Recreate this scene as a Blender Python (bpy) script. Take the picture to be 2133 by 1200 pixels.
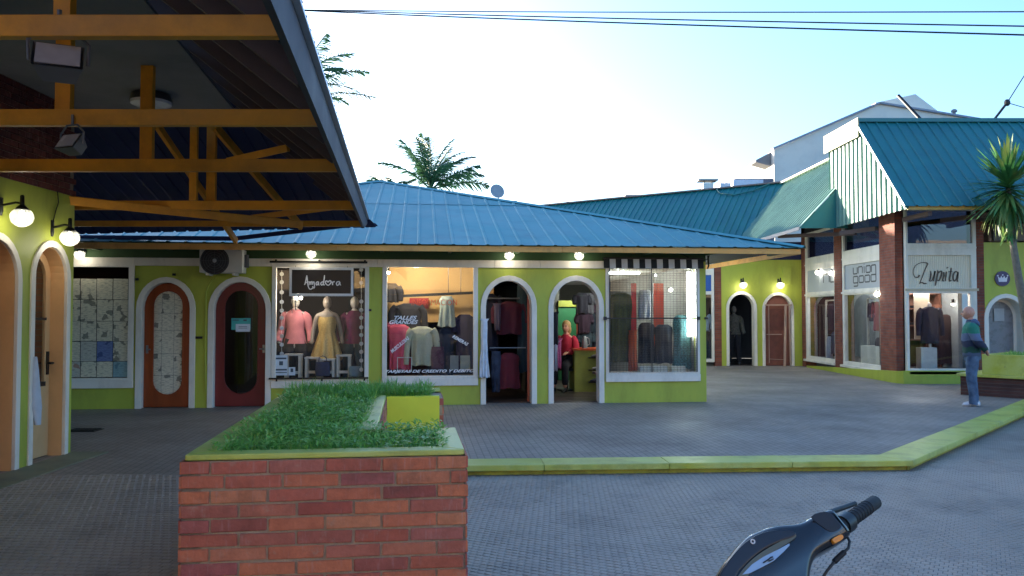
import bpy, bmesh, math, random
from mathutils import Vector, Matrix, noise as mnoise
for o in list(bpy.data.objects): bpy.data.objects.remove(o)
S = bpy.context.scene; COL = S.collection
R = math.radians
random.seed(7)
# ------------------------------------------------------------------ camera, sky, sun, exposure
CAMZ, FPX, PITCH = 1.6, 1700.0, math.atan(55/1700)
cd = bpy.data.cameras.new('camera'); cam = bpy.data.objects.new('camera', cd); COL.objects.link(cam)
cd.sensor_width = 36; cd.lens = 36*FPX/2133; cd.clip_end = 600; cd.clip_start = 0.05
cam.location = (0, 0, CAMZ); cam.rotation_euler = (R(90)+PITCH, 0, 0)
S.camera = cam
SUN_AZ, SUN_EL = R(-40), R(9.5)          # ahead of the camera and to its left, low winter sun
W = bpy.data.worlds.new('World'); S.world = W; W.use_nodes = True
nt = W.node_tree; bg = nt.nodes['Background']
sky = nt.nodes.new('ShaderNodeTexSky'); sky.sky_type = 'NISHITA'; sky.sun_disc = False
sky.sun_elevation = SUN_EL; sky.sun_rotation = SUN_AZ
sky.air_density = 1.0; sky.dust_density = 2.4; sky.ozone_density = 4.2
nt.links.new(sky.outputs[0], bg.inputs[0]); bg.inputs[1].default_value = 0.15
sl = bpy.data.lights.new('sun', 'SUN'); sl.energy = 5.0; sl.angle = R(0.5); sl.color = (1.0, 0.88, 0.70)
so = bpy.data.objects.new('sun', sl); COL.objects.link(so)
sdir = Vector((math.sin(SUN_AZ)*math.cos(SUN_EL), math.cos(SUN_AZ)*math.cos(SUN_EL), math.sin(SUN_EL)))
so.rotation_euler = (-sdir).to_track_quat('-Z', 'Y').to_euler(); so.location = (0, 0, 30)
S.view_settings.view_transform = 'Standard'; S.view_settings.look = 'None'
S.view_settings.exposure = 2.3; S.view_settings.gamma = 1.0; S.view_settings.use_curve_mapping = False
S.cycles.max_bounces = 7; S.cycles.diffuse_bounces = 4; S.cycles.glossy_bounces = 3
S.cycles.transparent_max_bounces = 14; S.cycles.sample_clamp_indirect = 6
# ------------------------------------------------------------------ helpers: rays, meshes
def ray(px, py):
    a, b = (px-1066.5)/FPX, (600-py)/FPX
    y = math.cos(PITCH)-b*math.sin(PITCH); z = math.sin(PITCH)+b*math.cos(PITCH)
    return a/y, z/y
def at(px, py, d):
    x, z = ray(px, py); return Vector((x*d, d, CAMZ+z*d))
def ground(px, py, z=0.0):
    x, s = ray(px, py); d = (z-CAMZ)/s; return Vector((x*d, d, z))
FO = Vector((3.57, 15.03, 0)); FY = R(6.4)
FM = Matrix.Translation(FO) @ Matrix.Rotation(FY, 4, 'Z')          # shop front frame: u right, v into the shop
def fu(px, py, v=0.0):
    x, s = ray(px, py); n = Vector((-math.sin(FY), math.cos(FY)))
    p0 = Vector((FO.x, FO.y))+n*v; d = p0.dot(n)/(x*n.x+n.y)
    q = Vector((x*d, d))-Vector((FO.x, FO.y)); return q.x*math.cos(FY)+q.y*math.sin(FY), CAMZ+s*d
def world(o):
    m = Matrix.LocRotScale(o.location, o.rotation_euler, o.scale)
    return world(o.parent) @ m if o.parent else m
def tmp_eval(ob):
    COL.objects.link(ob); dg = bpy.context.evaluated_depsgraph_get(); dg.update()
    me = bpy.data.meshes.new_from_object(ob.evaluated_get(dg), depsgraph=dg)
    vs = [v.co.copy() for v in me.vertices]; fs = [list(p.vertices) for p in me.polygons]
    d = ob.data; bpy.data.objects.remove(ob); bpy.data.meshes.remove(me)
    return vs, fs
class MB:
    def __init__(s, M=None): s.v = []; s.f = []; s.M = M or Matrix()
    def add(s, vs, fs, M=None):
        b = len(s.v); T = s.M @ M if M is not None else s.M
        s.v += [T @ Vector(v) for v in vs]; s.f += [[i+b for i in f] for f in fs]; return s
    def box(s, x0, x1, y0, y1, z0, z1, M=None):
        return s.add([(x0,y0,z0),(x1,y0,z0),(x1,y1,z0),(x0,y1,z0),(x0,y0,z1),(x1,y0,z1),(x1,y1,z1),(x0,y1,z1)],
                     [(0,3,2,1),(4,5,6,7),(0,1,5,4),(1,2,6,5),(2,3,7,6),(3,0,4,7)], M)
    def bar(s, a, b, w, h, up=(0,0,1)):
        a, b = Vector(a), Vector(b); d = (b-a); L = d.length; d.normalize(); up = Vector(up)
        sd = d.cross(up); sd = sd.normalized() if sd.length > 1e-4 else Vector((1,0,0)); u = sd.cross(d)
        vs = []
        for e in (a, b):
            for i, j in ((-1,-1),(1,-1),(1,1),(-1,1)): vs.append(e+sd*(w/2*i)+u*(h/2*j))
        return s.add(vs, [(0,1,2,3),(7,6,5,4),(0,4,5,1),(1,5,6,2),(2,6,7,3),(3,7,4,0)])
    def tube(s, path, r, seg=8, cap=True, flat=1.0, sub=1):
        P = [Vector(p) for p in path]; n = len(P); rs = r if isinstance(r, (list, tuple)) else [r]*n
        if sub > 1:
            rs = [a+(b-a)*k/sub for a, b in zip(rs, rs[1:]) for k in range(sub)]+[rs[-1]]; Q = []
            for i in range(n-1):
                a, b, c, d = P[max(i-1,0)], P[i], P[i+1], P[min(i+2,n-1)]
                Q += [.5*((2*b)+(c-a)*u+(2*a-5*b+4*c-d)*u*u+(3*b-a-3*c+d)*u**3) for u in [k/sub for k in range(sub)]]
            P = Q+[P[-1]]; n = len(P)
        vs = []; fs = []; ref = None
        for i in range(n):
            t = (P[min(i+1,n-1)]-P[max(i-1,0)]).normalized()
            if ref is None: ref = Vector((0,0,1)) if abs(t.z) < .9 else Vector((1,0,0))
            sd = t.cross(ref).normalized(); u = sd.cross(t).normalized(); ref = u
            for k in range(seg):
                a = 2*math.pi*k/seg; vs.append(P[i]+(sd*math.cos(a)+u*math.sin(a)*flat)*rs[i])
        for i in range(n-1):
            for k in range(seg):
                k2 = (k+1) % seg; fs.append((i*seg+k, i*seg+k2, (i+1)*seg+k2, (i+1)*seg+k))
        if cap: fs += [tuple(range(seg))[::-1], tuple((n-1)*seg+k for k in range(seg))]
        return s.add(vs, fs)
    def loft(s, rings, cap=True):
        n = len(rings[0]); vs = [p for r in rings for p in r]; fs = []
        for i in range(len(rings)-1):
            for k in range(n):
                k2 = (k+1) % n; fs.append((i*n+k, i*n+k2, (i+1)*n+k2, (i+1)*n+k))
        if cap: fs += [tuple(range(n))[::-1], tuple((len(rings)-1)*n+k for k in range(n))]
        return s.add(vs, fs)
    def body(s, prof, seg=16, sub=1):      # prof: (cx, cy, z, rx, ry) elliptical rings going up
        if sub > 1: prof = [tuple(a+(b-a)*k/sub for a, b in zip(p, q)) for p, q in zip(prof, prof[1:]) for k in range(sub)]+[prof[-1]]
        return s.loft([[(cx+rx*math.cos(2*math.pi*k/seg), cy+ry*math.sin(2*math.pi*k/seg), z) for k in range(seg)] for cx,cy,z,rx,ry in prof])
    def ell(s, c, rx, ry, rz, seg=14, rings=9, M=None):
        vs = [(c[0],c[1],c[2]-rz)]; fs = []
        for i in range(1, rings):
            t = -math.pi/2+math.pi*i/rings
            for k in range(seg):
                a = 2*math.pi*k/seg; vs.append((c[0]+rx*math.cos(t)*math.cos(a), c[1]+ry*math.cos(t)*math.sin(a), c[2]+rz*math.sin(t)))
        vs.append((c[0],c[1],c[2]+rz)); top = len(vs)-1
        for k in range(seg):
            k2 = (k+1) % seg; fs.append((0, 1+k2, 1+k))
            for i in range(rings-2): b = 1+i*seg; fs.append((b+k, b+k2, b+seg+k2, b+seg+k))
            b = 1+(rings-2)*seg; fs.append((b+k, b+k2, top))
        return s.add(vs, fs, M)
    def plate(s, loops, y0, y1, M=None, bevel=0):  # flat outline(s) in x-z, holes allowed, solid from y0 to y1
        c = bpy.data.curves.new('t', 'CURVE'); c.dimensions = '2D'; c.fill_mode = 'BOTH'
        for lp in loops:
            sp = c.splines.new('POLY'); sp.points.add(len(lp)-1); sp.use_cyclic_u = True
            for p, q in zip(sp.points, lp): p.co = (q[0], q[1], 0, 1)
        c.extrude = abs(y1-y0)/2-bevel; c.bevel_depth = bevel; c.bevel_resolution = 0; c.offset = -bevel
        vs, fs = tmp_eval(bpy.data.objects.new('t', c)); m = (y0+y1)/2
        return s.add([(v.x, m-v.z, v.y) for v in vs], fs, M)
    def poly(s, pts): return s.add(pts, [tuple(range(len(pts)))])
    def text(s, txt, size, M, shear=0.0, bold=0.0, ext=0.002, sx=1.0, spacing=1.0, align='CENTER'):
        c = bpy.data.curves.new('t', 'FONT'); c.body = txt; c.size = size; c.shear = shear; c.offset = bold
        c.extrude = ext; c.align_x = align; c.align_y = 'CENTER'; c.resolution_u = 4; c.space_character = spacing
        vs, fs = tmp_eval(bpy.data.objects.new('t', c))
        return s.add([(v.x*sx, -v.z, v.y) for v in vs], fs, M)
    def stroke(s, pts, w, M=None, y=0.0, t=0.004, n=6): # a pen stroke on the x-z plane through smoothed points
        Q = []; P = [Vector((p[0], p[1])) for p in pts]; ws = [p[2] if len(p) > 2 else 1 for p in pts]
        for i in range(len(P)-1):
            a, b, c, d = P[max(i-1,0)], P[i], P[i+1], P[min(i+2,len(P)-1)]
            for k in range(n):
                u = k/n; q = 0.5*((2*b)+(c-a)*u+(2*a-5*b+4*c-d)*u*u+(3*b-a-3*c+d)*u**3)
                Q.append((q, ws[i]*(1-u)+ws[i+1]*u))
        Q.append((P[-1], ws[-1])); vs = []; fs = []
        for i, (q, ww) in enumerate(Q):
            d = (Q[min(i+1,len(Q)-1)][0]-Q[max(i-1,0)][0]); d = d.normalized() if d.length > 1e-6 else Vector((1,0))
            nn = Vector((-d.y, d.x))*w*ww/2
            vs += [(q.x+nn.x, y-t, q.y+nn.y), (q.x-nn.x, y-t, q.y-nn.y), (q.x+nn.x, y, q.y+nn.y), (q.x-nn.x, y, q.y-nn.y)]
            if i: b = 4*i; fs += [(b-4,b,b+1,b-3), (b-4,b-2,b+2,b), (b-3,b+1,b+3,b-1)]
        return s.add(vs, fs, M)
    def mesh(s, name, inv=None):
        me = bpy.data.meshes.new(name)
        me.from_pydata([inv @ v for v in s.v] if inv is not None else s.v, [], s.f); me.validate(); me.update(); return me
    def build(s, name, mat, parent=None, smooth=None, bevel=0, label=None, kind=None, loc=None):
        inv = world(parent).inverted() if parent else None
        if loc is not None: inv = Matrix.Translation(-Vector(loc))
        me = s.mesh(name, inv)
        if mat: me.materials.append(mat)
        if smooth is not None:
            me.polygons.foreach_set('use_smooth', [True]*len(me.polygons)); me.set_sharp_from_angle(angle=R(smooth))
        o = bpy.data.objects.new(name, me); COL.objects.link(o)
        if parent: o.parent = parent
        if loc is not None: o.location = loc
        if bevel:
            b = o.modifiers.new('bevel', 'BEVEL'); b.width = bevel; b.segments = 2; b.limit_method = 'ANGLE'; b.angle_limit = R(40)
        if label: o['label'] = label
        if kind: o['kind'] = kind
        return o
    def solo(s, name, mat, label, cat, group=None, **k):    # a thing that is one mesh, its origin at its base
        xs = [v.x for v in s.v]; ys = [v.y for v in s.v]; zs = [v.z for v in s.v]
        o = s.build(name, mat, loc=((min(xs)+max(xs))/2, (min(ys)+max(ys))/2, min(zs)), **k)
        o['label'] = label; o['category'] = cat
        if group: o['group'] = group
        return o
def thing(name, label, cat, loc=(0,0,0), rotz=0.0, group=None):
    o = bpy.data.objects.new(name, None); COL.objects.link(o); o.location = loc; o.rotation_euler = (0,0,rotz)
    o.empty_display_size = .2; o['label'] = label; o['category'] = cat
    if group: o['group'] = group
    return o
def struct(o): o['kind'] = 'structure'; return o
def dup(root, loc, rotz=None, label=None, scale=None):
    r = root.copy(); COL.objects.link(r); r.location = loc
    if rotz is not None: r.rotation_euler = (0,0,rotz)
    if scale: r.scale = (scale,)*3
    if label: r['label'] = label
    for ch in list(root.children):
        c = ch.copy(); COL.objects.link(c); c.parent = r
        for g in ch.children: d = g.copy(); COL.objects.link(d); d.parent = c
    return r
def share(name, me, parent, M, mat=None):          # a piece that shares its mesh; M is in the parent's space
    o = bpy.data.objects.new(name, me); COL.objects.link(o); o.parent = parent
    l, q, sc = M.decompose(); o.location = l; o.rotation_euler = q.to_euler(); o.scale = sc; return o
def skin(nodes, edges, sub=2):
    bm = bmesh.new(); L = bm.verts.layers.skin.verify(); vs = []
    for i, nd in enumerate(nodes):
        v = bm.verts.new(nd[:3]); v[L].radius = (nd[3], nd[4] if len(nd) > 4 else nd[3]); v[L].use_root = (i == 0); vs.append(v)
    for a, b in edges: bm.edges.new((vs[a], vs[b]))
    me = bpy.data.meshes.new('t'); bm.to_mesh(me); bm.free(); ob = bpy.data.objects.new('t', me)
    m = ob.modifiers.new('s', 'SKIN'); m.use_smooth_shade = True
    m = ob.modifiers.new('u', 'SUBSURF'); m.levels = sub; m.render_levels = sub
    return tmp_eval(ob)
# ------------------------------------------------------------------ materials
def lin(h):
    h = h.lstrip('#'); c = [int(h[i:i+2], 16)/255 for i in (0,2,4)]
    return tuple((x/12.92 if x <= .04045 else ((x+.055)/1.055)**2.4) for x in c)
class N:
    def __init__(s, name):
        s.m = bpy.data.materials.new(name); s.m.use_nodes = True; s.t = s.m.node_tree; s.b = s.t.nodes['Principled BSDF']
    def n(s, typ, **kw):
        x = s.t.nodes.new('ShaderNode'+typ)
        for k, v in kw.items():
            if k.startswith('i_'):
                key = k[2:]; x.inputs[int(key) if key.isdigit() else key].default_value = v
            else: setattr(x, k, v)
        return x
    def l(s, a, b): s.t.links.new(a, b)
    def mix(s, fac, a, b, blend='MIX'):
        x = s.n('Mix', data_type='RGBA', blend_type=blend)
        for sock, v in ((x.inputs[0], fac), (x.inputs[6], a), (x.inputs[7], b)):
            if isinstance(v, (int, float)): sock.default_value = v
            elif isinstance(v, tuple): sock.default_value = (*v[:3], 1)
            else: s.l(v, sock)
        return x.outputs[2]
    def ramp(s, f, p0, p1):
        x = s.n('MapRange', i_1=p0, i_2=p1); x.clamp = True; s.l(f, x.inputs[0]); return x.outputs[0]
def mul(c, k): return tuple(min(1, x*k) for x in c)
def M(name, col, rough=.6, var=.12, scale=6.0, bump=0.0, bscale=60.0, metal=0.0, spec=.5, dirt=None, dirt_amt=.5, dscale=2.0, rnd=0.0, pos=True, streak=1.0, coat=0.0, huev=None, chips=None, cscale=9.0, camt=.7):
    k = N(name); b = k.b
    src = k.n('NewGeometry').outputs['Position'] if pos else k.n('TexCoord').outputs['Object']
    if streak != 1.0:
        mp = k.n('Mapping'); mp.inputs['Scale'].default_value = (1, 1, streak); k.l(src, mp.inputs[0]); src = mp.outputs[0]
    n1 = k.n('TexNoise', i_Scale=scale, i_Detail=6.0, i_Roughness=.6); k.l(src, n1.inputs['Vector'])
    c = k.mix(k.ramp(n1.outputs['Fac'], .3, .7), mul(col, 1-var), huev or mul(col, 1+var))
    if rnd:
        oi = k.n('ObjectInfo'); c2 = k.n('HueSaturation'); k.l(c, c2.inputs['Color']); mr = k.n('MapRange', i_1=0.0, i_2=1.0, i_3=1-rnd, i_4=1+rnd)
        k.l(oi.outputs['Random'], mr.inputs[0]); k.l(mr.outputs[0], c2.inputs['Value']); c = c2.outputs[0]
    if dirt:
        n2 = k.n('TexNoise', i_Scale=dscale, i_Detail=8.0, i_Roughness=.7); k.l(src, n2.inputs['Vector'])
        f = k.n('Math', operation='MULTIPLY', i_1=dirt_amt); k.l(k.ramp(n2.outputs['Fac'], .48, .72), f.inputs[0]); c = k.mix(f.outputs[0], c, dirt)
    if chips:
        n6 = k.n('TexNoise', i_Scale=cscale, i_Detail=10.0, i_Roughness=.75); k.l(src, n6.inputs['Vector'])
        f = k.n('Math', operation='MULTIPLY', i_1=camt); k.l(k.ramp(n6.outputs['Fac'], .66, .70), f.inputs[0]); c = k.mix(f.outputs[0], c, chips)
    k.l(c, b.inputs['Base Color']); b.inputs['Metallic'].default_value = metal
    b.inputs['Specular IOR Level'].default_value = spec; b.inputs['Coat Weight'].default_value = coat
    rr = k.n('MapRange', i_1=.3, i_2=.7, i_3=max(.03, rough-.08), i_4=min(1, rough+.08)); k.l(n1.outputs['Fac'], rr.inputs[0]); k.l(rr.outputs[0], b.inputs['Roughness'])
    if bump:
        n3 = k.n('TexNoise', i_Scale=bscale, i_Detail=4.0); k.l(src, n3.inputs['Vector'])
        bp = k.n('Bump', i_Strength=bump, i_Distance=.01); k.l(n3.outputs['Fac'], bp.inputs['Height']); k.l(bp.outputs[0], b.inputs['Normal'])
    return k.m
def emit(name, col, st):
    k = N(name); k.b.inputs['Base Color'].default_value = (*col, 1); k.b.inputs['Emission Color'].default_value = (*col, 1); k.b.inputs['Emission Strength'].default_value = st; return k.m
def glass(name, tint=(.96,.975,.975), refl=1.0, haze=0.0):
    k = N(name); t = k.t; t.nodes.remove(k.b); out = t.nodes['Material Output']
    tr = k.n('BsdfTransparent'); tr.inputs[0].default_value = (*tint, 1); gl = k.n('BsdfAnisotropic', i_Roughness=.015); gl.inputs[0].default_value = (.95,.95,.95,1)
    fr = k.n('Fresnel', i_IOR=1.5); mu = k.n('Math', operation='MULTIPLY', i_1=refl); mu.use_clamp = True; bf = k.n('Math', operation='SUBTRACT', i_0=1.0); k.l(k.n('NewGeometry').outputs['Backfacing'], bf.inputs[1]); m0 = k.n('Math', operation='MULTIPLY'); k.l(fr.outputs[0], m0.inputs[0]); k.l(bf.outputs[0], m0.inputs[1]); k.l(m0.outputs[0], mu.inputs[0])
    nz = k.n('TexNoise', i_Scale=1.2); k.l(k.n('NewGeometry').outputs['Position'], nz.inputs['Vector'])
    bp = k.n('Bump', i_Strength=.05, i_Distance=.02); k.l(nz.outputs['Fac'], bp.inputs['Height']); k.l(bp.outputs[0], gl.inputs['Normal'])
    mx = k.n('MixShader'); k.l(mu.outputs[0], mx.inputs[0]); k.l(tr.outputs[0], mx.inputs[1]); k.l(gl.outputs[0], mx.inputs[2]); last = mx.outputs[0]
    if haze:
        df = k.n('BsdfDiffuse'); df.inputs[0].default_value = (.8,.8,.8,1); m2 = k.n('MixShader', i_0=haze); k.l(last, m2.inputs[1]); k.l(df.outputs[0], m2.inputs[2]); last = m2.outputs[0]
    k.l(last, out.inputs['Surface']); return k.m
LIME = lin('#a2b428'); GREEN = lin('#93a51f')
m_green = M('lime_wall_paint', lin('#a8b03e'), .55, .10, 1.5, .2, 120, dirt=lin('#6d6c28'), dirt_amt=.55, dscale=1.1, streak=.35, chips=lin('#8d8f6a'), cscale=6.0, camt=.5)
m_lime = M('lime_kerb_paint', lin('#b8ba44'), .40, .08, 3, .2, 90, dirt=lin('#5a5a24'), dirt_amt=.6, dscale=2.2, huev=lin('#bec470'), chips=lin('#6d6a50'), cscale=7.0, camt=.7)
m_white = M('white_paint', lin('#e0d8cb'), .5, .05, 4, .06, 80, dirt=lin('#8d8676'), dirt_amt=.4, dscale=2.5, streak=.4, chips=lin('#7a6a54'), cscale=8.0, camt=.5)
m_peach = M('peach_paint', lin('#d9ab78'), .5, .06, 3, .05, 60, dirt=lin('#a87d55'), dirt_amt=.3)
m_roof = M('blue_roof_sheet', lin('#4c8d92'), .55, .06, 1.2, .0, dirt=lin('#3f7078'), dirt_amt=.6, dscale=1.6, rnd=.08, spec=.3, chips=lin('#7a5a44'), cscale=4.0, camt=.5)
m_roof2 = M('teal_roof_sheet', lin('#1f6f72'), .45, .09, 1.2, .0, dirt=lin('#0f4d62'), dirt_amt=.4, dscale=1.1, rnd=.05)
m_gab = M('faded_teal_cladding', lin('#6d8f82'), .5, .14, 2, .0, dirt=lin('#4d7068'), dirt_amt=.45, dscale=1.5)
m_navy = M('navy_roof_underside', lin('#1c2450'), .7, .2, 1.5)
m_ochre = M('ochre_timber', lin('#d8901f'), .55, .18, 2.5, .12, 40, dirt=lin('#5e3a12'), dirt_amt=.4, dscale=1.5)
m_rafter = M('flare_veiled_rafter', lin('#55464c'), .65, .15, 3, .12, 40)  # grey-purple holds the flare veil; the timber itself is ochre like the beams
m_fascia = M('tan_fascia_board', lin('#e2a253'), .55, .12, 2.5, .1, 50, dirt=lin('#8a5a2a'), dirt_amt=.6, dscale=2.0)
m_fgrey = M('grey_fascia_board', lin('#39353f'), .7, .1, 2, .08, 40)
m_soffit = M('dark_green_soffit', lin('#35502a'), .7, .2, 2)
m_ceil = M('grey_ceiling_plaster', lin('#77767c'), .8, .12, 1.2, dirt=lin('#5c5a60'), dirt_amt=.4)
m_mortar = M('grey_mortar', lin('#a08a74'), .9, .2, 20, .5, 120)
m_bwall = None
m_wood = M('brown_door_wood', lin('#92441e'), .42, .25, 5, .15, 30, streak=.15)
m_red = M('dark_red_door_paint', lin('#6d1f22'), .35, .15, 3, .05, 40, streak=.3)
m_dark = M('dark_metal', lin('#17181a'), .45, .2, 10)
m_black = M('black_plastic', lin('#131518'), .4, .2, 12)
m_steel = M('steel_grey', lin('#8d9092'), .4, .1, 8, metal=.7)
m_floor = M('dark_shop_floor', lin('#3b302c'), .4, .25, 2)
m_inwall = M('shop_inner_wall', lin('#4a4640'), .8, .15, 1)
m_inceil = M('shop_inner_ceiling', lin('#a8a79e'), .8, .08, 1)
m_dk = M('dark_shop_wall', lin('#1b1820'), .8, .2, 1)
m_glass = glass('shop_glass', refl=1.6)
m_glassd = glass('tinted_glass', (.25,.25,.32), 1.6)
m_bulb = emit('lit_bulb', (1.0,.96,.84), 5.5)
m_tube = emit('lit_tube', (.93,1.0,.97), 9.0)
m_spot = emit('lit_spot', (1.0,.93,.78), 9.0)
def globe_mat():
    k = N('globe_glass'); t = k.t; t.nodes.remove(k.b); out = t.nodes['Material Output']
    tr = k.n('BsdfTransparent'); tr.inputs[0].default_value = (.95,.95,.9,1); tl = k.n('BsdfTranslucent'); tl.inputs[0].default_value = (.9,.9,.85,1); df = k.n('BsdfDiffuse'); df.inputs[0].default_value = (.8,.8,.75,1)
    a = k.n('MixShader', i_0=.5); k.l(tl.outputs[0], a.inputs[1]); k.l(df.outputs[0], a.inputs[2])
    b = k.n('MixShader', i_0=.30); k.l(tr.outputs[0], b.inputs[1]); k.l(a.outputs[0], b.inputs[2])
    k.l(b.outputs[0], out.inputs['Surface']); return k.m
m_globe = globe_mat()
def flat(name, hexc, rough=.8, var=.1, scale=8.0, **k): return M(name, lin(hexc), rough, var, scale, **k)
def brick_obj(name, cols, rough=.8):
    k = N(name); oi = k.n('ObjectInfo'); g = k.n('NewGeometry').outputs['Position']
    cr = k.n('ValToRGB'); els = cr.color_ramp.elements
    for i, c in enumerate(cols):
        p = i/(len(cols)-1)
        e = els[0] if i == 0 else (els[len(els)-1] if i == len(cols)-1 else els.new(p)); e.position = p; e.color = (*lin(c), 1)
    ge = k.n('NewGeometry'); ad = k.n('Math', operation='ADD'); k.l(oi.outputs['Random'], ad.inputs[0]); k.l(ge.outputs['Random Per Island'], ad.inputs[1]); fr = k.n('Math', operation='FRACT'); k.l(ad.outputs[0], fr.inputs[0])
    k.l(fr.outputs[0], cr.inputs[0])
    n1 = k.n('TexNoise', i_Scale=14.0, i_Detail=8.0, i_Roughness=.7); k.l(g, n1.inputs['Vector'])
    c = k.mix(k.ramp(n1.outputs['Fac'], .3, .75), k.mix(1.0, cr.outputs[0], (.62,.58,.56), 'MULTIPLY'), cr.outputs[0])
    n5 = k.n('TexNoise', i_Scale=9.0, i_Detail=9.0, i_Roughness=.8); k.l(g, n5.inputs['Vector']); f5 = k.n('Math', operation='MULTIPLY', i_1=.6); k.l(k.ramp(n5.outputs['Fac'], .56, .70), f5.inputs[0]); c = k.mix(f5.outputs[0], c, lin('#a58c78'))
    n4 = k.n('TexNoise', i_Scale=3.0, i_Detail=8.0, i_Roughness=.75); k.l(g, n4.inputs['Vector'])
    f = k.n('Math', operation='MULTIPLY', i_1=.5); k.l(k.ramp(n4.outputs['Fac'], .55, .72), f.inputs[0]); c = k.mix(f.outputs[0], c, lin('#4a3428'))
    mp = k.n('Mapping'); mp.inputs['Scale'].default_value = (1,1,.12); k.l(g, mp.inputs[0])
    n2 = k.n('TexNoise', i_Scale=70.0, i_Detail=3.0); k.l(mp.outputs[0], n2.inputs['Vector'])
    f2 = k.n('Math', operation='MULTIPLY', i_1=.35); k.l(k.ramp(n2.outputs['Fac'], .58, .75), f2.inputs[0]); c = k.mix(f2.outputs[0], c, lin('#b98d86'))
    k.l(c, k.b.inputs['Base Color']); k.b.inputs['Roughness'].default_value = rough
    n3 = k.n('TexNoise', i_Scale=60.0, i_Detail=6.0); k.l(g, n3.inputs['Vector']); bp = k.n('Bump', i_Strength=.5, i_Distance=.006); k.l(n3.outputs['Fac'], bp.inputs['Height']); k.l(bp.outputs[0], k.b.inputs['Normal'])
    return k.m
m_brick = brick_obj('planter_brick', ['#c46a50','#d67c54','#b25a4a','#c86c54','#aa5c5a','#da8a5e','#be6c56','#a4564a'])
m_brick2 = brick_obj('dark_brick', ['#7a3a30','#6d302c','#84453a','#5d2a2a'])
def brick_tex(name, c1, c2, mort, sx, sy, plane='XZ', bump=.6):
    k = N(name); g = k.n('NewGeometry').outputs['Position']; sp = k.n('SeparateXYZ'); k.l(g, sp.inputs[0])
    cb = k.n('CombineXYZ'); ad = k.n('Math', operation='ADD'); k.l(sp.outputs[0], ad.inputs[0]); k.l(sp.outputs[1], ad.inputs[1]); k.l(ad.outputs[0], cb.inputs[0]); k.l(sp.outputs[2], cb.inputs[1])
    b = k.n('TexBrick', i_Scale=1.0); b.inputs['Brick Width'].default_value = sx; b.inputs['Row Height'].default_value = sy; b.inputs['Mortar Size'].default_value = .006
    b.inputs['Color1'].default_value = (*lin(c1),1); b.inputs['Color2'].default_value = (*lin(c2),1); b.inputs['Mortar'].default_value = (*lin(mort),1); k.l(cb.outputs[0], b.inputs['Vector'])
    n1 = k.n('TexNoise', i_Scale=5.0, i_Detail=6.0); k.l(g, n1.inputs['Vector']); c = k.mix(k.ramp(n1.outputs['Fac'], .3, .8), b.outputs['Color'], k.mix(1.0, b.outputs['Color'], (.6,.55,.55), 'MULTIPLY'))
    k.l(c, k.b.inputs['Base Color']); k.b.inputs['Roughness'].default_value = .85
    bp = k.n('Bump', i_Strength=bump, i_Distance=.008); bp.invert = True; k.l(b.outputs['Fac'], bp.inputs['Height']); k.l(bp.outputs[0], k.b.inputs['Normal']); return k.m
m_bwall = brick_tex('brick_wall_courses', '#94503a', '#7d4133', '#6b5a50', .24, .065)
def arch(u0, u1, z0, zt, n=14, k=1.12):
    r = (u1-u0)/2; c = (u0+u1)/2; zs = zt-r*k
    return [(u0, z0), (u0, zs)]+[(c-r*math.cos(math.pi*i/n), zs+r*k*math.sin(math.pi*i/n)) for i in range(1, n)]+[(u1, zs), (u1, z0)]
def arch_ring(u0, u1, z0, zt, w, n=14): return arch(u0, u1, z0, zt, n)+arch(u0+w, u1-w, z0, zt-w, n)[::-1]
def rect(u0, u1, z0, z1): return [(u0,z0),(u0,z1),(u1,z1),(u1,z0)]
def oval(u0, u1, z0, z1, n=10):
    r = (u1-u0)/2; c = (u0+u1)/2
    return [(c-r*math.cos(math.pi*i/n), z1-r+r*math.sin(math.pi*i/n)) for i in range(n+1)]+[(c+r*math.cos(math.pi*i/n), z0+r-r*math.sin(math.pi*i/n)) for i in range(n+1)]
def corr(name, O, e, up, W_, L, pitch, h, mat, parent, clips=(), sheet=1.0, prof=((0,0),(.74,0),(.80,1),(.92,1),(.98,0)), jit=.002, seed=1):
    """ribbed metal sheets: O eave corner, e along the eave, up the slope; clips = (point, normal) half-spaces cut away"""
    rg = random.Random(seed); O = Vector(O); e = Vector(e).normalized(); up = Vector(up).normalized(); nn = e.cross(up)
    if nn.z < 0: nn = -nn
    us = []; x = 0.0
    while x < W_:
        for f, k in prof: us.append((x+f*pitch, k*h))
        x += pitch
    per = max(1, round(sheet/pitch))*len(prof); i = 0; outs = []
    while i < len(us)-1:
        seg = us[i:i+per+2]; bm = bmesh.new(); lift = rg.uniform(0, jit)+.0012*((i//per) % 2)
        lo = [bm.verts.new(O+e*u+nn*(k+lift)) for u, k in seg]; hi = [bm.verts.new(O+e*u+up*L+nn*(k+lift)) for u, k in seg]
        for j in range(len(seg)-1): bm.faces.new((lo[j], lo[j+1], hi[j+1], hi[j]))
        for p, nrm in clips:
            bmesh.ops.bisect_plane(bm, geom=bm.verts[:]+bm.edges[:]+bm.faces[:], plane_co=Vector(p), plane_no=Vector(nrm), clear_outer=True)
        if bm.faces:
            mb = MB(); bm.verts.index_update(); mb.add([v.co for v in bm.verts], [[v.index for v in f.verts] for f in bm.faces])
            outs.append(mb.build(name, mat, parent))
        bm.free(); i += per
    return outs
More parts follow.
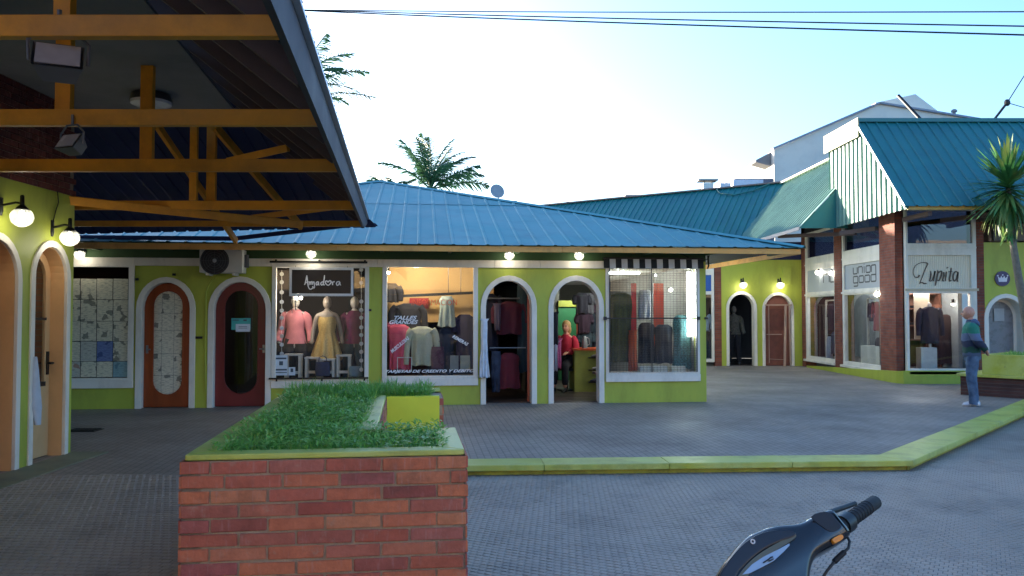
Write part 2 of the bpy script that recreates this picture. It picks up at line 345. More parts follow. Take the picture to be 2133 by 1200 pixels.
# ------------------------------------------------------------------ ground
def paving(name, base, dark, sx, sy, ang, rough=.5, off=.5):
    k = N(name); g = k.n('NewGeometry').outputs['Position']; mp = k.n('Mapping'); mp.inputs['Rotation'].default_value = (0,0,ang); k.l(g, mp.inputs[0])
    b = k.n('TexBrick', i_Scale=1.0); b.offset = off; b.inputs['Brick Width'].default_value = sx; b.inputs['Row Height'].default_value = sy; b.inputs['Mortar Size'].default_value = min(sx,sy)*.11; b.inputs['Mortar Smooth'].default_value = .5
    b.inputs['Color1'].default_value = (*base,1); b.inputs['Color2'].default_value = (*mul(base,.85),1); b.inputs['Mortar'].default_value = (*dark,1); k.l(mp.outputs[0], b.inputs['Vector'])
    n1 = k.n('TexNoise', i_Scale=.55, i_Detail=8.0, i_Roughness=.65); k.l(g, n1.inputs['Vector'])
    n2 = k.n('TexNoise', i_Scale=7.0, i_Detail=6.0, i_Roughness=.7); k.l(g, n2.inputs['Vector'])
    c = k.mix(k.ramp(n1.outputs['Fac'], .35, .7), b.outputs['Color'], k.mix(1.0, b.outputs['Color'], (.62,.61,.61), 'MULTIPLY'))
    c = k.mix(k.ramp(n2.outputs['Fac'], .5, .8), c, k.mix(1.0, c, (.78,.76,.74), 'MULTIPLY'))
    k.l(c, k.b.inputs['Base Color'])
    rr = k.n('MapRange', i_1=.35, i_2=.7, i_3=rough-.07, i_4=rough+.15); k.l(n1.outputs['Fac'], rr.inputs[0]); k.l(rr.outputs[0], k.b.inputs['Roughness'])
    bp = k.n('Bump', i_Strength=.5, i_Distance=.006); bp.invert = True; k.l(b.outputs['Fac'], bp.inputs['Height']); k.l(bp.outputs[0], k.b.inputs['Normal']); return k.m
PAVE = lin('#988b7e')
m_street = paving('street_paving', PAVE, lin('#6a6663'), .052, .052, R(30), .55)
m_terr = paving('terrace_paving', lin('#988d82'), lin('#756c65'), .16, .08, -FY+R(90), .58, .5)
m_pad = M('paving_pad', PAVE, .5, .20, .55, .25, 90, dirt=lin('#4f4c4a'), dirt_amt=.6, dscale=1.7)
m_kerb2 = M('kerb_base_paint', lin('#a39c30'), .5, .2, 4, .3, 80, dirt=lin('#3a3a18'), dirt_amt=.8, dscale=2.6)
SZ = -0.10
g = struct(MB().poly([(-300,-300,SZ-.004),(300,-300,SZ-.004),(300,400,SZ-.004),(-300,400,SZ-.004)]).build('ground', M('far_ground', lin('#5b5a55'), .9, .2, .1)))
K0, K1, K2 = Vector((-1.0, 8.60)), Vector((4.36, 8.93)), Vector((9.9, 15.1))   # outer line of the kerb
st = struct(MB().poly([(-1.6,-12,SZ),(30,-12,SZ),(30,22,SZ),(9.9,22,SZ),(9.9,15,SZ),(4.3,9.4,SZ),(-1.6,9.0,SZ)]).build('street', m_street))
tpoly = [(-14,-6),(-1.58,-6),(-1.58,8.75),(K1.x-.1,K1.y+.15),(K2.x-.15,K2.y+.15),(14,20.5),(16,27),(2,32),(-14,27)]
terr = struct(MB().poly([(x,y,0) for x,y in tpoly]).build('terrace', m_terr))
# raised pads of the tiled street, near the camera (one mesh: far too many to count)
def pads(name, region, size, ang, z, mat, parent, gap=.11, h=.0045, lim=14000):
    rg = random.Random(3); ca, sa = math.cos(ang), math.sin(ang); vs = []; fs = []; s = size; n = 0
    x0, x1, y0, y1 = region[0]
    cx, cy = (x0+x1)/2, (y0+y1)/2; Rr = int(math.hypot(x1-x0, y1-y0)/2/s)+1
    for i in range(-Rr, Rr):
        for j in range(-Rr, Rr):
            a, b = i*s+(.5*s if j % 2 and region[2] else 0), j*s; x, y = cx+a*ca-b*sa, cy+a*sa+b*ca
            if not (x0 < x < x1 and y0 < y < y1 and region[1](x, y)): continue
            q = s*(1-gap)/2; zz = z+h+rg.uniform(-.001, .001); c0 = len(vs); t1, t2 = rg.uniform(-.0009,.0009), rg.uniform(-.0009,.0009)
            for (k, zo) in ((1, z+.0005), (.80, zz)):
                for (p, r) in ((-1,-1),(1,-1),(1,1),(-1,1)):
                    vs.append((x+(p*ca-r*sa)*q*k, y+(p*sa+r*ca)*q*k, zo+(p*t1+r*t2 if k < 1 else 0)))
            fs += [(c0+4,c0+5,c0+6,c0+7)]+[(c0+m, c0+(m+1)%4, c0+4+(m+1)%4, c0+4+m) for m in range(4)]
    mb = MB(); mb.v = [Vector(v) for v in vs]; mb.f = fs
    o = mb.build(name, mat, parent); o['kind'] = 'stuff'; return o
inview = lambda x, y: -.66*y-.2 < x < .66*y+.2
def kerbside(x, y):
    if x < K1.x: return y < K0.y+(K1.y-K0.y)*(x-K0.x)/(K1.x-K0.x)-.03
    t = (x-K1.x)/(K2.x-K1.x); return y < K1.y+(K2.y-K1.y)*t-.06
pads('paving_pads', ((-.6, 7.0, 4.2, 9.6), lambda x, y: inview(x, y) and kerbside(x, y) and y < 9.6, True), .056, R(-30), SZ, m_pad, st)
pads('paving_pads', ((-5.0, -1.6, 4.4, 8.2), lambda x, y: inview(x, y), True), .068, R(-4), 0, m_pad, terr)
gp = ground(176, 897); mb = MB(); mb.box(gp.x-.20, gp.x+.20, gp.y-.14, gp.y+.14, .002, .012)
for i in range(7): mb.box(gp.x-.18, gp.x+.18, gp.y-.12+i*.037, gp.y-.105+i*.037, .0121, .02)
mb.solo('drain_cover', m_dark, 'dark drain cover set in the paving near the left building corner', 'drain cover')
# kerb: lower course and coping, in painted lengths
kerb = thing('kerb', 'low lime painted kerb along the front edge of the terrace', 'kerb', (K1.x, K1.y, SZ))
def kerb_run(a, b, n):
    d = (b-a); L = d.length; d.normalize(); nrm = Vector((-d.y, d.x))
    for i in range(n):
        p, q = a+d*(L*i/n+.002), a+d*(L*(i+1)/n-.002)
        z1 = .014+random.uniform(-.002,.002)
        mb = MB()
        def quadprism(o0, o1, za, zb):
            pts = [p+nrm*o0, q+nrm*o0, q+nrm*o1, p+nrm*o1]
            mb.add([(*t, za) for t in pts]+[(*t, zb) for t in pts], [(3,2,1,0),(4,5,6,7),(0,1,5,4),(1,2,6,5),(2,3,7,6),(3,0,4,7)])
        quadprism(0.0, .40, -.052, z1); mb.build('coping', m_lime, kerb, bevel=.008)
        mb.v, mb.f = [], []
        quadprism(.055, .38, SZ-.01, -.056); mb.build('kerb_course', m_kerb2, kerb, bevel=.004)
kerb_run(K0, K1, 4); kerb_run(K1+(K2-K1).normalized()*.0, K2, 6)
# ------------------------------------------------------------------ the long lime shop with the blue hipped roof
shop = thing('shop_building', 'long lime green shop with blue hipped metal roof and arched doors', 'shop', FO, FY)
FMB = lambda: MB(FM)
def px_rect(x0, x1, y0, y1, v=0.0):
    ym = (y0+y1)/2; xm = (x0+x1)/2
    return fu(x0, ym, v)[0], fu(x1, ym, v)[0], fu(xm, y1, v)[1], fu(xm, y0, v)[1]
win = {'news': (60, 268, 556, 788), 'amadora': (575, 760, 558, 787), 'talles': (806, 986, 556, 783), 'grille': (1268, 1450, 560, 775)}
doors = {'paper': (283, 407, 577), 'red': (433, 565, 576), 'open1': (1001, 1118, 574), 'open2': (1142, 1258, 574)}
WR = {k: px_rect(*v) for k, v in win.items()}
DR = {}
for k, (a, b, t) in doors.items():
    u0, u1 = fu(a, 720)[0], fu(b, 720)[0]; DR[k] = (u0, u1, 0.0, fu((a+b)/2, t)[1])
FW = .095
EZ = 2.76
holes = [rect(u0-.02, u1+.02, z0-.02, z1+.02) for u0,u1,z0,z1 in WR.values()]+[arch(u0+.05, u1-.05, -.02, zt-.05) for u0,u1,_,zt in DR.values()]
# the wall is filled between door-height notches: doors run to the ground
def notch_outline():
    pts = [(-13.2, 0)]
    for k in ('paper','red','open1','open2'):
        u0,u1,_,zt = DR[k]; pts += arch(u0+.05, u1-.05, 0, zt-.05)
    return pts+[(0, 0), (0, EZ), (-13.2, EZ)]
FMB().plate([notch_outline()]+holes[:4], 0, .16).build('wall', m_green, shop)
sidew = FMB(); sidew.box(-.16, 0, .161, 11.0, 0, EZ); sidew.box(-13.2, 0, 11.0, 11.16, 0, EZ); sidew.box(-13.36, -13.2, 0, 11.16, 0, EZ); sidew.build('wall', m_green, shop)
# interior floors, ceilings, partitions
U = lambda px, v=0: fu(px, 700, v)[0]
pA, pB, pC = U(420), U(783), U(1130)
FMB().box(-13.2, -.161, .161, 10.9, -.03, .012).build('floor', m_floor, shop)
ci = FMB(); ci.box(-13.2, pC-.05, .161, 10.9, 2.70, 2.74); ci.build('ceiling', m_inwall, shop)
ci = FMB(); ci.box(pC+.05, -.161, .45, 10.0, 2.50, 2.54); ci.box(pC+.05, -.161, .162, .449, 2.70, 2.74); ci.build('ceiling', flat('white_slat_ceiling', '#d2d0c6', .6), shop)
sm_ = FMB()
for i in range(46): sm_.box(pC+.06, -.175, .5+i*.2, .53+i*.2, 2.485, 2.4995)
sm_.build('ceiling_batten', flat('ceiling_batten', '#b5b3a8', .6), shop)
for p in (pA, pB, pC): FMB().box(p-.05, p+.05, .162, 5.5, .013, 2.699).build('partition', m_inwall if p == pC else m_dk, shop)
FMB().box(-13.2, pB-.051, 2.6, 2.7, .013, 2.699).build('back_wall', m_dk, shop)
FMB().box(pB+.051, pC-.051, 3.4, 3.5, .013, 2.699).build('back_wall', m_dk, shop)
FMB().box(pC+.051, -.161, 9.6, 9.7, .013, 2.499).build('back_wall', flat('inner_wall_grey', '#77776c'), shop); FMB().box(pC+.051, U(1262), 5.0, 5.1, .013, 2.499).build('back_wall', flat('inner_wall_dim', '#54544c'), shop)
# windows: frame, sill, pane, display floor
def shopwin(key, fw=.09, sill=.13, mat=m_white, pane=m_glass, low=None):
    u0,u1,z0,z1 = WR[key]
    w = FMB().plate([rect(u0-fw, u1+fw, z0-.04, z1+.03), rect(u0, u1, z0, z1)], -.035, .06, bevel=.004).build('window', mat, shop)
    FMB().box(u0-fw-.003, u1+fw+.003, -.05, .055, z0-.04-sill, z0-.041).build('sill', mat, w, bevel=.004)
    FMB().box(u0-.012, u1+.012, .03, .036, z0-.012, z1+.012).build('pane', pane, w)
    FMB().box(u0-.1, u1+.1, .165, 1.0, z0-.09, z0-.05).build('display_floor', flat('display_board', '#6a5c50'), w)
    return w
wN = shopwin('news'); wA = shopwin('amadora', .07); wT = shopwin('talles', .08); wG = shopwin('grille', .06)
# arched door surrounds and leaves
for k in DR:
    u0,u1,z0,zt = DR[k]
    fr = FMB(); fr.plate([arch_ring(u0, u1, z0, zt, FW)], -.03, .02, bevel=.005); fr.plate([arch_ring(u0+FW-.03, u1-FW+.03, z0, zt-FW+.03, .028)], .021, .24)
    fr.build('door_frame', m_white, shop)
def leaf(key, mat, mat2=None):
    u0,u1,z0,zt = DR[key]; a0, a1, at_ = u0+FW+.002, u1-FW-.002, zt-FW-.002
    ov = oval(a0+.15, a1-.15, .22, at_-.14)
    d = FMB().plate([arch(a0, a1, .01, at_), ov], .12, .165, bevel=.003).build('door', mat, shop)
    ring = FMB().plate([oval(a0+.13, a1-.13, .20, at_-.12), oval(a0+.155, a1-.155, .225, at_-.145)], .110, .1195, bevel=.003); ring.build('moulding', mat, d)
    FMB().plate([oval(a0+.15, a1-.15, .22, at_-.14)], .14, .146).build('pane', m_glass, d)
    hz = 1.0; hx = a0+.05 if key == 'paper' else a1-.05
    h = FMB(); h.tube([(hx,.12,hz),(hx,.07,hz),(hx+(.07 if key=='paper' else -.07),.065,hz)], .011, 8); h.box(hx-.02,hx+.02,.112,.119,hz-.07,hz+.07); h.build('handle', m_steel, d, smooth=40)
    return (a0, a1, at_)
lp = leaf('paper', m_wood); lr = leaf('red', m_red)
# open leaves swung inward
for k, side in (('open1', 1), ('open2', -1)):
    u0,u1,z0,zt = DR[k]; hinge = (u1-FW-.02) if side > 0 else (u0+FW+.02); w = u1-u0-2*FW
    Tm = Matrix.Translation((hinge, .26, 0)) @ Matrix.Rotation(R(83 if side > 0 else 97), 4, 'Z')
    mb = MB(FM @ Tm); mb.plate([arch(0, w, .015, zt-FW-.02), oval(.14, w-.14, .22, zt-FW-.15)], -.02, .02); d = mb.build('door', flat('orange_door_edge', '#a8482a', .45), shop, label='wooden door leaf swung open into the shop')
    mb = MB(FM @ Tm); mb.plate([oval(.14, w-.14, .22, zt-FW-.15)], -.004, .004); mb.build('pane', m_glass, d)
# lintel band under the eave
zl0, zl1 = fu(700, 556)[1], fu(700, 540)[1]; ul = U(1262)
xs = [-13.2, U(278), U(566), U(785), U(1030), U(1125), ul]
for a, b in zip(xs, xs[1:]): FMB().box(a+.002, b-.002, -.04, -.001, zl0, zl1).build('lintel_board', m_white, shop, bevel=.004)
FMB().box(-13.2, -.003, -.006, -.001, zl1+.002, EZ).build('frieze_board', m_soffit, shop)
FMB().box(-.172, -.165, .17, 9.5, .013, 2.699).build('partition', flat('grey_lining', '#8a8a84'), shop)
# eave: soffit, fascia, rafter tails
EV = -.72; ce = fu(1668, 515, EV)[0]; ZF0, ZF1 = 2.665, 2.76
FMB().box(-14.2, ce-.04, EV+.03, -.003, 2.77, 2.79).build('soffit', m_soffit, shop)
FMB().box(.002, ce-.04, 0.0, 12.0, 2.77, 2.79).build('soffit', flat('passage_soffit', '#2c2f36'), shop)
fa = [-14.25, -10.4, -6.6, -2.8, ce]
for a, b in zip(fa, fa[1:]): FMB().box(a+.002, b-.002, EV-.01, EV+.025, ZF0+random.uniform(-.004,.004), ZF1).build('fascia', m_fascia, shop, bevel=.004)
FMB().box(ce-.035, ce, EV+.026, 12.0, ZF0, ZF1).build('fascia', m_fascia, shop)
u = -13.0
while u < ce-.1:
    FMB().box(u, u+.06, EV+.026, -.045, 2.68, 2.769).build('rafter_tail', m_soffit, shop); u += 1.18
# roof
AP = Vector((-6.22, 5.7, 4.86)); ez = 2.775; c1 = Vector((ce+.04, EV-.06, ez)); c0 = Vector((-14.2, EV-.06, ez)); c2 = Vector((ce+.04, 12.1, ez)); c3 = Vector((-14.2, 12.1, ez))
def slope(a, b, seed):
    a_, b_, p_ = FM @ a, FM @ b, FM @ AP
    e = (b_-a_).normalized(); foot = a_+e*((p_-a_).dot(e)); up = (p_-foot); L = up.length; upn = up.normalized(); nn = e.cross(upn)
    clips = []
    for q, inside in ((a_, b_), (b_, a_)):
        d = (p_-q); pn = d.cross(nn).normalized()
        if (inside-q).dot(pn) > 0: pn = -pn
        clips.append((q, pn))
    nu = nn if nn.z > 0 else -nn; W_ = (b_-a_).length
    for o_, l_, k_ in ((0, .56, 0), (.55, .45, .007)): corr('roof_sheet', a_+upn*(L*o_)+nu*k_, e, upn, W_, L*l_, .29, .012, m_roof, shop, clips, sheet=1.16, seed=seed+int(10*o_), jit=.004)
slope(c0, c1, 1); slope(c1, c2, 2); slope(c3, c0, 3); slope(c2, c3, 4)
for c in (c0, c1, c2, c3):
    a, b = FM @ c, FM @ AP; d = (b-a).normalized(); sd = Vector((-d.y, d.x, 0)).normalized(); up = sd.cross(d); up = up if up.z > 0 else -up
    mb = MB(); pr = [(-.13,.005),(-.03,.05),(.03,.05),(.13,.005)]
    mb.loft([[a+sd*p+up*(q-.008) for p,q in pr], [b+sd*p+up*(q-.008) for p,q in pr]], cap=False); mb.build('hip_cap', m_roof, shop)
# corner downpipe clutter and cables on the fascia corner
mb = FMB(); mb.tube([(.06,.05,2.75),(.07,.03,2.5),(.03,-.02,2.45)], .015, 6); mb.tube([(-.5,-.03,2.74),(-.2,-.05,2.55),(.03,-.05,2.62),(.1,0,2.74)], .008, 5); mb.build('cable', m_dark, shop)
# --- lettering and print on the glass (children of the windows)
def on(px, py, v=.028): u, z = fu(px, py, v); return Matrix.Translation((u, v, z))
m_vinyl = flat('white_vinyl', '#e4e4e6', .5, .03); m_orange = flat('orange_vinyl', '#d4501e', .5, .05)
K = 115.0
def wintext(parent, txt, px, py, wpx, hpx, mat, shear=.3, bold=.02, rot=0.0, spacing=1.0, label=None):
    mb = MB(FM); t0 = MB().text(txt, 1.0, Matrix(), shear, bold, 0, 1.0, spacing); xs = [v.x for v in t0.v]; zs = [v.z for v in t0.v]
    cx, cz = (min(xs)+max(xs))/2, (min(zs)+max(zs))/2; sx = wpx/K/(max(xs)-min(xs)); sz = hpx/K/(max(zs)-min(zs))
    T = on(px, py) @ Matrix.Rotation(-rot, 4, 'Y') @ Matrix.Diagonal((sx, 1, sz, 1)) @ Matrix.Translation((-cx, 0, -cz))
    mb.add(t0.v, t0.f, T); return mb.build('lettering', mat, parent)
wintext(wT, 'TALLES', 845, 662, 46, 8, m_vinyl, .35, .03); wintext(wT, 'GRANDES', 841, 671, 58, 8, m_vinyl, .35, .03)
wintext(wT, 'MUSCULOSAS', 833, 718, 46, 7.5, m_vinyl, .25, .03, R(40)); wintext(wT, 'REMERAS', 959, 709, 36, 7, m_vinyl, .25, .03, R(-30))
wintext(wT, 'TARJETAS DE CREDITO Y DEBITO', 896, 774, 180, 7.5, m_vinyl, .35, .03)
wintext(wT, 'INFORMACION', 905, 630, 92, 12, m_orange, .0, .0)
# Amadora sign: framed board hung in the window
sg = thing('shop_sign', 'black hanging sign with white frame and white handwritten Amadora lettering', 'sign', FM @ Vector((fu(669, 617, -.06)[0], -.06, fu(669,617)[1])), FY)
su0, su1, sz0, sz1 = px_rect(603, 736, 557, 617, -.06)
fr = FMB().plate([rect(su0, su1, sz0, sz1), rect(su0+.04, su1-.04, sz0+.045, sz1-.045)], -.085, -.045, bevel=.003); fr.build('frame', flat('sign_white', '#d8d5d3', .5), sg)
FMB().box(su0+.041, su1-.041, -.068, -.055, sz0+.046, sz1-.046).build('board', flat('sign_black', '#1b191d', .35), sg)
# strokes traced in photo pixels of the lettering (x right, y down), zoom frame 7.5 px per photo px
Z = lambda L, ox=565, oy=540, s=7.5: [((ox+x/s), (oy+y/s), *(r or (1,))) for x, y, *r in L]
AM = [[(515,400,.6),(530,380),(548,300,1.2),(556,255,.8),(562,300),(570,380,1.3),(580,430),(600,465),(630,465),(655,435,1.2),(640,425,.7)],
      [(522,375,.7),(560,360,.9),(600,352,.8)], [(592,405),(596,355),(600,372),(612,352),(620,400)], [(620,400),(624,362),(638,350),(645,400)], [(645,400),(652,365),(664,352),(672,372),(676,440,.8),(660,455,.8)],
      [(735,352,1.2),(708,360),(700,385,1.2),(712,404),(730,385),(738,352),(742,400,1.2),(752,402,.6)],
      [(812,352,1.2),(782,362),(775,388,1.2),(790,405),(812,380),(828,300,1.3),(832,248,.8)], [(812,380),(822,402,1.2),(838,398,.6)],
      [(888,362,1.1),(868,340,1.3),(848,350,1.3),(850,378,1.2),(890,408,1.0),(930,372,1.3),(932,345,1.3),(910,336,1.3),(888,362)],
      [(950,350),(958,375,1.2),(958,405,1.2)], [(958,375),(970,355),(992,350,1.3)],
      [(1068,350,1.2),(1030,355),(1018,382,1.2),(1030,408),(1052,398),(1070,355),(1074,395,1.2),(1090,405,.6)]]
mb = FMB()
for st_ in AM:
    pts = []
    for (x, y, w) in Z(st_): u, z = fu(x, y, -.07); pts.append((u, z, w))
    mb.stroke(pts, .017, None, y=-.069, t=.003, n=4)
mb.build('lettering', m_vinyl, sg)
mb = FMB(); mb.tube([(su0+.1,-.06,sz1),(su0+.1,-.06,sz1+.03)], .004, 5); mb.tube([(su1-.1,-.06,sz1),(su1-.1,-.06,sz1+.03)], .004, 5); mb.build('hook', m_dark, sg)
# round-disc garlands
def garland(px, ys, label):
    g_ = thing('garland', label, 'garland', FM @ Vector((fu(px, ys[0], .1)[0], .1, fu(px, ys[-1], .1)[1])), FY, 'disc garlands in the Amadora window')
    mb = FMB(); mb.tube([(*fu(px, y, .1)[:1], .1, fu(px, y, .1)[1]) for y in (ys[0]-8, ys[-1]+5)], .003, 5); mb.build('string', m_vinyl, g_)
    proto = MB(); n = 14; r = .036
    proto.plate([[(r*math.cos(2*math.pi*i/n), r*math.sin(2*math.pi*i/n)) for i in range(n)]], -.004, .004); me = proto.mesh('disc'); me.materials.append(flat('garland_disc', '#b9bac2', .6))
    for y in ys:
        u, z = fu(px, y, .1); M_ = world(g_).inverted() @ FM @ Matrix.Translation((u, .095, z)) @ Matrix.Rotation(random.uniform(-.4,.4), 4, 'Z'); share('disc', me, g_, M_)
garland(587, [571, 588, 609, 629, 647, 662, 683, 700, 718, 737], 'string of white discs hanging at the left edge of the Amadora window')
garland(752.5, [562, 589, 628, 646, 662, 682, 698, 716, 733, 751, 770], 'string of white discs hanging at the right edge of the Amadora window')
garland(618.5, [582], 'lone white disc hanging behind the left of the Amadora sign'); garland(725, [577], 'lone white disc hanging behind the right of the Amadora sign')
# roller rails of the Amadora shutter
mb = FMB(); za = fu(665,546,-.06)[1]; mb.tube([(U(562),-.07,za),(U(765),-.07,za)], .018, 8)
for p in (575, 665, 760): mb.box(U(p)-.015, U(p)+.015, -.09, -.05, za-.01, za+.04)
mb.solo('shutter_rail', m_dark, 'black rail fixed above the Amadora window', 'rail')
mb = FMB(); za = fu(665,788,-.06)[1]; mb.bar((U(562),-.065,za), (U(768),-.065,za), .03, .03)
for p in (578, 672, 760): mb.box(U(p)-.015, U(p)+.015, -.06, -.051, za-.05, za-.0152)
mb.solo('shutter_rail', m_dark, 'black rail fixed along the sill of the Amadora window', 'rail')
# grille shop: striped valance, bar, wire grille
va = thing('awning', 'black and white striped valance above the right-hand shop window', 'awning', FM @ Vector((U(1362), -.1, fu(1362,558,-.1)[1])), FY)
v0, v1, vz0, vz1 = px_rect(1258, 1466, 540, 559, -.12); ns = 17; mS = (flat('valance_black', '#1d2024'), flat('valance_white', '#c9c9cb'))
for i in range(ns):
    a, b = v0+(v1-v0)*i/ns, v0+(v1-v0)*(i+1)/ns
    FMB().add([(a,-.12,vz0),(b,-.12,vz0),(b,-.10,vz1),(a,-.10,vz1),(a,-.112,vz0),(b,-.112,vz0),(b,-.092,vz1),(a,-.092,vz1)], [(0,1,2,3),(7,6,5,4),(0,4,5,1),(1,5,6,2),(2,6,7,3),(3,7,4,0)]).build('stripe', mS[i % 2], va)
FMB().box(v0, v1, -.10, -.02, vz1+.002, vz1+.03).build('top_board', m_dark, va)
gr = thing('security_grille', 'thin wire security grille with a crossbar over the right shop window', 'grille', FM @ Vector((U(1360), -.06, .55)), FY)
u0,u1,z0,z1 = WR['grille']; m_wire = flat('grille_wire', '#2a2a2c', .5)
mb = FMB(); n = 26
for i in range(n+1): u = u0+(u1-u0)*i/n; mb.bar((u,-.05,z0), (u,-.05,z1), .0035, .0035, up=(0,1,0))
n = 44
for i in range(n+1): z = z0+(z1-z0)*i/n; mb.bar((u0,-.047,z), (u1,-.047,z), .0035, .0035)
mb.build('wire_mesh', m_wire, gr)
for u in (u0+.005, U(1356), u1-.005): FMB().bar((u,-.055,z0), (u,-.055,z1), .016, .016, up=(0,1,0)).build('upright', m_wire, gr)
zb = fu(1360,663,-.06)[1]; FMB().bar((U(1257),-.075,zb), (U(1456),-.075,zb), .016, .022).build('crossbar', m_dark, gr)
for p in (1259, 1453): FMB().box(U(p)-.025, U(p)+.025, -.09, -.036, zb-.03, zb+.03).build('bracket', m_dark, gr)
FMB().box(-.03,.03,-.03,-.002,zb-.02,zb+.02).solo('shutter_hook', m_dark, 'black hook on the green corner right of the grilled window', 'hook')
# newspapers taped inside the left window and the brown door
def paper_mat(name, base, ink, blot):
    k = N(name); g = k.n('TexCoord').outputs['Object']; oi = k.n('ObjectInfo'); ad = k.n('VectorMath', operation='ADD'); sc = k.n('VectorMath', operation='SCALE', i_Scale=37.0)
    cb = k.n('CombineXYZ'); k.l(oi.outputs['Random'], cb.inputs[0]); k.l(oi.outputs['Random'], cb.inputs[2]); k.l(cb.outputs[0], sc.inputs[0]); k.l(g, ad.inputs[0]); k.l(sc.outputs[0], ad.inputs[1])
    mp = k.n('Mapping'); mp.inputs['Scale'].default_value = (14,1,90); k.l(ad.outputs[0], mp.inputs[0]); n1 = k.n('TexNoise', i_Scale=1.0, i_Detail=2.0); k.l(mp.outputs[0], n1.inputs['Vector'])
    v = k.n('TexVoronoi', i_Scale=12.0, distance='CHEBYCHEV'); k.l(ad.outputs[0], v.inputs['Vector']); th = k.n('Math', operation='GREATER_THAN', i_1=.78); k.l(v.outputs['Color'], th.inputs[0])
    f = k.n('Math', operation='MULTIPLY', i_1=.38); k.l(k.ramp(n1.outputs['Fac'], .5, .6), f.inputs[0]); c = k.mix(f.outputs[0], lin(base), lin(ink))
    f2 = k.n('Math', operation='MULTIPLY', i_1=.65); k.l(th.outputs[0], f2.inputs[0]); c = k.mix(f2.outputs[0], c, lin(blot)); k.l(c, k.b.inputs['Base Color']); k.b.inputs['Roughness'].default_value = .9; return k.m
pm = paper_mat('newsprint', '#efe3c8', '#3b3a38', '#4a4a48'); pm2 = paper_mat('newsprint_red', '#d6cfc0', '#3b3a38', '#a8604f'); pm3 = paper_mat('blue_page', '#8090c0', '#2c3560', '#3d4a80'); pm4 = paper_mat('teal_page', '#9cbcc2', '#4a6a78', '#587a8c')
gx = [100, 136, 167, 201, 235, 267]; gy = [580, 624, 669, 711, 753, 786]; rg = random.Random(5)
for i in range(5):
    for j in range(5):
        u0, u1, z0, z1 = px_rect(gx[i]+1, gx[i+1]-.5, gy[j]+.6, gy[j+1]-.4, .05); m_ = rg.choice([pm, pm, pm2]); lb = 'newspaper sheet in the papered window, '+('top','second','middle','fourth','bottom')[j]+' row, '+('first','second','third','fourth','last')[i]+' column from left'; grp = 'newspaper sheets in the left window'
        if (i, j) == (3, 3): m_, lb, grp = pm3, 'blue printed page taped among newspaper sheets in the left window', None
        if (i, j) == (4, 4): m_, lb, grp = pm4, 'teal printed page at the lower right corner of the papered window', None
        dy = .044+rg.uniform(0, .008); t = rg.uniform(-.02,.02)
        mb = FMB(); mb.add([(u0,dy,z0),(u1,dy+.002,z0+t*.3),(u1,dy+.004,z1+t*.3),(u0,dy+.001,z1),(u0,dy+.0006,z0),(u1,dy+.0026,z0+t*.3),(u1,dy+.0046,z1+t*.3),(u0,dy+.0016,z1)], [(0,1,2,3),(7,6,5,4),(0,4,5,1),(1,5,6,2),(2,6,7,3),(3,7,4,0)])
        mb.solo('newspaper', m_, lb, 'newspaper', grp)
a0, a1, at_ = lp; ou0, ou1 = a0+.145, a1-.145; oz0, oz1 = .215, at_-.135
pm5 = paper_mat('bright_newsprint', '#f2e8d4', '#3b3a38', '#4a4a48')
rows = [oz0, .55, .92, 1.32, 1.62, oz1]; colsx = [ou0, ou0+.27*(ou1-ou0), ou0+.68*(ou1-ou0), ou1]; full = oval(ou0, ou1, oz0, oz1, 24)
def clip_poly(poly, x0, x1, z0, z1):
    def cut(P, f, lim, ax, keep):
        out = []
        for i in range(len(P)):
            a, b = P[i-1], P[i]; ia, ib = keep(a[ax]), keep(b[ax])
            if ia != ib: t = (lim-a[ax])/(b[ax]-a[ax]); out.append((a[0]+(b[0]-a[0])*t, a[1]+(b[1]-a[1])*t))
            if ib: out.append(b)
        return out
    P = cut(poly, 0, x0, 0, lambda q: q >= x0)
    if P: P = cut(P, 0, x1, 0, lambda q: q <= x1)
    if P: P = cut(P, 0, z0, 1, lambda q: q >= z0)
    if P: P = cut(P, 0, z1, 1, lambda q: q <= z1)
    return P
for i in range(3):
    for j in range(5):
        P = clip_poly(full, colsx[i]+.002, colsx[i+1]-.002, rows[j]+.002, rows[j+1]-.002)
        if len(P) < 3: continue
        v = .150+rg.uniform(0,.004); n = len(P); mb = FMB(); mb.add([(x,v,z) for x,z in P]+[(x,v+.0008,z) for x,z in P], [tuple(range(n)), tuple(range(n,2*n))[::-1]]+[(k,(k+1)%n,n+(k+1)%n,n+k) for k in range(n)])
        mb.solo('newspaper', pm5, 'newspaper sheet behind the brown door glass, '+('bottom','fourth','middle','second','top')[j]+' row, '+('left','centre','right')[i]+' column', 'newspaper', 'newspaper sheets behind the brown door')
# notices on the red door and in the Amadora window
def card(name, px0, px1, py0, py1, v, mat, label, cat='notice', ink=()):
    u0,u1,z0,z1 = px_rect(px0, px1, py0, py1, v); t = thing(name, label, cat, FM @ Vector(((u0+u1)/2, v, z0)), FY)
    FMB().box(u0,u1,v,v+.002,z0,z1).build('sheet', mat, t)
    for (a,b,c,d,mm) in ink: FMB().box(u0+(u1-u0)*a, u0+(u1-u0)*b, v-.0016, v-.0004, z1-(z1-z0)*d, z1-(z1-z0)*c).build('print', mm, t)
    return t
ik = flat('ink_grey', '#4a5560'); teal = flat('teal_card', '#3fa9a4', .5); wh = flat('white_card', '#c9d3dc', .5)
card('notice', 482, 522, 663, 687, .132, teal, 'teal notice taped to the glass of the dark red door', ink=[(.05,.4,.12,.2,ik),(.62,.8,.1,.25,ik)])
card('notice', 491, 521, 675, 691, .126, wh, 'small white note over the teal notice on the red door', ink=[(.2,.8,.3,.36,ik),(.2,.8,.5,.56,ik)])
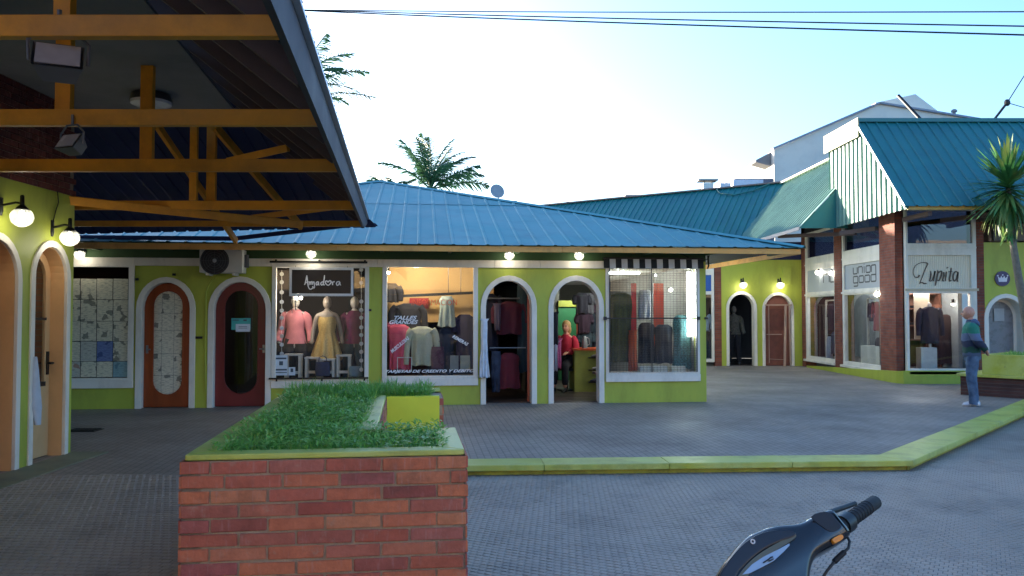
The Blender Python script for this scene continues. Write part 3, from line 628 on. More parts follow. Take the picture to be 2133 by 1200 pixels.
card('notice', 572, 599, 740, 782, .022, wh, 'white printed notice at the lower left corner of the Amadora window', ink=[(.05,.9,.12,.2,ik),(.35,.65,.3,.5,ik),(.0,.95,.68,.76,ik),(.0,.95,.84,.88,ik)])
card('notice', 601, 615, 765, 782, .022, wh, 'small white sticker beside the printed notice in the Amadora window', ink=[(.3,.7,.15,.6,ik)])
# small wall fittings between the doors
mb = FMB(); u, z = fu(416, 703); mb.box(u-.06,u+.05,-.04,-.002,z-.02,z+.02); mb.solo('door_bolt', m_dark, 'black bolt on the green wall between brown and red doors', 'bolt')
for px, py, lb in ((286,582,'black wall stud beside the papered window frame'), (363,572,'black wall stud above the brown arched door'), (771,646,'black wall stud right of the Amadora window')):
    u, z = fu(px, py); FMB().box(u-.025,u+.025,-.03,-.002,z-.02,z+.02).solo('wall_stud', m_dark, lb, 'stud')
# air conditioner
acu = thing('air_conditioner', 'white air conditioner outdoor unit above the dark red door', 'air conditioner', FM @ Vector((fu(460,570,-.4)[0], -.2, fu(460,570,-.4)[1])), FY)
u0,u1,z0,z1 = px_rect(415, 505, 519, 568, -.40); mW = flat('ac_casing', '#bfbcb4', .5, .06)
FMB().box(u0,u1,-.40,-.08,z0,z1).build('casing', mW, acu, bevel=.012)
cu, cz = fu(447, 543, -.41); rr = .235
FMB().plate([[(cu+rr*math.cos(2*math.pi*i/28), cz+rr*math.sin(2*math.pi*i/28)) for i in range(28)]], -.408, -.4005).build('fan_opening', flat('ac_dark', '#26262c', .5), acu)
mb = FMB()
for r_ in (.06,.1,.14,.18,.22): mb.tube([(cu+r_*math.cos(2*math.pi*i/24), -.416, cz+r_*math.sin(2*math.pi*i/24)) for i in range(25)], .004, 4)
for i in range(8): a = 2*math.pi*i/8; mb.tube([(cu+.03*math.cos(a),-.416,cz+.03*math.sin(a)),(cu+rr*math.cos(a),-.416,cz+rr*math.sin(a))], .004, 4)
mb.build('fan_guard', flat('ac_guard', '#45454a', .5), acu)
FMB().ell((cu,-.418,cz), .035,.012,.035).build('fan_hub', flat('ac_hub', '#9a9a9c'), acu, smooth=60)
for p in (u0+.12, u1-.15): FMB().box(p-.02,p+.02,-.38,-.042,z0-.04,z0-.001).build('bracket', m_white, acu)
mb = FMB(); mb.box(u1,u1+.05,-.25,-.12,z0+.1,z1-.08); mb.build('valve_cover', flat('ac_valve', '#55555a'), acu)
mb = FMB(); mb.tube([(U(452),-.1,z0),(U(440),-.05,z0-.12),(U(429),-.03,z0-.3),(U(429),-.03,.9),(U(431),-.03,.25)], .012, 6); mb.build('drain_pipe', m_green, acu, smooth=60)
# satellite dish on the roof
d0 = at(1036, 398, 18.6); ds = thing('satellite_dish', 'small round satellite dish on the blue hip of the roof', 'satellite dish', d0-Vector((0,0,.3)))
mb = MB(); r = .17; seg = 20; rings = []
Dm = Matrix.Translation(d0) @ Matrix.Rotation(R(20), 4, 'Z') @ Matrix.Rotation(R(-15), 4, 'X')
for k in (0.02,.4,.7,.9,1.0): rings.append([Dm @ Vector((r*k*math.cos(2*math.pi*i/seg), .06*(1-k*k), r*k*math.sin(2*math.pi*i/seg))) for i in range(seg)])
mb.loft(rings[::-1]+[[p+Vector((0,.012,0)) for p in q] for q in rings]); mb.build('dish', flat('dish_grey', '#8d9296', .5), ds, smooth=50)
mb = MB(); mb.tube([Dm @ Vector((0,.08,0)), d0+Vector((.02,.16,-.1)), d0+Vector((.02,.18,-.36))], .018, 6); mb.build('mast', m_steel, ds)
# ------------------------------------------------------------------ left building and its canopy
WX = -5.1; YC = 9.48
lb = thing('corner_building', 'lime green corner building on the left with arched doors and brick above', 'building', (WX, YC, 0))
LM = Matrix.Translation((WX, 0, 0)) @ Matrix.Rotation(R(90), 4, 'Z')   # local: x = along +y (away), -y local = towards +x side; z up
# in this frame (a, b, z): a = world y, b>0 goes into the building (-x)
GZ = 2.97
dl = {'near': (7.62, 8.47, 2.42), 'far': (8.63, 9.40, 2.42)}
def dl_out():
    pts = [(-2, 0)]
    for k in ('near', 'far'): a0,a1,zt = dl[k]; pts += arch(a0+.04, a1-.04, 0, zt-.04)
    return pts+[(YC, 0), (YC, GZ), (-2, GZ)]
MB(LM).plate([dl_out()], 0, .22).build('wall', m_green, lb)
MB(LM).box(YC-.22, YC, .221, 4, 0, GZ).build('wall', m_bwall, lb)
for k, (a0,a1,zt) in dl.items():
    fr = MB(LM); fr.plate([arch_ring(a0, a1, 0, zt, .075)], -.02, .02, bevel=.004); fr.build('door_frame', m_white, lb)
    MB(LM).plate([arch_ring(a0+.05, a1-.05, 0, zt-.05, .03)], .021, .24).build('door_jamb', m_peach, lb)
MB(LM).plate([arch(7.7, 8.39, .01, 2.33)], .18, .22).build('door', m_wood, lb)
a0, a1, zt = 8.71, 9.32, 2.33
d = MB(LM).plate([arch(a0, a1, .01, zt), arch(a0+.07, a1-.09, .80, zt-.09)], .17, .21, bevel=.003).build('door', m_peach, lb)
MB(LM).plate([arch(a0+.06, a1-.08, .79, zt-.08)], .188, .194).build('pane', m_glass, d)
mb = MB(LM); mb.bar((a0+.3,.18,.80), (a0+.3,.18,zt-.1), .03, .03, up=(0,1,0)); mb.bar((a0+.05,.178,1.55), (a1-.08,.178,1.55), .03, .03); mb.bar((a0+.05,.178,.82), (a1-.08,.178,.82), .03, .05); mb.build('grille_bar', m_dark, d)
mb = MB(LM); mb.tube([(a1-.05,.17,1.05),(a1-.05,.10,1.05),(a1-.11,.10,1.05)], .012, 8); mb.box(a1-.07,a1-.03,.155,.169,.92,1.18); mb.build('handle', m_dark, d)
MB(LM).box(-2, YC-.23, .26, 3.9, -.02, .012).build('floor', m_floor, lb)
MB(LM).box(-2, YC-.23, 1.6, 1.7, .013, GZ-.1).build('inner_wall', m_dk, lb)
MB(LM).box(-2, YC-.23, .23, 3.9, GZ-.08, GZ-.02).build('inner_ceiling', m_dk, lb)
MB(LM).box(7.3, YC+.04, -.42, -.001, -.004, .010).build('door_step', M('worn_green_step', lin('#77785f'), .7, .2, 3, dirt=lin('#55544f'), dirt_amt=.8), lb)
# brick above the green wall: bricks one by one
bz0, bz1 = GZ+.002, 4.5; bw, bh = .25, .068
MB(LM).box(-2, YC-.012, .012, .2, bz0, bz1).build('wall', m_mortar, lb)
MB(LM).box(YC-.2, YC-.012, .201, 4, bz0, bz1).build('wall', m_mortar, lb)
pr = MB().box(-.5,.5,-.5,.5,-.5,.5); me = pr.mesh('brick'); me.materials.append(m_brick2); inv = world(lb).inverted(); rg = random.Random(2); cnt = 0; rest = MB(LM)
for r_ in range(int((bz1-bz0)/bh)):
    y = YC-.11-(bw/2 if r_ % 2 else 0)
    while y > 3.0:
        z = bz0+bh*(r_+.5); p = rg.uniform(0,.004)
        if y > 4.6 and cnt < 290 and z < 4.05:
            share('brick', me, lb, inv @ LM @ Matrix.Translation((y, .006-p, z)) @ Matrix.Diagonal((bw-.012, .024, bh-.011, 1))); cnt += 1
        else: rest.box(y-bw/2+.006, y+bw/2-.006, -.006-p, .018, z-bh/2+.005, z+bh/2-.005)
        y -= bw
rest.build('brick', m_brick2, lb, kind='stuff')
# wall lamps
nb = thing('passage_sun_blocker', 'plain lime block added unseen on the far left to stop low sun', 'building', (-16, 18, 0))  # unseen block added to keep low sun off the corner building's end wall
MB().box(-30, -9.9, 12.6, 26, 0, 4.6).build('wall', m_green, nb); MB().box(-30.3, -9.75, 12.3, 26.3, 4.601, 4.8).build('roof', m_roof2, nb)
def wall_lamp(name, base, nrm, arm, rad, label, group=None, drop=.10, lit=True, lamp_w=0):
    base = Vector(base); nrm = Vector(nrm).normalized(); t = thing(name, label, 'lamp', base, 0, group); up = Vector((0,0,1)); tip = base+nrm*arm+up*.02
    sd = nrm.cross(up)
    mb = MB(); mb.tube([base-up*.10, base-up*.05, base+up*.06], [.018,.03,.022], 8, flat=.8); mb.bar(base-nrm*.0+nrm*.002-up*.06, base+nrm*.002+up*.08, .05, .02, up=nrm); mb.build('wall_plate', m_black, t, smooth=50)
    mb = MB(); mb.tube([base, base+nrm*arm*.35+up*.015, base+nrm*arm*.7+up*.03, tip], .013, 7); mb.build('arm', m_black, t, smooth=60)
    mb = MB(); cap = tip-up*drop*.45
    prof = [(.012, .13),(.02,.12),(.022,.03),(.035,.02),(.06,-.01),(.062,-.03)]
    mb.loft([[cap+Vector((r*math.cos(2*math.pi*i/12), r*math.sin(2*math.pi*i/12), h)) for i in range(12)] for r, h in prof]); mb.build('cap', m_black, t, smooth=40)
    c = cap-up*(rad*.86)
    mb = MB(); mb.ell(c, rad, rad, rad*.9, 20, 12); mb.build('globe', m_globe, t, smooth=80)
    mb = MB(); mb.ell(c, rad*.28, rad*.28, rad*.62, 10, 8); mb.build('bulb', m_bulb, t, smooth=80)
    if lamp_w:
        l = bpy.data.lights.new('lamp_light', 'POINT'); l.energy = lamp_w; l.shadow_soft_size = rad*.6; l.color = (1,.95,.8)
        o = bpy.data.objects.new('lamp_light', l); COL.objects.link(o); o.parent = t; o.location = c-base+nrm*0.0-up*(rad*1.1)
    return t
def lb_pt(px, py):
    x, z = ray(px, py); d = WX/x; return Vector((WX+.001, d, CAMZ+z*d))
wall_lamp('wall_lamp', lb_pt(1, 428), (1,0,0), .215, .108, 'lit globe wall lamp nearest the camera at the left edge', 'globe lamps on the corner building', lamp_w=.6)
wall_lamp('wall_lamp', lb_pt(108, 474), (1,0,0), .20, .103, 'lit globe wall lamp with a hanging cord above the open-glazed left door', 'globe lamps on the corner building', lamp_w=.6)
p = lb_pt(108, 463); q = lb_pt(117, 402); mb = MB(); mb.tube([p+Vector((.012,0,0)), (p*.6+q*.4)+Vector((.012,.02,0)), (p*.3+q*.7)+Vector((.012,.05,0)), q+Vector((.012,0,.02))], .006, 5)
mb.solo('lamp_cord', m_dark, 'dark cord running up the green wall from the second left lamp', 'cord')
# cloth hanging in the doorway
p = lb_pt(72, 800); mb = MB(); a = []
for k, (z, w) in enumerate(((1.15,.02),(1.0,.06),(.8,.09),(.6,.11),(.42,.05))):
    a.append([Vector((WX+.02+.03*math.cos(t), 8.70+w*math.sin(t)*.8+.02*k, z)) for t in [2*math.pi*i/10 for i in range(10)]])
mb.loft(a); mb.solo('hanging_cloth', flat('pale_cloth', '#b9bcc4', .9), 'pale cloth hanging at the left door jamb', 'cloth', smooth=60)
# ---- canopy roof
cn = thing('canopy_roof', 'dark timber canopy roof with ochre beams overhanging the left foreground', 'canopy', (-3, 8, 2.8))
DX = -.1376
XF = lambda y: -.972+DX*(y-3.27)            # outer edge line (vertical fascia plane)
ZB, ZT = 2.86, 3.105; YA, YB = 13.12, 13.3
F0, F1 = Vector((XF(-1.5), -1.5, 0)), Vector((XF(YA), YA, 0))
fd = (F1-F0).normalized(); fn = Vector((fd.y, -fd.x, 0))   # outward (to the right)
def fpt(y, off=0, z=0): return Vector((XF(y), y, z))-fn*off
# fascia in lengths, tapered at the far end
for y0, y1 in ((-1.5, 1.9), (1.904, 5.6), (5.604, 9.3)):
    mb = MB(); a, b = fpt(y0), fpt(y1); mb.add([a+Vector((0,0,ZB)), b+Vector((0,0,ZB)), b+Vector((0,0,ZT)), a+Vector((0,0,ZT))]+[p-fn*.035 for p in (a+Vector((0,0,ZB)), b+Vector((0,0,ZB)), b+Vector((0,0,ZT)), a+Vector((0,0,ZT)))], [(0,1,2,3),(7,6,5,4),(0,4,5,1),(1,5,6,2),(2,6,7,3),(3,7,4,0)]); mb.build('fascia', m_fgrey, cn)
y0, y1 = 9.304, YA; a, b = fpt(y0), fpt(y1); mb = MB(); Q = [a+Vector((0,0,ZB)), fpt(11.9)+Vector((0,0,ZB)), b+Vector((0,0,ZT-.03)), b+Vector((0,0,ZT)), a+Vector((0,0,ZT))]
mb.add(Q+[p-fn*.035 for p in Q], [(0,1,2,3,4),(9,8,7,6,5)]+[(i,5+i,5+(i+1)%5,(i+1)%5) for i in range(5)]); mb.build('fascia', m_fgrey, cn)
mb = MB(); mb.bar(fpt(-1.5,-.012,ZT+.012), fpt(YA,-.012,ZT+.012), .05, .022); mb.build('edge_trim', flat('pale_metal_trim', '#b9bcc8', .35, metal=.3), cn)
# roof surfaces: right slope (pitch k1), far slope (pitch k2), meeting in a hip
k1, k2 = .78, .34
E1 = fpt(YA, -.02, ZT+.02); e1 = -fd; up1 = (Vector((-fn.x, -fn.y, 0))+Vector((0,0,k1))).normalized()
zr = lambda x, y: ZT+.02+k1*((Vector((XF(0),0,0))-Vector((x,y,0))).dot(fn))
def zf(x, y): # far slope rising toward the camera
    return 2.93+k2*(13.2-y)+.07*((x+5)/3)
# difference plane zr - zf = A x + B y + C
fA = lambda x, y: zr(x, y)-zf(x, y)
A_, B_, C_ = fA(1,0)-fA(0,0), fA(0,1)-fA(0,0), fA(0,0)
pn = Vector((A_, B_, 0)).normalized(); p0 = Vector((A_, B_, 0))*(-C_/(A_*A_+B_*B_))
m_sheetin = m_navy
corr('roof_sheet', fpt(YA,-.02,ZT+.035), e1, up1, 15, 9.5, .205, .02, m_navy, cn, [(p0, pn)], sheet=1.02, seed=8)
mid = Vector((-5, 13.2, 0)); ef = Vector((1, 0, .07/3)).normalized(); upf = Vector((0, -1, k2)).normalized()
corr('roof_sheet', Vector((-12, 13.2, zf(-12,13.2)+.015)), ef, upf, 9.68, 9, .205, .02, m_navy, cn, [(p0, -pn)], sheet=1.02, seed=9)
# far eave board (bent at B) and rafters
mb = MB(); Apt, Bpt, Cpt = Vector((XF(YA)-.02, YA+.02, ZT-.03)), at(490, 497, 13.25), at(120, 494, 13.25)
mb.bar(Apt, Bpt, .03, .07); mb.build('eave_board', m_navy, cn); mb = MB(); mb.bar(Bpt-Vector((.02,0,0)), Cpt, .03, .07); mb.build('eave_board', m_navy, cn)
# flat ceiling
MB().add([(WX+.21,3.0,3.90),(-2.30,3.0,3.90),(-3.16,9.3,3.90),(WX+.21,9.3,3.90),(WX+.21,3.0,3.93),(-2.30,3.0,3.93),(-3.16,9.3,3.93),(WX+.21,9.3,3.93)], [(3,2,1,0),(4,5,6,7),(0,1,5,4),(1,2,6,5),(2,3,7,6),(3,0,4,7)]).build('ceiling', m_ceil, cn)
# tie beams at regular spacing
ZBm = 2.97
def beam(pyc, d, x0, hpx, name='beam', mat=m_ochre):
    z = CAMZ+ray(300, pyc)[1]*d; h = hpx/FPX*d; x1 = XF(d)-.045
    MB().bar((x0, d, z), (x1, d, z), .06, h).build(name, mat, cn, bevel=.004)
beam(57, 3.85, -8, 46); beam(246, 5.6, -8, 34); beam(345, 7.4, -4.98, 26); beam(428, 10.1, -8.0, 19); beam(466, 12.0, -8.0, 12)
for x0 in (): pass
def post(px, py0, py1, d, wpx, mat=m_ochre, name='post'):
    a, b = at(px, py0, d), at(px, py1, d); a.x = b.x; MB().bar(a, b, wpx/FPX*d, .06, up=(0,1,0)).build(name, mat, cn, bevel=.003)
post(135, -60, 40, 4.0, 36); post(134, 75, 232, 5.75, 32); post(306, -40, 332, 7.5, 26); post(440, 170, 420, 10.2, 19); post(403, 255, 418, 9.75, 15)
def brace(p, q, dp, dq, wpx, name='brace', mat=m_ochre, thick=.05):
    a, b = at(*p, dp), at(*q, dq); MB().bar(a, b, thick, wpx/FPX*(dp+dq)/2, up=(0,-.3,1)).build(name, mat, cn, bevel=.003)
brace((328,262),(492,503),9.8,13.1,15,'rafter'); brace((446,262),(627,472),9.9,12.8,17,'rafter')
brace((475,336),(600,308),9.6,9.2,15); brace((130,416),(630,468),9.35,11.2,17); brace((475,460),(720,428),11.9,10.8,12)
# rafters under the right slope
y = 12.2; i = 0
while y > .5:
    q = fpt(y, .05, ZT-.10+.0); dirn = Vector((-fn.x, -fn.y, k1)).normalized(); Lr = 6.0
    tmax = 6.0
    # stop at the hip
    den = dirn.x*pn.x+dirn.y*pn.y; num = (p0-q).x*pn.x+(p0-q).y*pn.y
    if den > 0 and num/den > 0: tmax = min(tmax, num/den)
    MB().bar(q, q+dirn*tmax, .055, .13, up=(0,0,1)).build('rafter', m_rafter, cn); y -= .82
for off in (.55, 1.25):                                              # purlins parallel to the fascia
    MB().bar(fpt(-1, off, ZT-.05+k1*off), fpt(12.2-off*1.2, off, ZT-.05+k1*off), .06, .05).build('purlin', m_rafter, cn)
MB().bar(Vector((XF(YA)-.05, YA-.05, ZT-.06)), Vector((-5.0, 9.2, zr(-5.0,9.2)-.12)), .06, .14).build('hip_rafter', m_rafter, cn)
# hanging lights under the canopy
def floodlight(c, label, k=1.0, rz=0):
    t = thing('floodlight', label, 'floodlight', c, rz, 'floodlights under the canopy'); T = world(t) @ Matrix.Rotation(R(-35), 4, 'X') @ Matrix.Scale(k, 4)
    m_h = flat('floodlight_grey', '#6a6870', .5, metal=.2)
    mb = MB(T); mb.loft([[(x*.10,-.02,z*.07) for x,z in ((-1,-1),(1,-1),(1,1),(-1,1))], [(x*.11,-.05,z*.085) for x,z in ((-1,-1),(1,-1),(1,1),(-1,1))], [(x*.07,.08,z*.05) for x,z in ((-1,-1),(1,-1),(1,1),(-1,1))]]); mb.build('housing', m_h, t, bevel=.004)
    MB(T).box(-.095,.095,-.056,-.051,-.07,.07).build('lens', flat('floodlight_lens', '#a9a6b0', .2), t)
    mb = MB(world(t) @ Matrix.Scale(k, 4)); mb.tube([(-.125,0,0),(-.13,0,.10),(-.06,0,.17),(.06,0,.17),(.13,0,.10),(.125,0,0)], .009, 6); mb.tube([(0,0,.17),(0,0,.26)], .012, 6); mb.build('bracket', m_h, t)
    return t
c = at(122, 132, 3.9); floodlight(c, 'grey floodlight hanging from the nearest canopy beam', 1.0, R(25))
c = at(150, 302, 5.55); floodlight(c, 'grey floodlight hanging from the second canopy beam', .8, R(-20))
c = at(315, 208, 8.45); t = thing('bell_lamp', 'round industrial lamp hanging under the canopy ceiling', 'lamp', c)
mb = MB(); prof = [(.03,.24),(.06,.22),(.07,.12),(.19,.05),(.215,-.02)]; mb.loft([[c+Vector((r*math.cos(2*math.pi*i/20), r*math.sin(2*math.pi*i/20), h)) for i in range(20)] for r,h in prof]); mb.build('reflector', flat('bell_grey', '#3f3f4a', .4), t, smooth=50)
mb = MB(); mb.loft([[c+Vector((r*math.cos(2*math.pi*i/20), r*math.sin(2*math.pi*i/20), h)) for i in range(20)] for r,h in ((.205,-.022),(.2,-.05),(.14,-.075))]); mb.build('lens', flat('bell_lens', '#cfd0da', .2), t, smooth=50)
mb = MB(); mb.tube([c+Vector((0,0,.23)), c+Vector((0,0,3.90-c.z))], .012, 6); mb.build('rod', m_dark, t)
# ------------------------------------------------------------------ brick planter
PO = Vector((-1.546, 3.83, SZ)); PY = R(7.2); PM = Matrix.Translation(PO) @ Matrix.Rotation(PY, 4, 'Z'); PH = 1.045
pl = thing('brick_planter', 'red brick planter with lime coping and grass in the foreground', 'planter', PO, PY)
PW, PL_ = 1.335, 3.3; na, nb, nw = .80, 2.75, .46      # notch on the right side
mask = lambda p, q: not (p > PW-nw and na < q < nb)
outl = [(0,0),(PW,0),(PW,na),(PW-nw,na),(PW-nw,nb),(PW,nb),(PW,PL_),(0,PL_)]
MP = lambda: MB(PM)
def wallseg(a, b, th, z0, z1, ins):   # thin mortar core along the outline, set in from the brick face
    a, b = Vector(a), Vector(b); d = (b-a).normalized(); n = Vector((-d.y, d.x)); p, q, r, s_ = a+n*ins+d*ins, b+n*ins-d*ins, b+n*(ins+th)-d*ins, a+n*(ins+th)+d*ins
    m = MP(); m.add([(*v, z0) for v in (p,q,r,s_)]+[(*v, z1) for v in (p,q,r,s_)], [(3,2,1,0),(4,5,6,7),(0,1,5,4),(1,2,6,5),(2,3,7,6),(3,0,4,7)]); return m
BP, rows_n = .265, 15; BH = (PH-.0305)/rows_n
bm_ = MB(); bm_.box(-.5,.5,-.5,.5,-.5,.5)
def rough_brick(seed):
    rg = random.Random(seed); bm = bmesh.new(); bmesh.ops.create_cube(bm, size=1)
    bmesh.ops.scale(bm, vec=(BP-.012, .05, BH-.011), verts=bm.verts); bmesh.ops.bevel(bm, geom=bm.edges[:], offset=.0035, segments=1, affect='EDGES')
    bmesh.ops.scale(bm, vec=(1/BP, 1, 1/BH), verts=bm.verts)
    for v in bm.verts: v.co += Vector((rg.uniform(-1,1)*.008, rg.uniform(-1,1)*.0015, rg.uniform(-1,1)*.02))
    me = bpy.data.meshes.new('brick'); bm.to_mesh(me); bm.free(); me.materials.append(m_brick); return me
bms = [rough_brick(i) for i in range(6)]; rg = random.Random(4)
def brick_face(a, b, single, seed):
    a, b = Vector(a), Vector(b); L = (b-a).length; d = (b-a).normalized(); ang = math.atan2(d.y, d.x); st_ = MP(); n = Vector((-d.y, d.x))
    for r_ in range(rows_n):
        x = -BP*.5 if r_ % 2 == 0 else 0.0
        if rg.random() < .15: x -= BP*.25
        while x < L-.01:
            x0, x1 = max(0, x), min(L, x+BP)
            if x1-x0 > .03:
                T = Matrix.Translation((*(a+d*((x0+x1)/2)+n*(.02-rg.uniform(0,.004))), BH*(r_+.5)+rg.uniform(-.002,.002))) @ Matrix.Rotation(ang+rg.uniform(-.006,.006), 4, 'Z') @ Matrix.Rotation(rg.uniform(-.012,.012), 4, 'Y')
                if single: share('brick', rg.choice(bms), pl, T @ Matrix.Diagonal(((x1-x0), 1, BH, 1)))
                else: st_.box(-(x1-x0)/2+.006, (x1-x0)/2-.006, -.025, .025, -BH/2+.005, BH/2-.005, T)
            x += BP
    if not single: st_.build('brick', m_brick, pl, kind='stuff')
MP().plate([[(0,0)]], 0, 1) if False else None
segs = [((0,0),(PW,0),True),((PW,0),(PW,na),True),((PW,na),(PW-nw,na),False),((PW-nw,na),(PW-nw,nb),False),((PW,nb),(PW,PL_),True),((PW,PL_),(0,PL_),False),((0,PL_),(0,0),False)]
for a, b, s_ in segs:
    brick_face(a, b, s_, 1); wallseg(a, b, .09, 0, rows_n*BH-.002, .0045).build('mortar_core', m_mortar, pl)
# lime plastered end wall of the notch, and a low seat in it
MP().box(PW-nw+.002, PW-.03, nb-.018, nb+.05, .3, PH-.012).build('end_panel', M('lime_panel', lin('#d2da3e'), .5, .06, 3), pl, bevel=.004)
MP().box(PW-nw+.002, PW-.03, na+.01, nb-.02, .30, .38).build('seat', m_lime, pl, bevel=.008)
# coping pieces (mitred boards of painted concrete)
ct, cw, zc = .028, .125, PH
def coping(pts): m = MP(); n = len(pts); m.add([(*p, zc-ct) for p in pts]+[(*p, zc) for p in pts], [tuple(range(n))[::-1], tuple(range(n,2*n))]+[(i,(i+1)%n,n+(i+1)%n,n+i) for i in range(n)]); m.build('coping', m_lime, pl, bevel=.006)
i_ = .022
coping([(i_,-.006),(PW-.012,-.006),(PW-.012-cw,cw-.02),(i_+cw,cw-.02)]); coping([(PW-.01,-.004),(PW-.01,na-.02),(PW-.01-cw*.9,na-.06),(PW-.01-cw,cw-.018)]); coping([(i_-.002,-.004),(i_+cw-.002,cw-.018),(i_+cw-.002,PL_-cw),(i_-.002,PL_)])
coping([(PW-nw-.11,na-.06),(PW-nw-.002,na-.06),(PW-nw-.002,nb-.01),(PW-nw-.11,nb+.02)]); coping([(i_,PL_+.004),(i_+cw,PL_-cw+.002),(PW-cw,PL_-cw+.002),(PW,PL_+.004)])
soil = MP(); soil.add([(x,y,PH-.06) for x,y in ((.05,.06),(PW-.06,.06),(PW-.06,na-.03),(PW-nw-.03,na-.03),(PW-nw-.03,nb+.03),(PW-.05,nb+.03),(PW-.05,PL_-.06),(.05,PL_-.06))], [tuple(range(8))]); soil.build('soil', flat('planter_soil', '#2b2a1c', .95), pl)
# grass
def grass(name, region, n, hmin, hmax, seed, mat, z, M_, lean=.5, keepout=None):
    rg = random.Random(seed); vs = []; fs = []
    x0,x1,y0,y1 = region
    while n > 0:
        x, y = rg.uniform(x0,x1), rg.uniform(y0,y1)
        if keepout and keepout(x, y): continue
        n -= 1; dens = mnoise.noise(Vector((x*3.1, y*3.1, seed))); h = rg.uniform(hmin, hmax)*(1+.55*dens); a = rg.uniform(0, 6.283); l = h*rg.uniform(.15, 1.0)*lean*1.6; w = rg.uniform(.002,.0045)
        dx, dy = math.cos(a), math.sin(a); px_, py_ = -dy*w, dx*w; b = len(vs)
        for k, (t, ww) in enumerate(((0,1),(.4,1),(.75,.75),(1,.08))):
            ox, oz = l*t*t, h*(t-.28*t*t*l/h)
            vs += [(x+dx*ox+px_*ww, y+dy*ox+py_*ww, z+oz), (x+dx*ox-px_*ww, y+dy*ox-py_*ww, z+oz)]
        for k in range(3): q = b+2*k; fs.append((q,q+1,q+3,q+2))
    m = MB(); m.v = [M_ @ Vector(v) for v in vs]; m.f = fs; o = m.build(name, mat); o['kind'] = 'stuff'; return o
def leaf_mat(name, cols, rough=.5, trans=.35):
    k = N(name); ge = k.n('NewGeometry'); cr = k.n('ValToRGB'); els = cr.color_ramp.elements
    for i, c in enumerate(cols):
        e = els[0] if i == 0 else (els[len(els)-1] if i == len(cols)-1 else els.new(i/(len(cols)-1))); e.position = i/(len(cols)-1); e.color = (*lin(c),1)
    n1 = k.n('TexNoise', i_Scale=2.2, i_Detail=3.0); k.l(ge.outputs['Position'], n1.inputs['Vector'])
    ad = k.n('Math', operation='MULTIPLY_ADD', i_1=.55); k.l(ge.outputs['Random Per Island'], ad.inputs[0]); m2 = k.n('MapRange', i_1=.3, i_2=.7, i_3=0.0, i_4=.45); k.l(n1.outputs['Fac'], m2.inputs[0]); k.l(m2.outputs[0], ad.inputs[2]); k.l(ad.outputs[0], cr.inputs[0])
    k.l(cr.outputs[0], k.b.inputs['Base Color']); k.b.inputs['Roughness'].default_value = rough
    tl = k.n('BsdfTranslucent'); k.l(cr.outputs[0], tl.inputs[0]); mx = k.n('MixShader', i_0=trans); k.l(k.b.outputs[0], mx.inputs[1]); k.l(tl.outputs[0], mx.inputs[2]); k.l(mx.outputs[0], k.t.nodes['Material Output'].inputs['Surface']); return k.m
m_grass = leaf_mat('grass_blades', ['#4c8434','#66a444','#80bc54','#609a46','#a8c866','#ccd088'], .45)
gk = lambda x, y: (x > PW-nw-.08 and na-.05 < y < nb+.02) or (y < .10 and x < PW and False)
grass('grass', (.13, PW-.12, .10, PL_-.08), 20000, .03, .10, 3, m_grass, PH-.06, PM, .75, gk)
def leafy(name, region, n, M_, seed, mat, z, keepout=None):
    rg = random.Random(seed); vs = []; fs = []
    while n > 0:
        x, y = rg.uniform(region[0], region[1]), rg.uniform(region[2], region[3])
        if keepout and keepout(x, y): continue
        n -= 1; a = rg.uniform(0, 6.283); h = rg.uniform(.03, .10)*(1+.4*mnoise.noise(Vector((x*3, y*3, 1)))); l = rg.uniform(.025, .06); w = l*rg.uniform(.10, .2); e = rg.uniform(-.2, .9); c, s_ = math.cos(a), math.sin(a); b = len(vs); u = (c*math.cos(e), s_*math.cos(e), math.sin(e)); v_ = (-s_*w, c*w, 0)
        p = (x, y, z+h); vs += [p, tuple(p[i]+u[i]*l*.5+v_[i] for i in range(3)), tuple(p[i]+u[i]*l*(1 if i < 2 else .75) for i in range(3)), tuple(p[i]+u[i]*l*.5-v_[i] for i in range(3))]; fs.append((b,b+1,b+2,b+3))
    m = MB(); m.v = [M_ @ Vector(v) for v in vs]; m.f = fs; o = m.build(name, mat); o['kind'] = 'stuff'; return o
m_leafy = leaf_mat('leafy_ground_cover', ['#4f8a3a','#6aa84a','#86c05a','#7ab04e','#a8cc70','#c2c482'], .4)
leafy('ground_cover', (.11, PW-.08, .09, PL_-.04), 9000, PM, 8, m_leafy, PH-.06, gk)
grass('grass', (.12, PW-.10, nb-.3, PL_-.02), 3500, .09, .19, 5, m_grass, PH-.06, PM, .7, gk)
# ------------------------------------------------------------------ right building with the steep teal roof
rb = thing('right_building', 'right-hand brick and lime shop building with steep teal ribbed roof', 'building', (9.05, 19.15, 0))
RX, RY, PWY = 9.05, 19.0, 25.4
def rpt(px, py):                              # on the side wall plane x = RX
    x, z = ray(px, py); d = RX/x; return d, CAMZ+z*d
def ppt(px, py, y=PWY): p = at(px, py, y); return p.x, p.z
def fpt2(px, py, y=RY): p = at(px, py, y); return p.x, p.z
SIDE = Matrix.Translation((RX, 0, 0)) @ Matrix.Rotation(R(-90), 4, 'Z')   # local x = -y(world), local y(+) = +x (into the building)
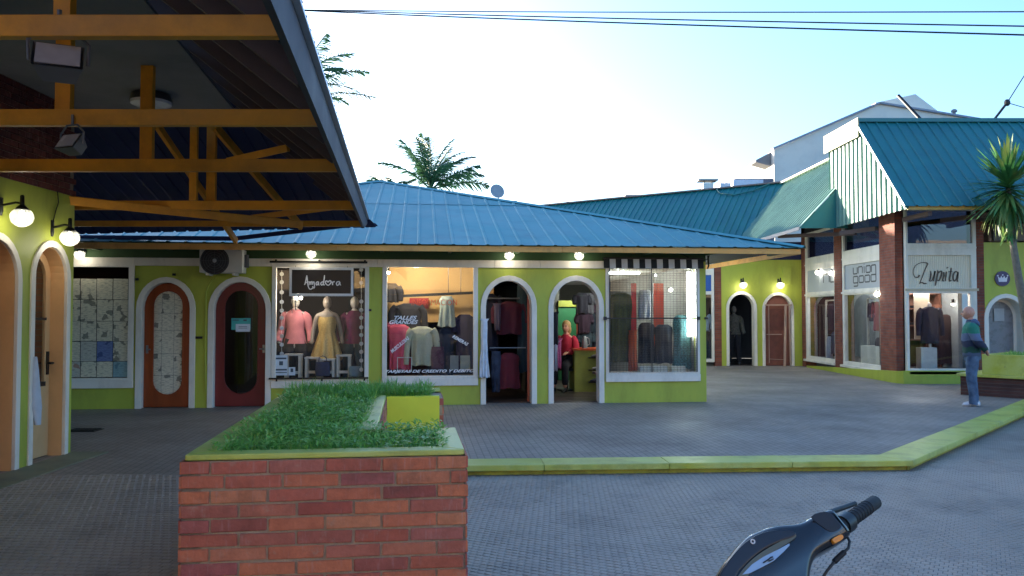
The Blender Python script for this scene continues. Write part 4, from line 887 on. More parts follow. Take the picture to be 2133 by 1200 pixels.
# passage wall with two arches
pd = {'dark': (ppt(1513,700)[0], ppt(1577,700)[0], ppt(1545,607)[1]), 'brown': (ppt(1588,700)[0], ppt(1654,700)[0], ppt(1620,609)[1])}
xl = ppt(1503, 700)[0]; HW = 4.3; HP = 3.3
pts = [(xl, 0)]
for k in pd: a,b,z = pd[k]; pts += arch(a+.04, b-.04, 0, z-.04)
pts += [(RX+.3, 0), (RX+.3, HP), (xl, HP)]
MB().plate([pts], PWY, PWY+.18).build('wall', m_green, rb)
for k in pd:
    a,b,z = pd[k]; f = MB(); f.plate([arch_ring(a, b, 0, z, .09)], PWY-.03, PWY+.01, bevel=.005); f.plate([arch_ring(a+.06, b-.06, 0, z-.06, .03)], PWY+.011, PWY+.25); f.build('door_frame', m_white, rb)
a,b,z = pd['brown']; a += .095; b -= .095; z -= .095
dd = MB().plate([arch(a, b, .01, z), rect(a+.14, b-.14, 1.1, z-.42), rect(a+.14, b-.14, .16, .95)], PWY+.12, PWY+.16).build('door', flat('passage_door_wood', '#7c4636', .5, .2), rb)
MB().box(a+.13, b-.13, PWY+.135, PWY+.15, .15, z-.41).build('panel', flat('passage_panel', '#6d3a2e', .5, .2), dd)
mm = flat('pale_timber', '#a98a78', .6)
mb = MB(); mb.bar((a-.02,PWY-.05,z-.30),(b+.02,PWY-.06,z-.30), .03,.04); mb.bar((a+.02,PWY-.05,.98),(b-.3,PWY-.05,.98), .02,.025); mb.bar((b-.24,PWY-.10,0),(b-.18,PWY-.06,z-.32), .07,.03, up=(0,1,0)); mb.bar((b-.05,PWY-.05,0.1),(b-.07,PWY-.05,z-.32), .03,.03, up=(0,1,0)); mb.bar((a+.10,PWY-.04,0.1),(a+.10,PWY-.04,z-.32), .015,.015, up=(0,1,0)); mb.bar((a+.1,PWY-.04,.22),(b-.25,PWY-.04,.2), .015,.015)
mb.solo('leaning_screen', mm, 'pale timber screen frame leaning against the brown passage door', 'screen')
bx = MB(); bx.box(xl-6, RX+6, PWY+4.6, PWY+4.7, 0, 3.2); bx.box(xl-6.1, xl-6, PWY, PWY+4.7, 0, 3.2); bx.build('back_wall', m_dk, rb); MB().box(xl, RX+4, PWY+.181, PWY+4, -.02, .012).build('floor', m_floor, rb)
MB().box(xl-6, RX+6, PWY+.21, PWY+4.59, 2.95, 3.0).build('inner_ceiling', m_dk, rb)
bxp, bzp = ppt(1638, 573); MB().box(bxp-.14, bxp+.14, PWY-.06, PWY-.001, bzp-.3, bzp+.25).build('meter_box', m_green, rb, bevel=.01)
MB().box(4.5, RX+.3, PWY+.02, PWY+.12, HP+.001, 3.86).build('header_board', m_navy, rb)
# shop window left of the arches (blue panel above)
x0, x1 = 5.2, xl-.22; z0, z1 = .12, ppt(1490, 556)[1]
MB().box(xl-.2, xl-.002, PWY-.02, PWY+.2, 0, HP).build('brick_pier', m_bwall, rb)
w = MB().plate([rect(x0, x1, z0, z1+.12), rect(x0+.08, x1-.08, 2.32, z1-.25), rect(x0+.08, x1-.55, z0+.1, 2.22), rect(x1-.5, x1-.08, z0+.1, 2.22)], PWY, PWY+.08).build('window', m_white, rb)
MB().box(x0+.07, x1-.07, PWY+.03, PWY+.04, 2.31, z1-.24).build('panel', flat('blue_panel', '#12519c', .4, .08), w)
MB().box(x0+.07, x1-.07, PWY+.03, PWY+.036, z0+.09, 2.23).build('pane', m_glass, w)
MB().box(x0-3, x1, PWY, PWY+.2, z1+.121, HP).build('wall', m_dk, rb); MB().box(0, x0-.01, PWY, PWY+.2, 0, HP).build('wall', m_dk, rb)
# side wall: piers, two tall windows
yA, yB, yC, yD = rpt(1680,700)[0], rpt(1742,700)[0], rpt(1757,700)[0], rpt(1838,700)[0]
for y0, y1, nm in ((yA+.003, PWY-.021, 0), (yC+.003, yB-.003, 0)): MB().box(RX-.04, RX+.3, y0, y1, .0, HW).build('brick_pier', m_bwall, rb)
MB().box(RX-.05, 9.225, 19.15, yD-.003, .0, HW).build('brick_pier', m_bwall, rb)
MB().box(RX-.04, RX+.3, yD, PWY-.021, HW-.2, HW).build('wall', m_dk, rb)
m_sign = flat('grey_sign_panel', '#a2a7ab', .5, .05); m_let = flat('dark_letters', '#23262a', .4)
def tallwin(y0, y1, label_txt):
    w = MB(SIDE).plate([rect(-y1, -y0, .22, HW-.21), rect(-y1+.12, -y0-.07, .34, 2.12), rect(-y1+.12, -y0-.07, 2.27, 2.93), rect(-y1+.10, -y0-.06, 3.32, HW-.28)], -.02, .08, bevel=.004).build('window', m_white, rb)
    MB(SIDE).box(-y1-.02, -y0+.02, -.045, -.021, 2.16, 2.21).build('rail', m_white, w); MB(SIDE).box(-y1+.002, -y0-.002, -.035, -.0205, 3.08, 3.12).build('rail', m_white, w); MB(SIDE).box(-y1-.02, -y0+.02, -.10, -.021, .18, .24).build('sill', m_white, w)
    MB(SIDE).box(-y1+.11, -y0-.06, .03, .036, .33, 2.13).build('pane', m_glass, w)
    MB(SIDE).box(-y1+.11, -y0-.06, .02, .035, 2.26, 2.94).build('panel', m_sign, w)
    MB(SIDE).box(-y1+.09, -y0-.05, .03, .036, 3.31, HW-.27).build('pane', m_glassd, w)
    return w
w1 = tallwin(yB, yA, ''); w2 = tallwin(yD, yC, '')
# lettering "union good" in rounded square strokes, per letter cell
def glyph(ch):
    G = {'u': [[(0,1),(0,.1),(.1,0),(.9,0),(1,.1),(1,1)]], 'n': [[(0,0),(0,.9),(.1,1),(.9,1),(1,.9),(1,0)]], 'i': [[(.5,0),(.5,1)],[(.5,1.25),(.5,1.4)]],
         'o': [[(.1,0),(.9,0),(1,.1),(1,.9),(.9,1),(.1,1),(0,.9),(0,.1),(.1,0)]], 'd': [[(.1,0),(.9,0),(1,.1),(1,.9),(.9,1),(.1,1),(0,.9),(0,.1),(.1,0)],[(1,.5),(1,1.55)]],
         'g': [[(.1,0),(.9,0),(1,.1),(1,.9),(.9,1),(.1,1),(0,.9),(0,.1),(.1,0)],[(1,.2),(1,-.4),(.9,-.5),(.1,-.5)]]}
    return G[ch]
def union_text(parent, a0, a1, z_top, z_mid):
    mb = MB(SIDE); L = a1-a0
    for row, (word, zb, h) in enumerate((('union', z_mid+.07, .17), ('good', z_mid-.17, .17))):
        widths = {'i': .35}; tot = sum(widths.get(c, 1)+.28 for c in word)-.28; u = L/tot; x = a0
        for c in word:
            wd = widths.get(c, 1)*u
            for st_ in glyph(c): mb.stroke([(x+(p if c != 'i' else .5)*wd, zb+q*h) for p, q in st_], .035, None, y=.0185, t=.004, n=1)
            x += wd+.28*u
    return mb.build('lettering', m_let, parent)
LU = -(rpt(1776,570)[0]); RU = -(rpt(1823,570)[0]); union_text(w2, LU, RU, 0, 2.60)
mb = MB(SIDE)
a0 = -(rpt(1714,575)[0]); a1 = -(rpt(1737,575)[0])
for (x, wd, cs) in ((a0,.42,'n'),(a0+.5,.40,'o'),(a0+1.0,.35,'n')):
    for st_ in glyph(cs): mb.stroke([(x+p*wd, 2.52+q*.24) for p, q in st_], .05, None, y=.0185, t=.004, n=1)
mb.build('lettering', flat('dim_letters', '#4a4f54', .5), w1)
# low lime plinth along side and front
mb = MB(); P = [(RX-.12, PWY-.6),(RX-.12, 19.02),(9.02, 18.86),(11.0, 18.86),(11.0, 18.95),(9.15,18.95),(RX-.041,19.1),(RX-.041,PWY-.6)]
hs = [.05,.28,.30,.30,.30,.30,.28,.05]; n = len(P); mb.add([(*p, 0) for p in P]+[(*p, h) for p, h in zip(P, hs)], [tuple(range(n))]+[(i,i+n,(i+1)%n+n,(i+1)%n) for i in range(n)]+[(8,9,14,15),(9,10,13,14),(10,11,12,13)]); mb.build('plinth', m_green, rb)
# front shop (sign in script)
fx0, fx1 = fpt2(1887,600)[0], fpt2(2034,600)[0]; zb_, zs0, zs1, zt_ = .34, fpt2(1960,602)[1], fpt2(1960,532)[1], fpt2(1960,507)[1]
w3 = MB().plate([rect(fx0, fx1, zb_-.08, HW-.21), rect(fx0+.06, fx1-.16, zb_, zs0-.1), rect(fx0+.06, fx1-.13, zs0+.02, zs1), rect(fx0+.05, fx1-.08, zt_, HW-.28)], RY-.02, RY+.09, bevel=.004).build('window', m_white, rb)
MB().box(fx0-.03, fx1+.03, RY-.05, RY-.021, zs0-.045, zs0+.01).build('rail', flat('beige_rail', '#b9a98c', .5), w3)
MB().box(fx0+.002, fx1-.002, RY-.035, RY-.0205, zs1+.16, zs1+.20).build('rail', m_white, w3); MB().box(fx0, fx1, RY-.14, RY-.0205, zb_-.12, zb_-.06).build('sill', m_white, w3)
MB().box(fx0+.05, fx1-.15, RY+.03, RY+.036, zb_-.01, zs0-.09).build('pane', m_glass, w3); MB().box(fx0+.04, fx1-.07, RY+.03, RY+.036, zt_-.01, HW-.27).build('pane', m_glassd, w3)
m_blind = M('ribbed_sign_sheet', lin('#ddd3bd'), .6, .06, 2)
mb = MB(); n = 34; L = fx1-.13-fx0-.06; ring = []
for i in range(n*2+1): ring.append((fx0+.06+L*i/(2*n), RY+.02+(.012 if i % 2 else 0)))
mb.add([(x,y,zs0+.021) for x,y in ring]+[(x,y,zs1) for x,y in ring], [(i,i+1,i+len(ring)+1,i+len(ring)) for i in range(len(ring)-1)]); pan = mb.build('panel', m_blind, w3)
MB().box(fx0+.055, fx1-.125, RY+.04, RY+.06, zs0+.02, zs1+.01).build('panel', m_blind, w3)
ZL = lambda L: [((1880+x/6), (500+y/6), w) for x, y, w in L]
LP = [[(210,438,2.2),(195,462,1.6),(165,468,1.2),(140,440,1),(132,390,.8),(150,335,.8),(190,300,.8),(240,283,.9),(290,285,1.2),(312,297,1.5),(300,325,1.4),(275,380,1.3),(245,460,1.3),(215,535,1)],
      [(205,545,.8),(240,532,1.4),(270,545,1.8),(300,540,1)], [(350,385,.8),(352,430,2.2),(345,480,2),(338,510,1.6),(365,505,1),(392,440,1.4),(405,388,2)], [(405,388,1.6),(395,450,1.8),(385,515,1.4)],
      [(428,385,1),(440,395,2.2),(428,470,2.2),(415,530,2),(405,572,1)], [(440,420,1),(470,392,1.6),(488,400,2.2),(480,450,2.2),(455,505,1.6),(432,500,1)], 
      [(515,400,1.4),(512,450,2.2),(500,505,1.8),(520,512,1)], [(548,395,1.6),(540,450,2),(535,515,1.2)], [(556,340,2.4),(560,352,2.4)],
      [(608,348,1.2),(598,420,2),(585,490,2.2),(588,515,1.4),(610,500,1)], [(570,398,.9),(620,392,.9)],
      [(690,405,1),(660,395,1.6),(635,430,2),(632,490,2),(650,512,1.6),(675,470,1.4),(692,400,1.4),(685,470,2),(680,515,1.4),(695,510,1)]]
mb = MB()
for st_ in LP: mb.stroke([(*fpt2(x, y, RY+.02), w) for x, y, w in ZL(st_)], .019, None, y=RY+.017, t=.005, n=5)
mb.build('lettering', flat('brown_script', '#54402f', .5), w3)
# brick pilaster, green wall with arch on the far right
MB().box(9.226, fx0-.002, 19.15, 19.4, 0, HW).build('brick_pier', m_bwall, rb); MB().box(fx1+.003, 11.0, RY-.01, RY+.3, 0, HW).build('brick_pier', m_bwall, rb)
gx0, gx1 = 11.001, 16.0; ga, gb, gz = fpt2(2050,700)[0], fpt2(2142,700)[0], fpt2(2097,612)[1]
MB().plate([[(gx0,0)]+arch(ga+.04, gb-.04, 0, gz-.04)+[(gx1,0),(gx1,fpt2(2090,505)[1]),(gx0,fpt2(2090,505)[1])]], RY, RY+.2).build('wall', m_green, rb)
f = MB(); f.plate([arch_ring(ga, gb, 0, gz, .10)], RY-.03, RY+.01, bevel=.005); f.plate([arch_ring(ga+.07, gb-.07, 0, gz-.07, .03)], RY+.011, RY+.35); f.build('door_frame', m_white, rb)
dgr = MB().plate([arch(ga+.1, gb-.1, .01, gz-.1), arch(ga+.17, gb-.17, .6, gz-.17)], RY+.28, RY+.32).build('door', m_white, rb); MB().plate([arch(ga+.16, gb-.16, .59, gz-.16)], RY+.295, RY+.305).build('panel', flat('grey_door_panel', '#77777a', .3, .1), dgr)
p = at(2081, 656, RY+.27); MB().box(p.x-.12,p.x+.12,RY+.265,RY+.27,p.z-.15,p.z+.15).solo('notice', flat('paper_note', '#a8a7a4', .8), 'paper notice on the grey arched door at the far right', 'notice')
MB().box(gx0, gx1, RY+.6, RY+.7, 3.0, HW).build('wall', m_dk, rb); p = fpt2(2090,505); MB().box(11.3, 14, RY+.1, RY+.5, p[1]+.05, p[1]+.45).build('beam', flat('grey_beam', '#6c6862'), rb)
cp = at(2087.5, 580.5, RY-.01); cr_ = thing('crown_sign', 'round purple sign with a white crown on the green wall', 'sign', cp)
r = .175; MB().plate([[(cp.x+r*math.cos(2*math.pi*i/30), cp.z+r*math.sin(2*math.pi*i/30)) for i in range(30)]], RY-.03, RY-.002).build('disc', flat('purple_disc', '#4a3a5c', .5, .05), cr_)
crown = [(-.09,-.085),(.09,-.085),(.115,.045),(.06,-.005),(.035,.055),(0,.0),(-.035,.055),(-.06,-.005),(-.115,.045)]
mb = MB(); mb.plate([[(cp.x+x, cp.z+z+.01) for x, z in crown]], RY-.037, RY-.0305)
for x, z in ((0,.075),(-.115,.06),(.115,.06)): mb.plate([[(cp.x+x+.017*math.cos(t), cp.z+z+.01+.017*math.sin(t)) for t in [2*math.pi*i/10 for i in range(10)]]], RY-.037, RY-.0305)
mb.build('crown', flat('crown_white', '#d8d5dc', .5), cr_)
# interiors
MB().box(RX+.31, 16, 19.5, PWY, -.02, .3).build('floor', flat('shop_floor_pale', '#6f6a66'), rb)
MB().box(RX+1.6, RX+1.7, 19.5, PWY, .301, 3.0).build('inner_wall', flat('pale_inner_wall', '#8f979c'), rb); MB().box(RX+.1, 16, 19.41, PWY, 3.0, 3.05).build('inner_ceiling', m_inceil, rb)
MB().box(9.3, fx1, 20.6, 20.7, .301, 2.99).build('inner_wall', flat('wood_inner_wall', '#6a4436', .7), rb)
# eave soffit, beams under the roof, roof itself
EZ2, EY = 3.88, 17.5; GX = 8.5
MB().box(GX+.03, 16, EY+.46, 21.2, HW+.002, HW+.03).build('soffit', m_navy, rb); MB().box(8.02, GX+.5, 21.4, PWY-.05, HW+.002, HW+.03).build('soffit', m_navy, rb)
mb = MB(); mb.bar((GX+.06, EY+.1, EZ2+.03), (16, EY+.1, EZ2+.03), .05, .09); mb.build('fascia', M('yellow_fascia', lin('#c9a14e'), .5, .1, 3), rb)
for i, (a, b) in enumerate((((GX+.05,21.2,3.72),(fx1+.1,EY+.3,3.72+.12)), ((9.1,18.9,3.80),(9.1,EY+.2,3.80)), ((10.9,18.9,3.80),(10.9,EY+.2,3.80)), ((7.7,23.5,3.85),(9.0,21.3,3.72)))): MB().bar(a, b, .08, .10).build('rafter', flat('dull_rafter', '#5c4a4a', .7), rb)
k = 1/math.sqrt(2); rise = 2.42; L45 = 2.52
sl_up = Vector((0, 2.5, rise)).normalized()
corr('roof_sheet', (GX, EY, EZ2+.05), (1,0,0), sl_up, 8.6, math.hypot(2.5,rise)+.02, .25, .03, m_roof2, rb, sheet=1.0, seed=21)
RZ = EZ2+.05+rise
MB().add([(GX-.02,19.98,RZ+.02),(17,19.98,RZ+.02),(17,21.9,RZ+.02),(GX-.02,21.9,RZ+.02),(GX-.02,19.98,RZ-.02),(17,19.98,RZ-.02),(17,21.9,RZ-.02),(GX-.02,21.9,RZ-.02)], [(0,1,2,3),(7,6,5,4),(0,4,5,1),(1,5,6,2),(2,6,7,3),(3,7,4,0)]).build('ridge_cap', m_roof2, rb)
MB().bar((GX,19.96,RZ+.03),(17,19.96,RZ+.03),.10,.09).build('ridge_cap', m_roof2, rb)
# gable cladding (vertical ribs) on x = GX
nrm = Vector((0, -rise, 2.5)).normalized()
corr('gable_sheet', (GX-.01, 17.5, EZ2), (0,1,0), (0,0,1), 4.25, 2.6, .25, .05, m_gab, rb, [(Vector((GX,EY-.02,EZ2+.04)), nrm), (Vector((GX,0,RZ-.02)), Vector((0,0,1)))], sheet=1.0, seed=22, prof=((0,0),(.45,0),(.55,1),(.9,1),(1.0,0)))
MB().box(GX-.075, GX-.045, 19.75, 21.92, RZ-.42, RZ+.05).build('ridge_board', flat('cream_board', '#a89e78', .6, .1, dirt=lin('#8a8468'), dirt_amt=.5), rb)
MB().bar((GX-.02,EY-.03,EZ2+.03),(GX-.02,19.98,RZ+.02),.09,.06).build('barge_cap', m_roof2, rb)
# side slope facing left, running away, and its small front gable
ux = Vector((2.27, 0, rise)).normalized(); LX = 7.53; LY = 21.3
corr('roof_sheet', (LX, LY, EZ2), (0,1,0), ux, 9, math.hypot(2.27,rise), .25, .03, m_gab, rb, sheet=1.0, seed=23, label=None) if False else corr('roof_sheet', (LX, LY, EZ2), (0,1,0), ux, 9, math.hypot(2.27,rise), .25, .03, m_gab, rb, sheet=1.0, seed=23)
mb = MB(); mb.add([(LX,LY+.02,EZ2-.02),(GX+.3,LY+.02,EZ2-.02),(GX+.3,LY+.02,EZ2+1.3),(LX,LY+.05,EZ2-.02),(GX+.3,LY+.05,EZ2-.02),(GX+.3,LY+.05,EZ2+1.3)], [(0,1,2),(5,4,3),(0,3,4,1),(1,4,5,2),(2,5,3,0)]); mb.build('gable_end', m_roof2, rb)
MB().bar((LX-.01,LY,EZ2-.03),(LX-.01,LY+8,EZ2-.03),.03,.09).build('fascia', flat('pale_fascia', '#a59c9a', .6), rb); MB().bar((9.82,LY+.4,RZ-.0),(9.82,LY+9,RZ-.0),.3,.05).build('ridge_cap', flat('cream_ridge', '#d8d2c0', .6), rb)
# far blue slope over the passage
Rg1, Rg2 = Vector((9.98,29.2,RZ+.02)), Vector((-6.0,41.05,RZ+.02)); er = (Rg2-Rg1).normalized(); dn = Vector((-er.y, er.x, 0)); dn = dn if dn.y < 0 else -dn
upb = (-dn*2.6+Vector((0,0,rise))).normalized(); Lb = math.hypot(2.6, rise)
corr('roof_sheet', Rg1-upb*(Lb+1.4), er, upb, 19.8, Lb+1.4, .25, .03, m_roof2, rb, sheet=1.0, seed=24)
MB().bar(Rg1, Rg2, .28, .05).build('ridge_cap', flat('rusty_ridge', '#7b6a68', .7, .2), rb)
mb = MB(); pts = [at(1488, 388, 29.0), at(1500, 405, 28.5), at(1530, 409, 28.4), at(1570, 400, 28.2), at(1610, 383, 28.4)]
mb = MB()
for i in range(len(pts)): # drop onto the roof plane
    n_ = er.cross(upb); n_ = n_ if n_.z > 0 else -n_; x, z = pts[i].x/pts[i].y, (pts[i].z-CAMZ)/pts[i].y; dr = Vector((x,1,z)); t = (Rg1-Vector((0,0,CAMZ))).dot(n_)/dr.dot(n_); pts[i] = Vector((0,0,CAMZ))+dr*t+n_*.06
mb.tube(pts, .025, 6); mb.solo('roof_cable', m_roof2, 'sagging cable lying on the far teal roof', 'cable', smooth=60)
for px, lb_, i in ((1539, 'lit globe lamp above the dark arched passage doorway', 0), (1616, 'lit globe lamp above the brown arched passage door', 1)):
    p = at(px+5, 586, PWY-.001); wall_lamp('wall_lamp', p, (0,-1,0), .22, .12, lb_, 'globe lamps in the passage', lamp_w=1.2)
for px, py, y, lb_ in ((1703,568,22.9,'left lit spotlight behind the first tall window'),(1731,569,22.3,'right lit spotlight behind the first tall window'),(1827,613,20.3,'lit spotlight at the corner of the second tall window')):
    x, z = ray(px, py); t = thing('spotlight', lb_, 'lamp', (x*y, y, CAMZ+z*y)); c = Vector((x*y, y, CAMZ+z*y)); c = Vector((RX-.02, 0, 0)) if False else c
    dd_ = (RX-.07)/x; c = Vector((RX-.07, dd_, CAMZ+z*dd_)); t.location = c
    MB().ell(c, .06,.06,.06,12,8).build('lens', m_spot, t, smooth=80); MB().tube([c+Vector((.0,0,.03)), c+Vector((.05,0,.10))], .03, 8).build('holder', m_black, t)
    l = bpy.data.lights.new('lamp_light', 'POINT'); l.energy = 11; l.shadow_soft_size = .05; l.color = (.9,.95,1); o = bpy.data.objects.new('lamp_light', l); COL.objects.link(o); o.parent = t; o.location = (.75,-.3,.1)
# ------------------------------------------------------------------ second planter on the right
p2 = thing('low_planter', 'lime topped brick planter on the right behind the standing man', 'planter', (12, 16.5, 0))
A2, B2 = ground(2001, 822), ground(2133, 831); d2 = (B2-A2).normalized(); n2 = Vector((-d2.y, d2.x, 0)); E2 = A2+d2*5; D2 = 1.7
zt2 = .82; zb2 = .37
def prism(pts, z0, z1, name, mat, parent, **k):
    n = len(pts); m = MB(); m.add([(p.x,p.y,z0) for p in pts]+[(p.x,p.y,z1) for p in pts], [tuple(range(n))[::-1], tuple(range(n,2*n))]+[(i,(i+1)%n,n+(i+1)%n,n+i) for i in range(n)]); return m.build(name, mat, parent, **k)
prism([A2, E2, E2+n2*D2, A2+n2*D2], 0, zb2, 'brick_base', brick_tex('dark_brick_courses', '#5c3a34', '#4b302c', '#5a504a', .24, .065), p2)
o = d2*.62
prism([A2-n2*.06-d2*.05, E2-n2*.06, E2+n2*D2, A2+n2*D2-d2*.05], zb2+.001, zb2+.06, 'ledge', m_lime, p2, bevel=.008)
q0 = A2+d2*.40
for i in range(5):
    a = q0+d2*(.82*i+.003); b = q0+d2*(.82*(i+1)-.003); prism([a, b, b+n2*.14, a+n2*.14], zb2+.061, zt2, 'coping', m_lime, p2, bevel=.008)
prism([q0, q0+n2*(D2-.02), q0+n2*(D2-.02)+d2*.12, q0+d2*.12+n2*.141, q0+n2*.141], zb2+.061, zt2-.002, 'coping', m_lime, p2)
prism([q0+d2*.121+n2*.141, q0+d2*4+n2*.141, q0+d2*4+n2*D2, q0+d2*.121+n2*D2], zb2+.061, zt2-.05, 'soil', flat('dark_soil', '#26241a', .95), p2)
PM2 = Matrix(((d2.x, n2.x, 0, q0.x), (d2.y, n2.y, 0, q0.y), (0,0,1,0), (0,0,0,1)))
grass('grass', (.2, 3.0, .2, 1.3), 2500, .06, .14, 9, m_grass, zt2-.05, PM2, .8)
# ------------------------------------------------------------------ people and figures
def add_vf(mb, vf, Mx=None): return mb.add(vf[0], vf[1], Mx)
def head_mesh(mb, c, k=1.0, yaw=0.0):        # faces -x, k = head height / 0.235
    T = Matrix.Translation(c) @ Matrix.Rotation(yaw, 4, 'Z') @ Matrix.Scale(k, 4)
    m = MB(); m.ell((0,0,0), .098,.077,.118, 22, 16)
    for v in m.v:
        x, y, z = v
        if z < -.02: v.y *= 1-.22*min(1,(-z-.02)/.09); v.x += -.012*min(1,(-z)/.1) if x < 0 else .02*min(1,(-z)/.1)*-1
        if x < -.05 and abs(y) < .02 and -.045 < z < .02: v.x -= .022*(1-abs(y)/.02)*(1 if z < 0 else .5)
        if x < -.06 and .015 < abs(y) < .05 and .0 < z < .03: v.x += .012
    mb.add(m.v, m.f, T); mb.ell((-.108,0,-.018), .018,.013,.022,8,6,T)
    for s in (-1,1): mb.ell((.005,s*.078,-.005), .020,.009,.032,10,8,T)
    return T
def face_parts(T, parent, lip='#8a4a44', stub=None):
    m = MB(T)
    for s in (-1,1): m.ell((-.086,s*.032,.012), .012,.013,.008,8,6)
    m.build('eye', flat('eye_dark', '#241c1a', .3), parent); m = MB(T); m.ell((-.092,0,-.062), .012,.024,.006,10,6); m.build('mouth', flat('lip_'+lip[1:], lip, .5), parent)
    if True:
        m = MB(T)
        for s in (-1,1): m.tube([(-.093,s*.014,.028),(-.092,s*.035,.034),(-.078,s*.052,.028)], .005, 5)
        m.build('eyebrow', flat('brow', '#4a3a30', .9), parent)
def hand(wrist, fwd, palm_n, k=1.0):          # palm with five bent fingers
    f = Vector(fwd).normalized(); n = Vector(palm_n); n = (n-f*n.dot(f)).normalized(); s = f.cross(n); w = Vector(wrist); nodes = []; edges = []
    def nd(p, r): nodes.append((*p, r*k)); return len(nodes)-1
    a = nd(w, .024); b = nd(w+f*.045*k, .030); c = nd(w+f*.08*k, .030); edges += [(a,b),(b,c)]
    for i, (o, L) in enumerate(((-.030,.060),(-.010,.075),(.010,.070),(.028,.055))):
        p1 = nd(w+(f*.095+s*o)*k, .010); p2 = nd(w+(f*(.095+L*.5)+s*o*1.1+n*.018)*k, .009); p3 = nd(w+(f*(.095+L*.75)+s*o*1.1+n*.045)*k, .0075); edges += [(c,p1),(p1,p2),(p2,p3)]
    t1 = nd(w+(f*.04-s*.038+n*.008)*k, .012); t2 = nd(w+(f*.075-s*.052+n*.022)*k, .0095); edges += [(b,t1),(t1,t2)]
    return skin(nodes, edges, 1)
m_skin = M('skin_tone', lin('#c08a72'), .5, .08, 20, spec=.4)
def cloth(name, hexc, var=.12, scale=9, rough=.9): return M(name, lin(hexc), rough, var, scale, .25, 25)
def wrinkle2(mb, amp, sc, seed=0):            # cloth folds: noise pushed along and across the garment
    for v in mb.v:
        q = Vector((v.x*sc, v.y*sc, v.z*sc*1.3+seed)); f = mnoise.noise(q)+.6*mnoise.noise(q*2.3); r = Vector((v.x, v.y, 0)); r = r.normalized() if r.length > .01 else Vector((0,0,0)); v += r*f*amp+Vector((mnoise.noise(q+Vector((7,0,0))), mnoise.noise(q+Vector((0,7,0))), 0))*amp*.5
    return mb
def jacket_mat():
    k = N('blocked_jacket'); g = k.n('TexCoord').outputs['Object']; sp = k.n('SeparateXYZ'); k.l(g, sp.inputs[0]); nz = k.n('TexNoise', i_Scale=5.0, i_Detail=4.0); k.l(g, nz.inputs['Vector'])
    z = k.n('MultiplyAdd') if False else k.n('Math', operation='MULTIPLY_ADD', i_1=.16); k.l(nz.outputs['Fac'], z.inputs[0]); k.l(sp.outputs[2], z.inputs[2])
    cr = k.n('ValToRGB'); cr.color_ramp.interpolation = 'CONSTANT'; mr = k.n('MapRange', i_1=.88, i_2=1.55); k.l(z.outputs[0], mr.inputs[0]); k.l(mr.outputs[0], cr.inputs[0]); els = cr.color_ramp.elements
    for i, (p, c) in enumerate(((0,'#46546a'),(.20,'#1d463c'),(.34,'#272f48'),(.52,'#59667f'),(.70,'#22705a'),(.97,'#3c4a5c'))):
        e = els[i] if i < 2 else els.new(p); e.position = p; e.color = (*lin(c),1)
    k.l(cr.outputs[0], k.b.inputs['Base Color']); k.b.inputs['Roughness'].default_value = .85; bp = k.n('Bump', i_Strength=.4, i_Distance=.02); k.l(nz.outputs['Fac'], bp.inputs['Height']); k.l(bp.outputs[0], k.b.inputs['Normal']); return k.m
def denim(name, c1, c2):
    k = N(name); g = k.n('TexCoord').outputs['Object']; n1 = k.n('TexNoise', i_Scale=6.0, i_Detail=5.0); k.l(g, n1.inputs['Vector']); mp = k.n('Mapping'); mp.inputs['Scale'].default_value = (10,10,30); k.l(g, mp.inputs[0]); n2 = k.n('TexNoise', i_Scale=1.0, i_Detail=3.0); k.l(mp.outputs[0], n2.inputs['Vector'])
    c = k.mix(k.ramp(n1.outputs['Fac'], .35, .68), lin(c1), lin(c2)); k.l(c, k.b.inputs['Base Color']); k.b.inputs['Roughness'].default_value = .9; bp = k.n('Bump', i_Strength=.5, i_Distance=.02); k.l(n2.outputs['Fac'], bp.inputs['Height']); k.l(bp.outputs[0], k.b.inputs['Normal']); return k.m
# standing man seen from behind and to his left
G0 = ground(2026, 845); MYAW = R(-28)
man = thing('person', 'bald man in green and grey blue hooded jacket and jeans, hands behind back', 'person', (G0.x, G0.y, 0), MYAW); TM = world(man)
le, lw = Vector((.09,-.275,1.13)), Vector((.215,-.10,.985)); re_, rw = Vector((.09,.275,1.13)), Vector((.225,.07,.955)); HC = Vector((-.035,.0,1.625))
nodes = [(0,0,.96,.09,.12),(0,0,1.12,.09,.12),(-.005,0,1.30,.09,.12),(.0,0,1.42,.07,.09),(-.005,0,1.50,.055),(-.02,0,1.56,.055),(.0,-.16,1.39,.05),(*le,.042),(*lw,.032),(.0,.16,1.39,.05),(*re_,.042),(*rw,.032),(0,-.09,.86,.07),(-.01,-.10,.5,.05),(.015,-.105,.10,.04),(0,.09,.86,.07),(0,.10,.5,.05),(.03,.11,.10,.04)]
edges = [(0,1),(1,2),(2,3),(3,4),(4,5),(3,6),(6,7),(7,8),(3,9),(9,10),(10,11),(0,12),(12,13),(13,14),(0,15),(15,16),(16,17)]
mb = MB(TM); add_vf(mb, skin(nodes, edges, 2)); T = head_mesh(mb, HC, 1.0, R(-6))
add_vf(mb, hand(lw, (.05,.9,-.35), (.9,.1,.1), .9)); add_vf(mb, hand(rw, (.0,-.85,-.35), (.9,.1,.1), .9))
mb.build('body', m_skin, man, smooth=80); face_parts(TM @ T, man)
mb = MB(); mb.body([(.0,0,.86,.125,.175),(.0,0,.875,.14,.188),(0,0,.98,.145,.192),(-.005,0,1.10,.148,.195),(-.01,0,1.25,.148,.20),(0,0,1.36,.130,.195),(.005,0,1.425,.105,.155),(0,0,1.475,.072,.09),(-.005,0,1.51,.06,.066)], 32, 4)
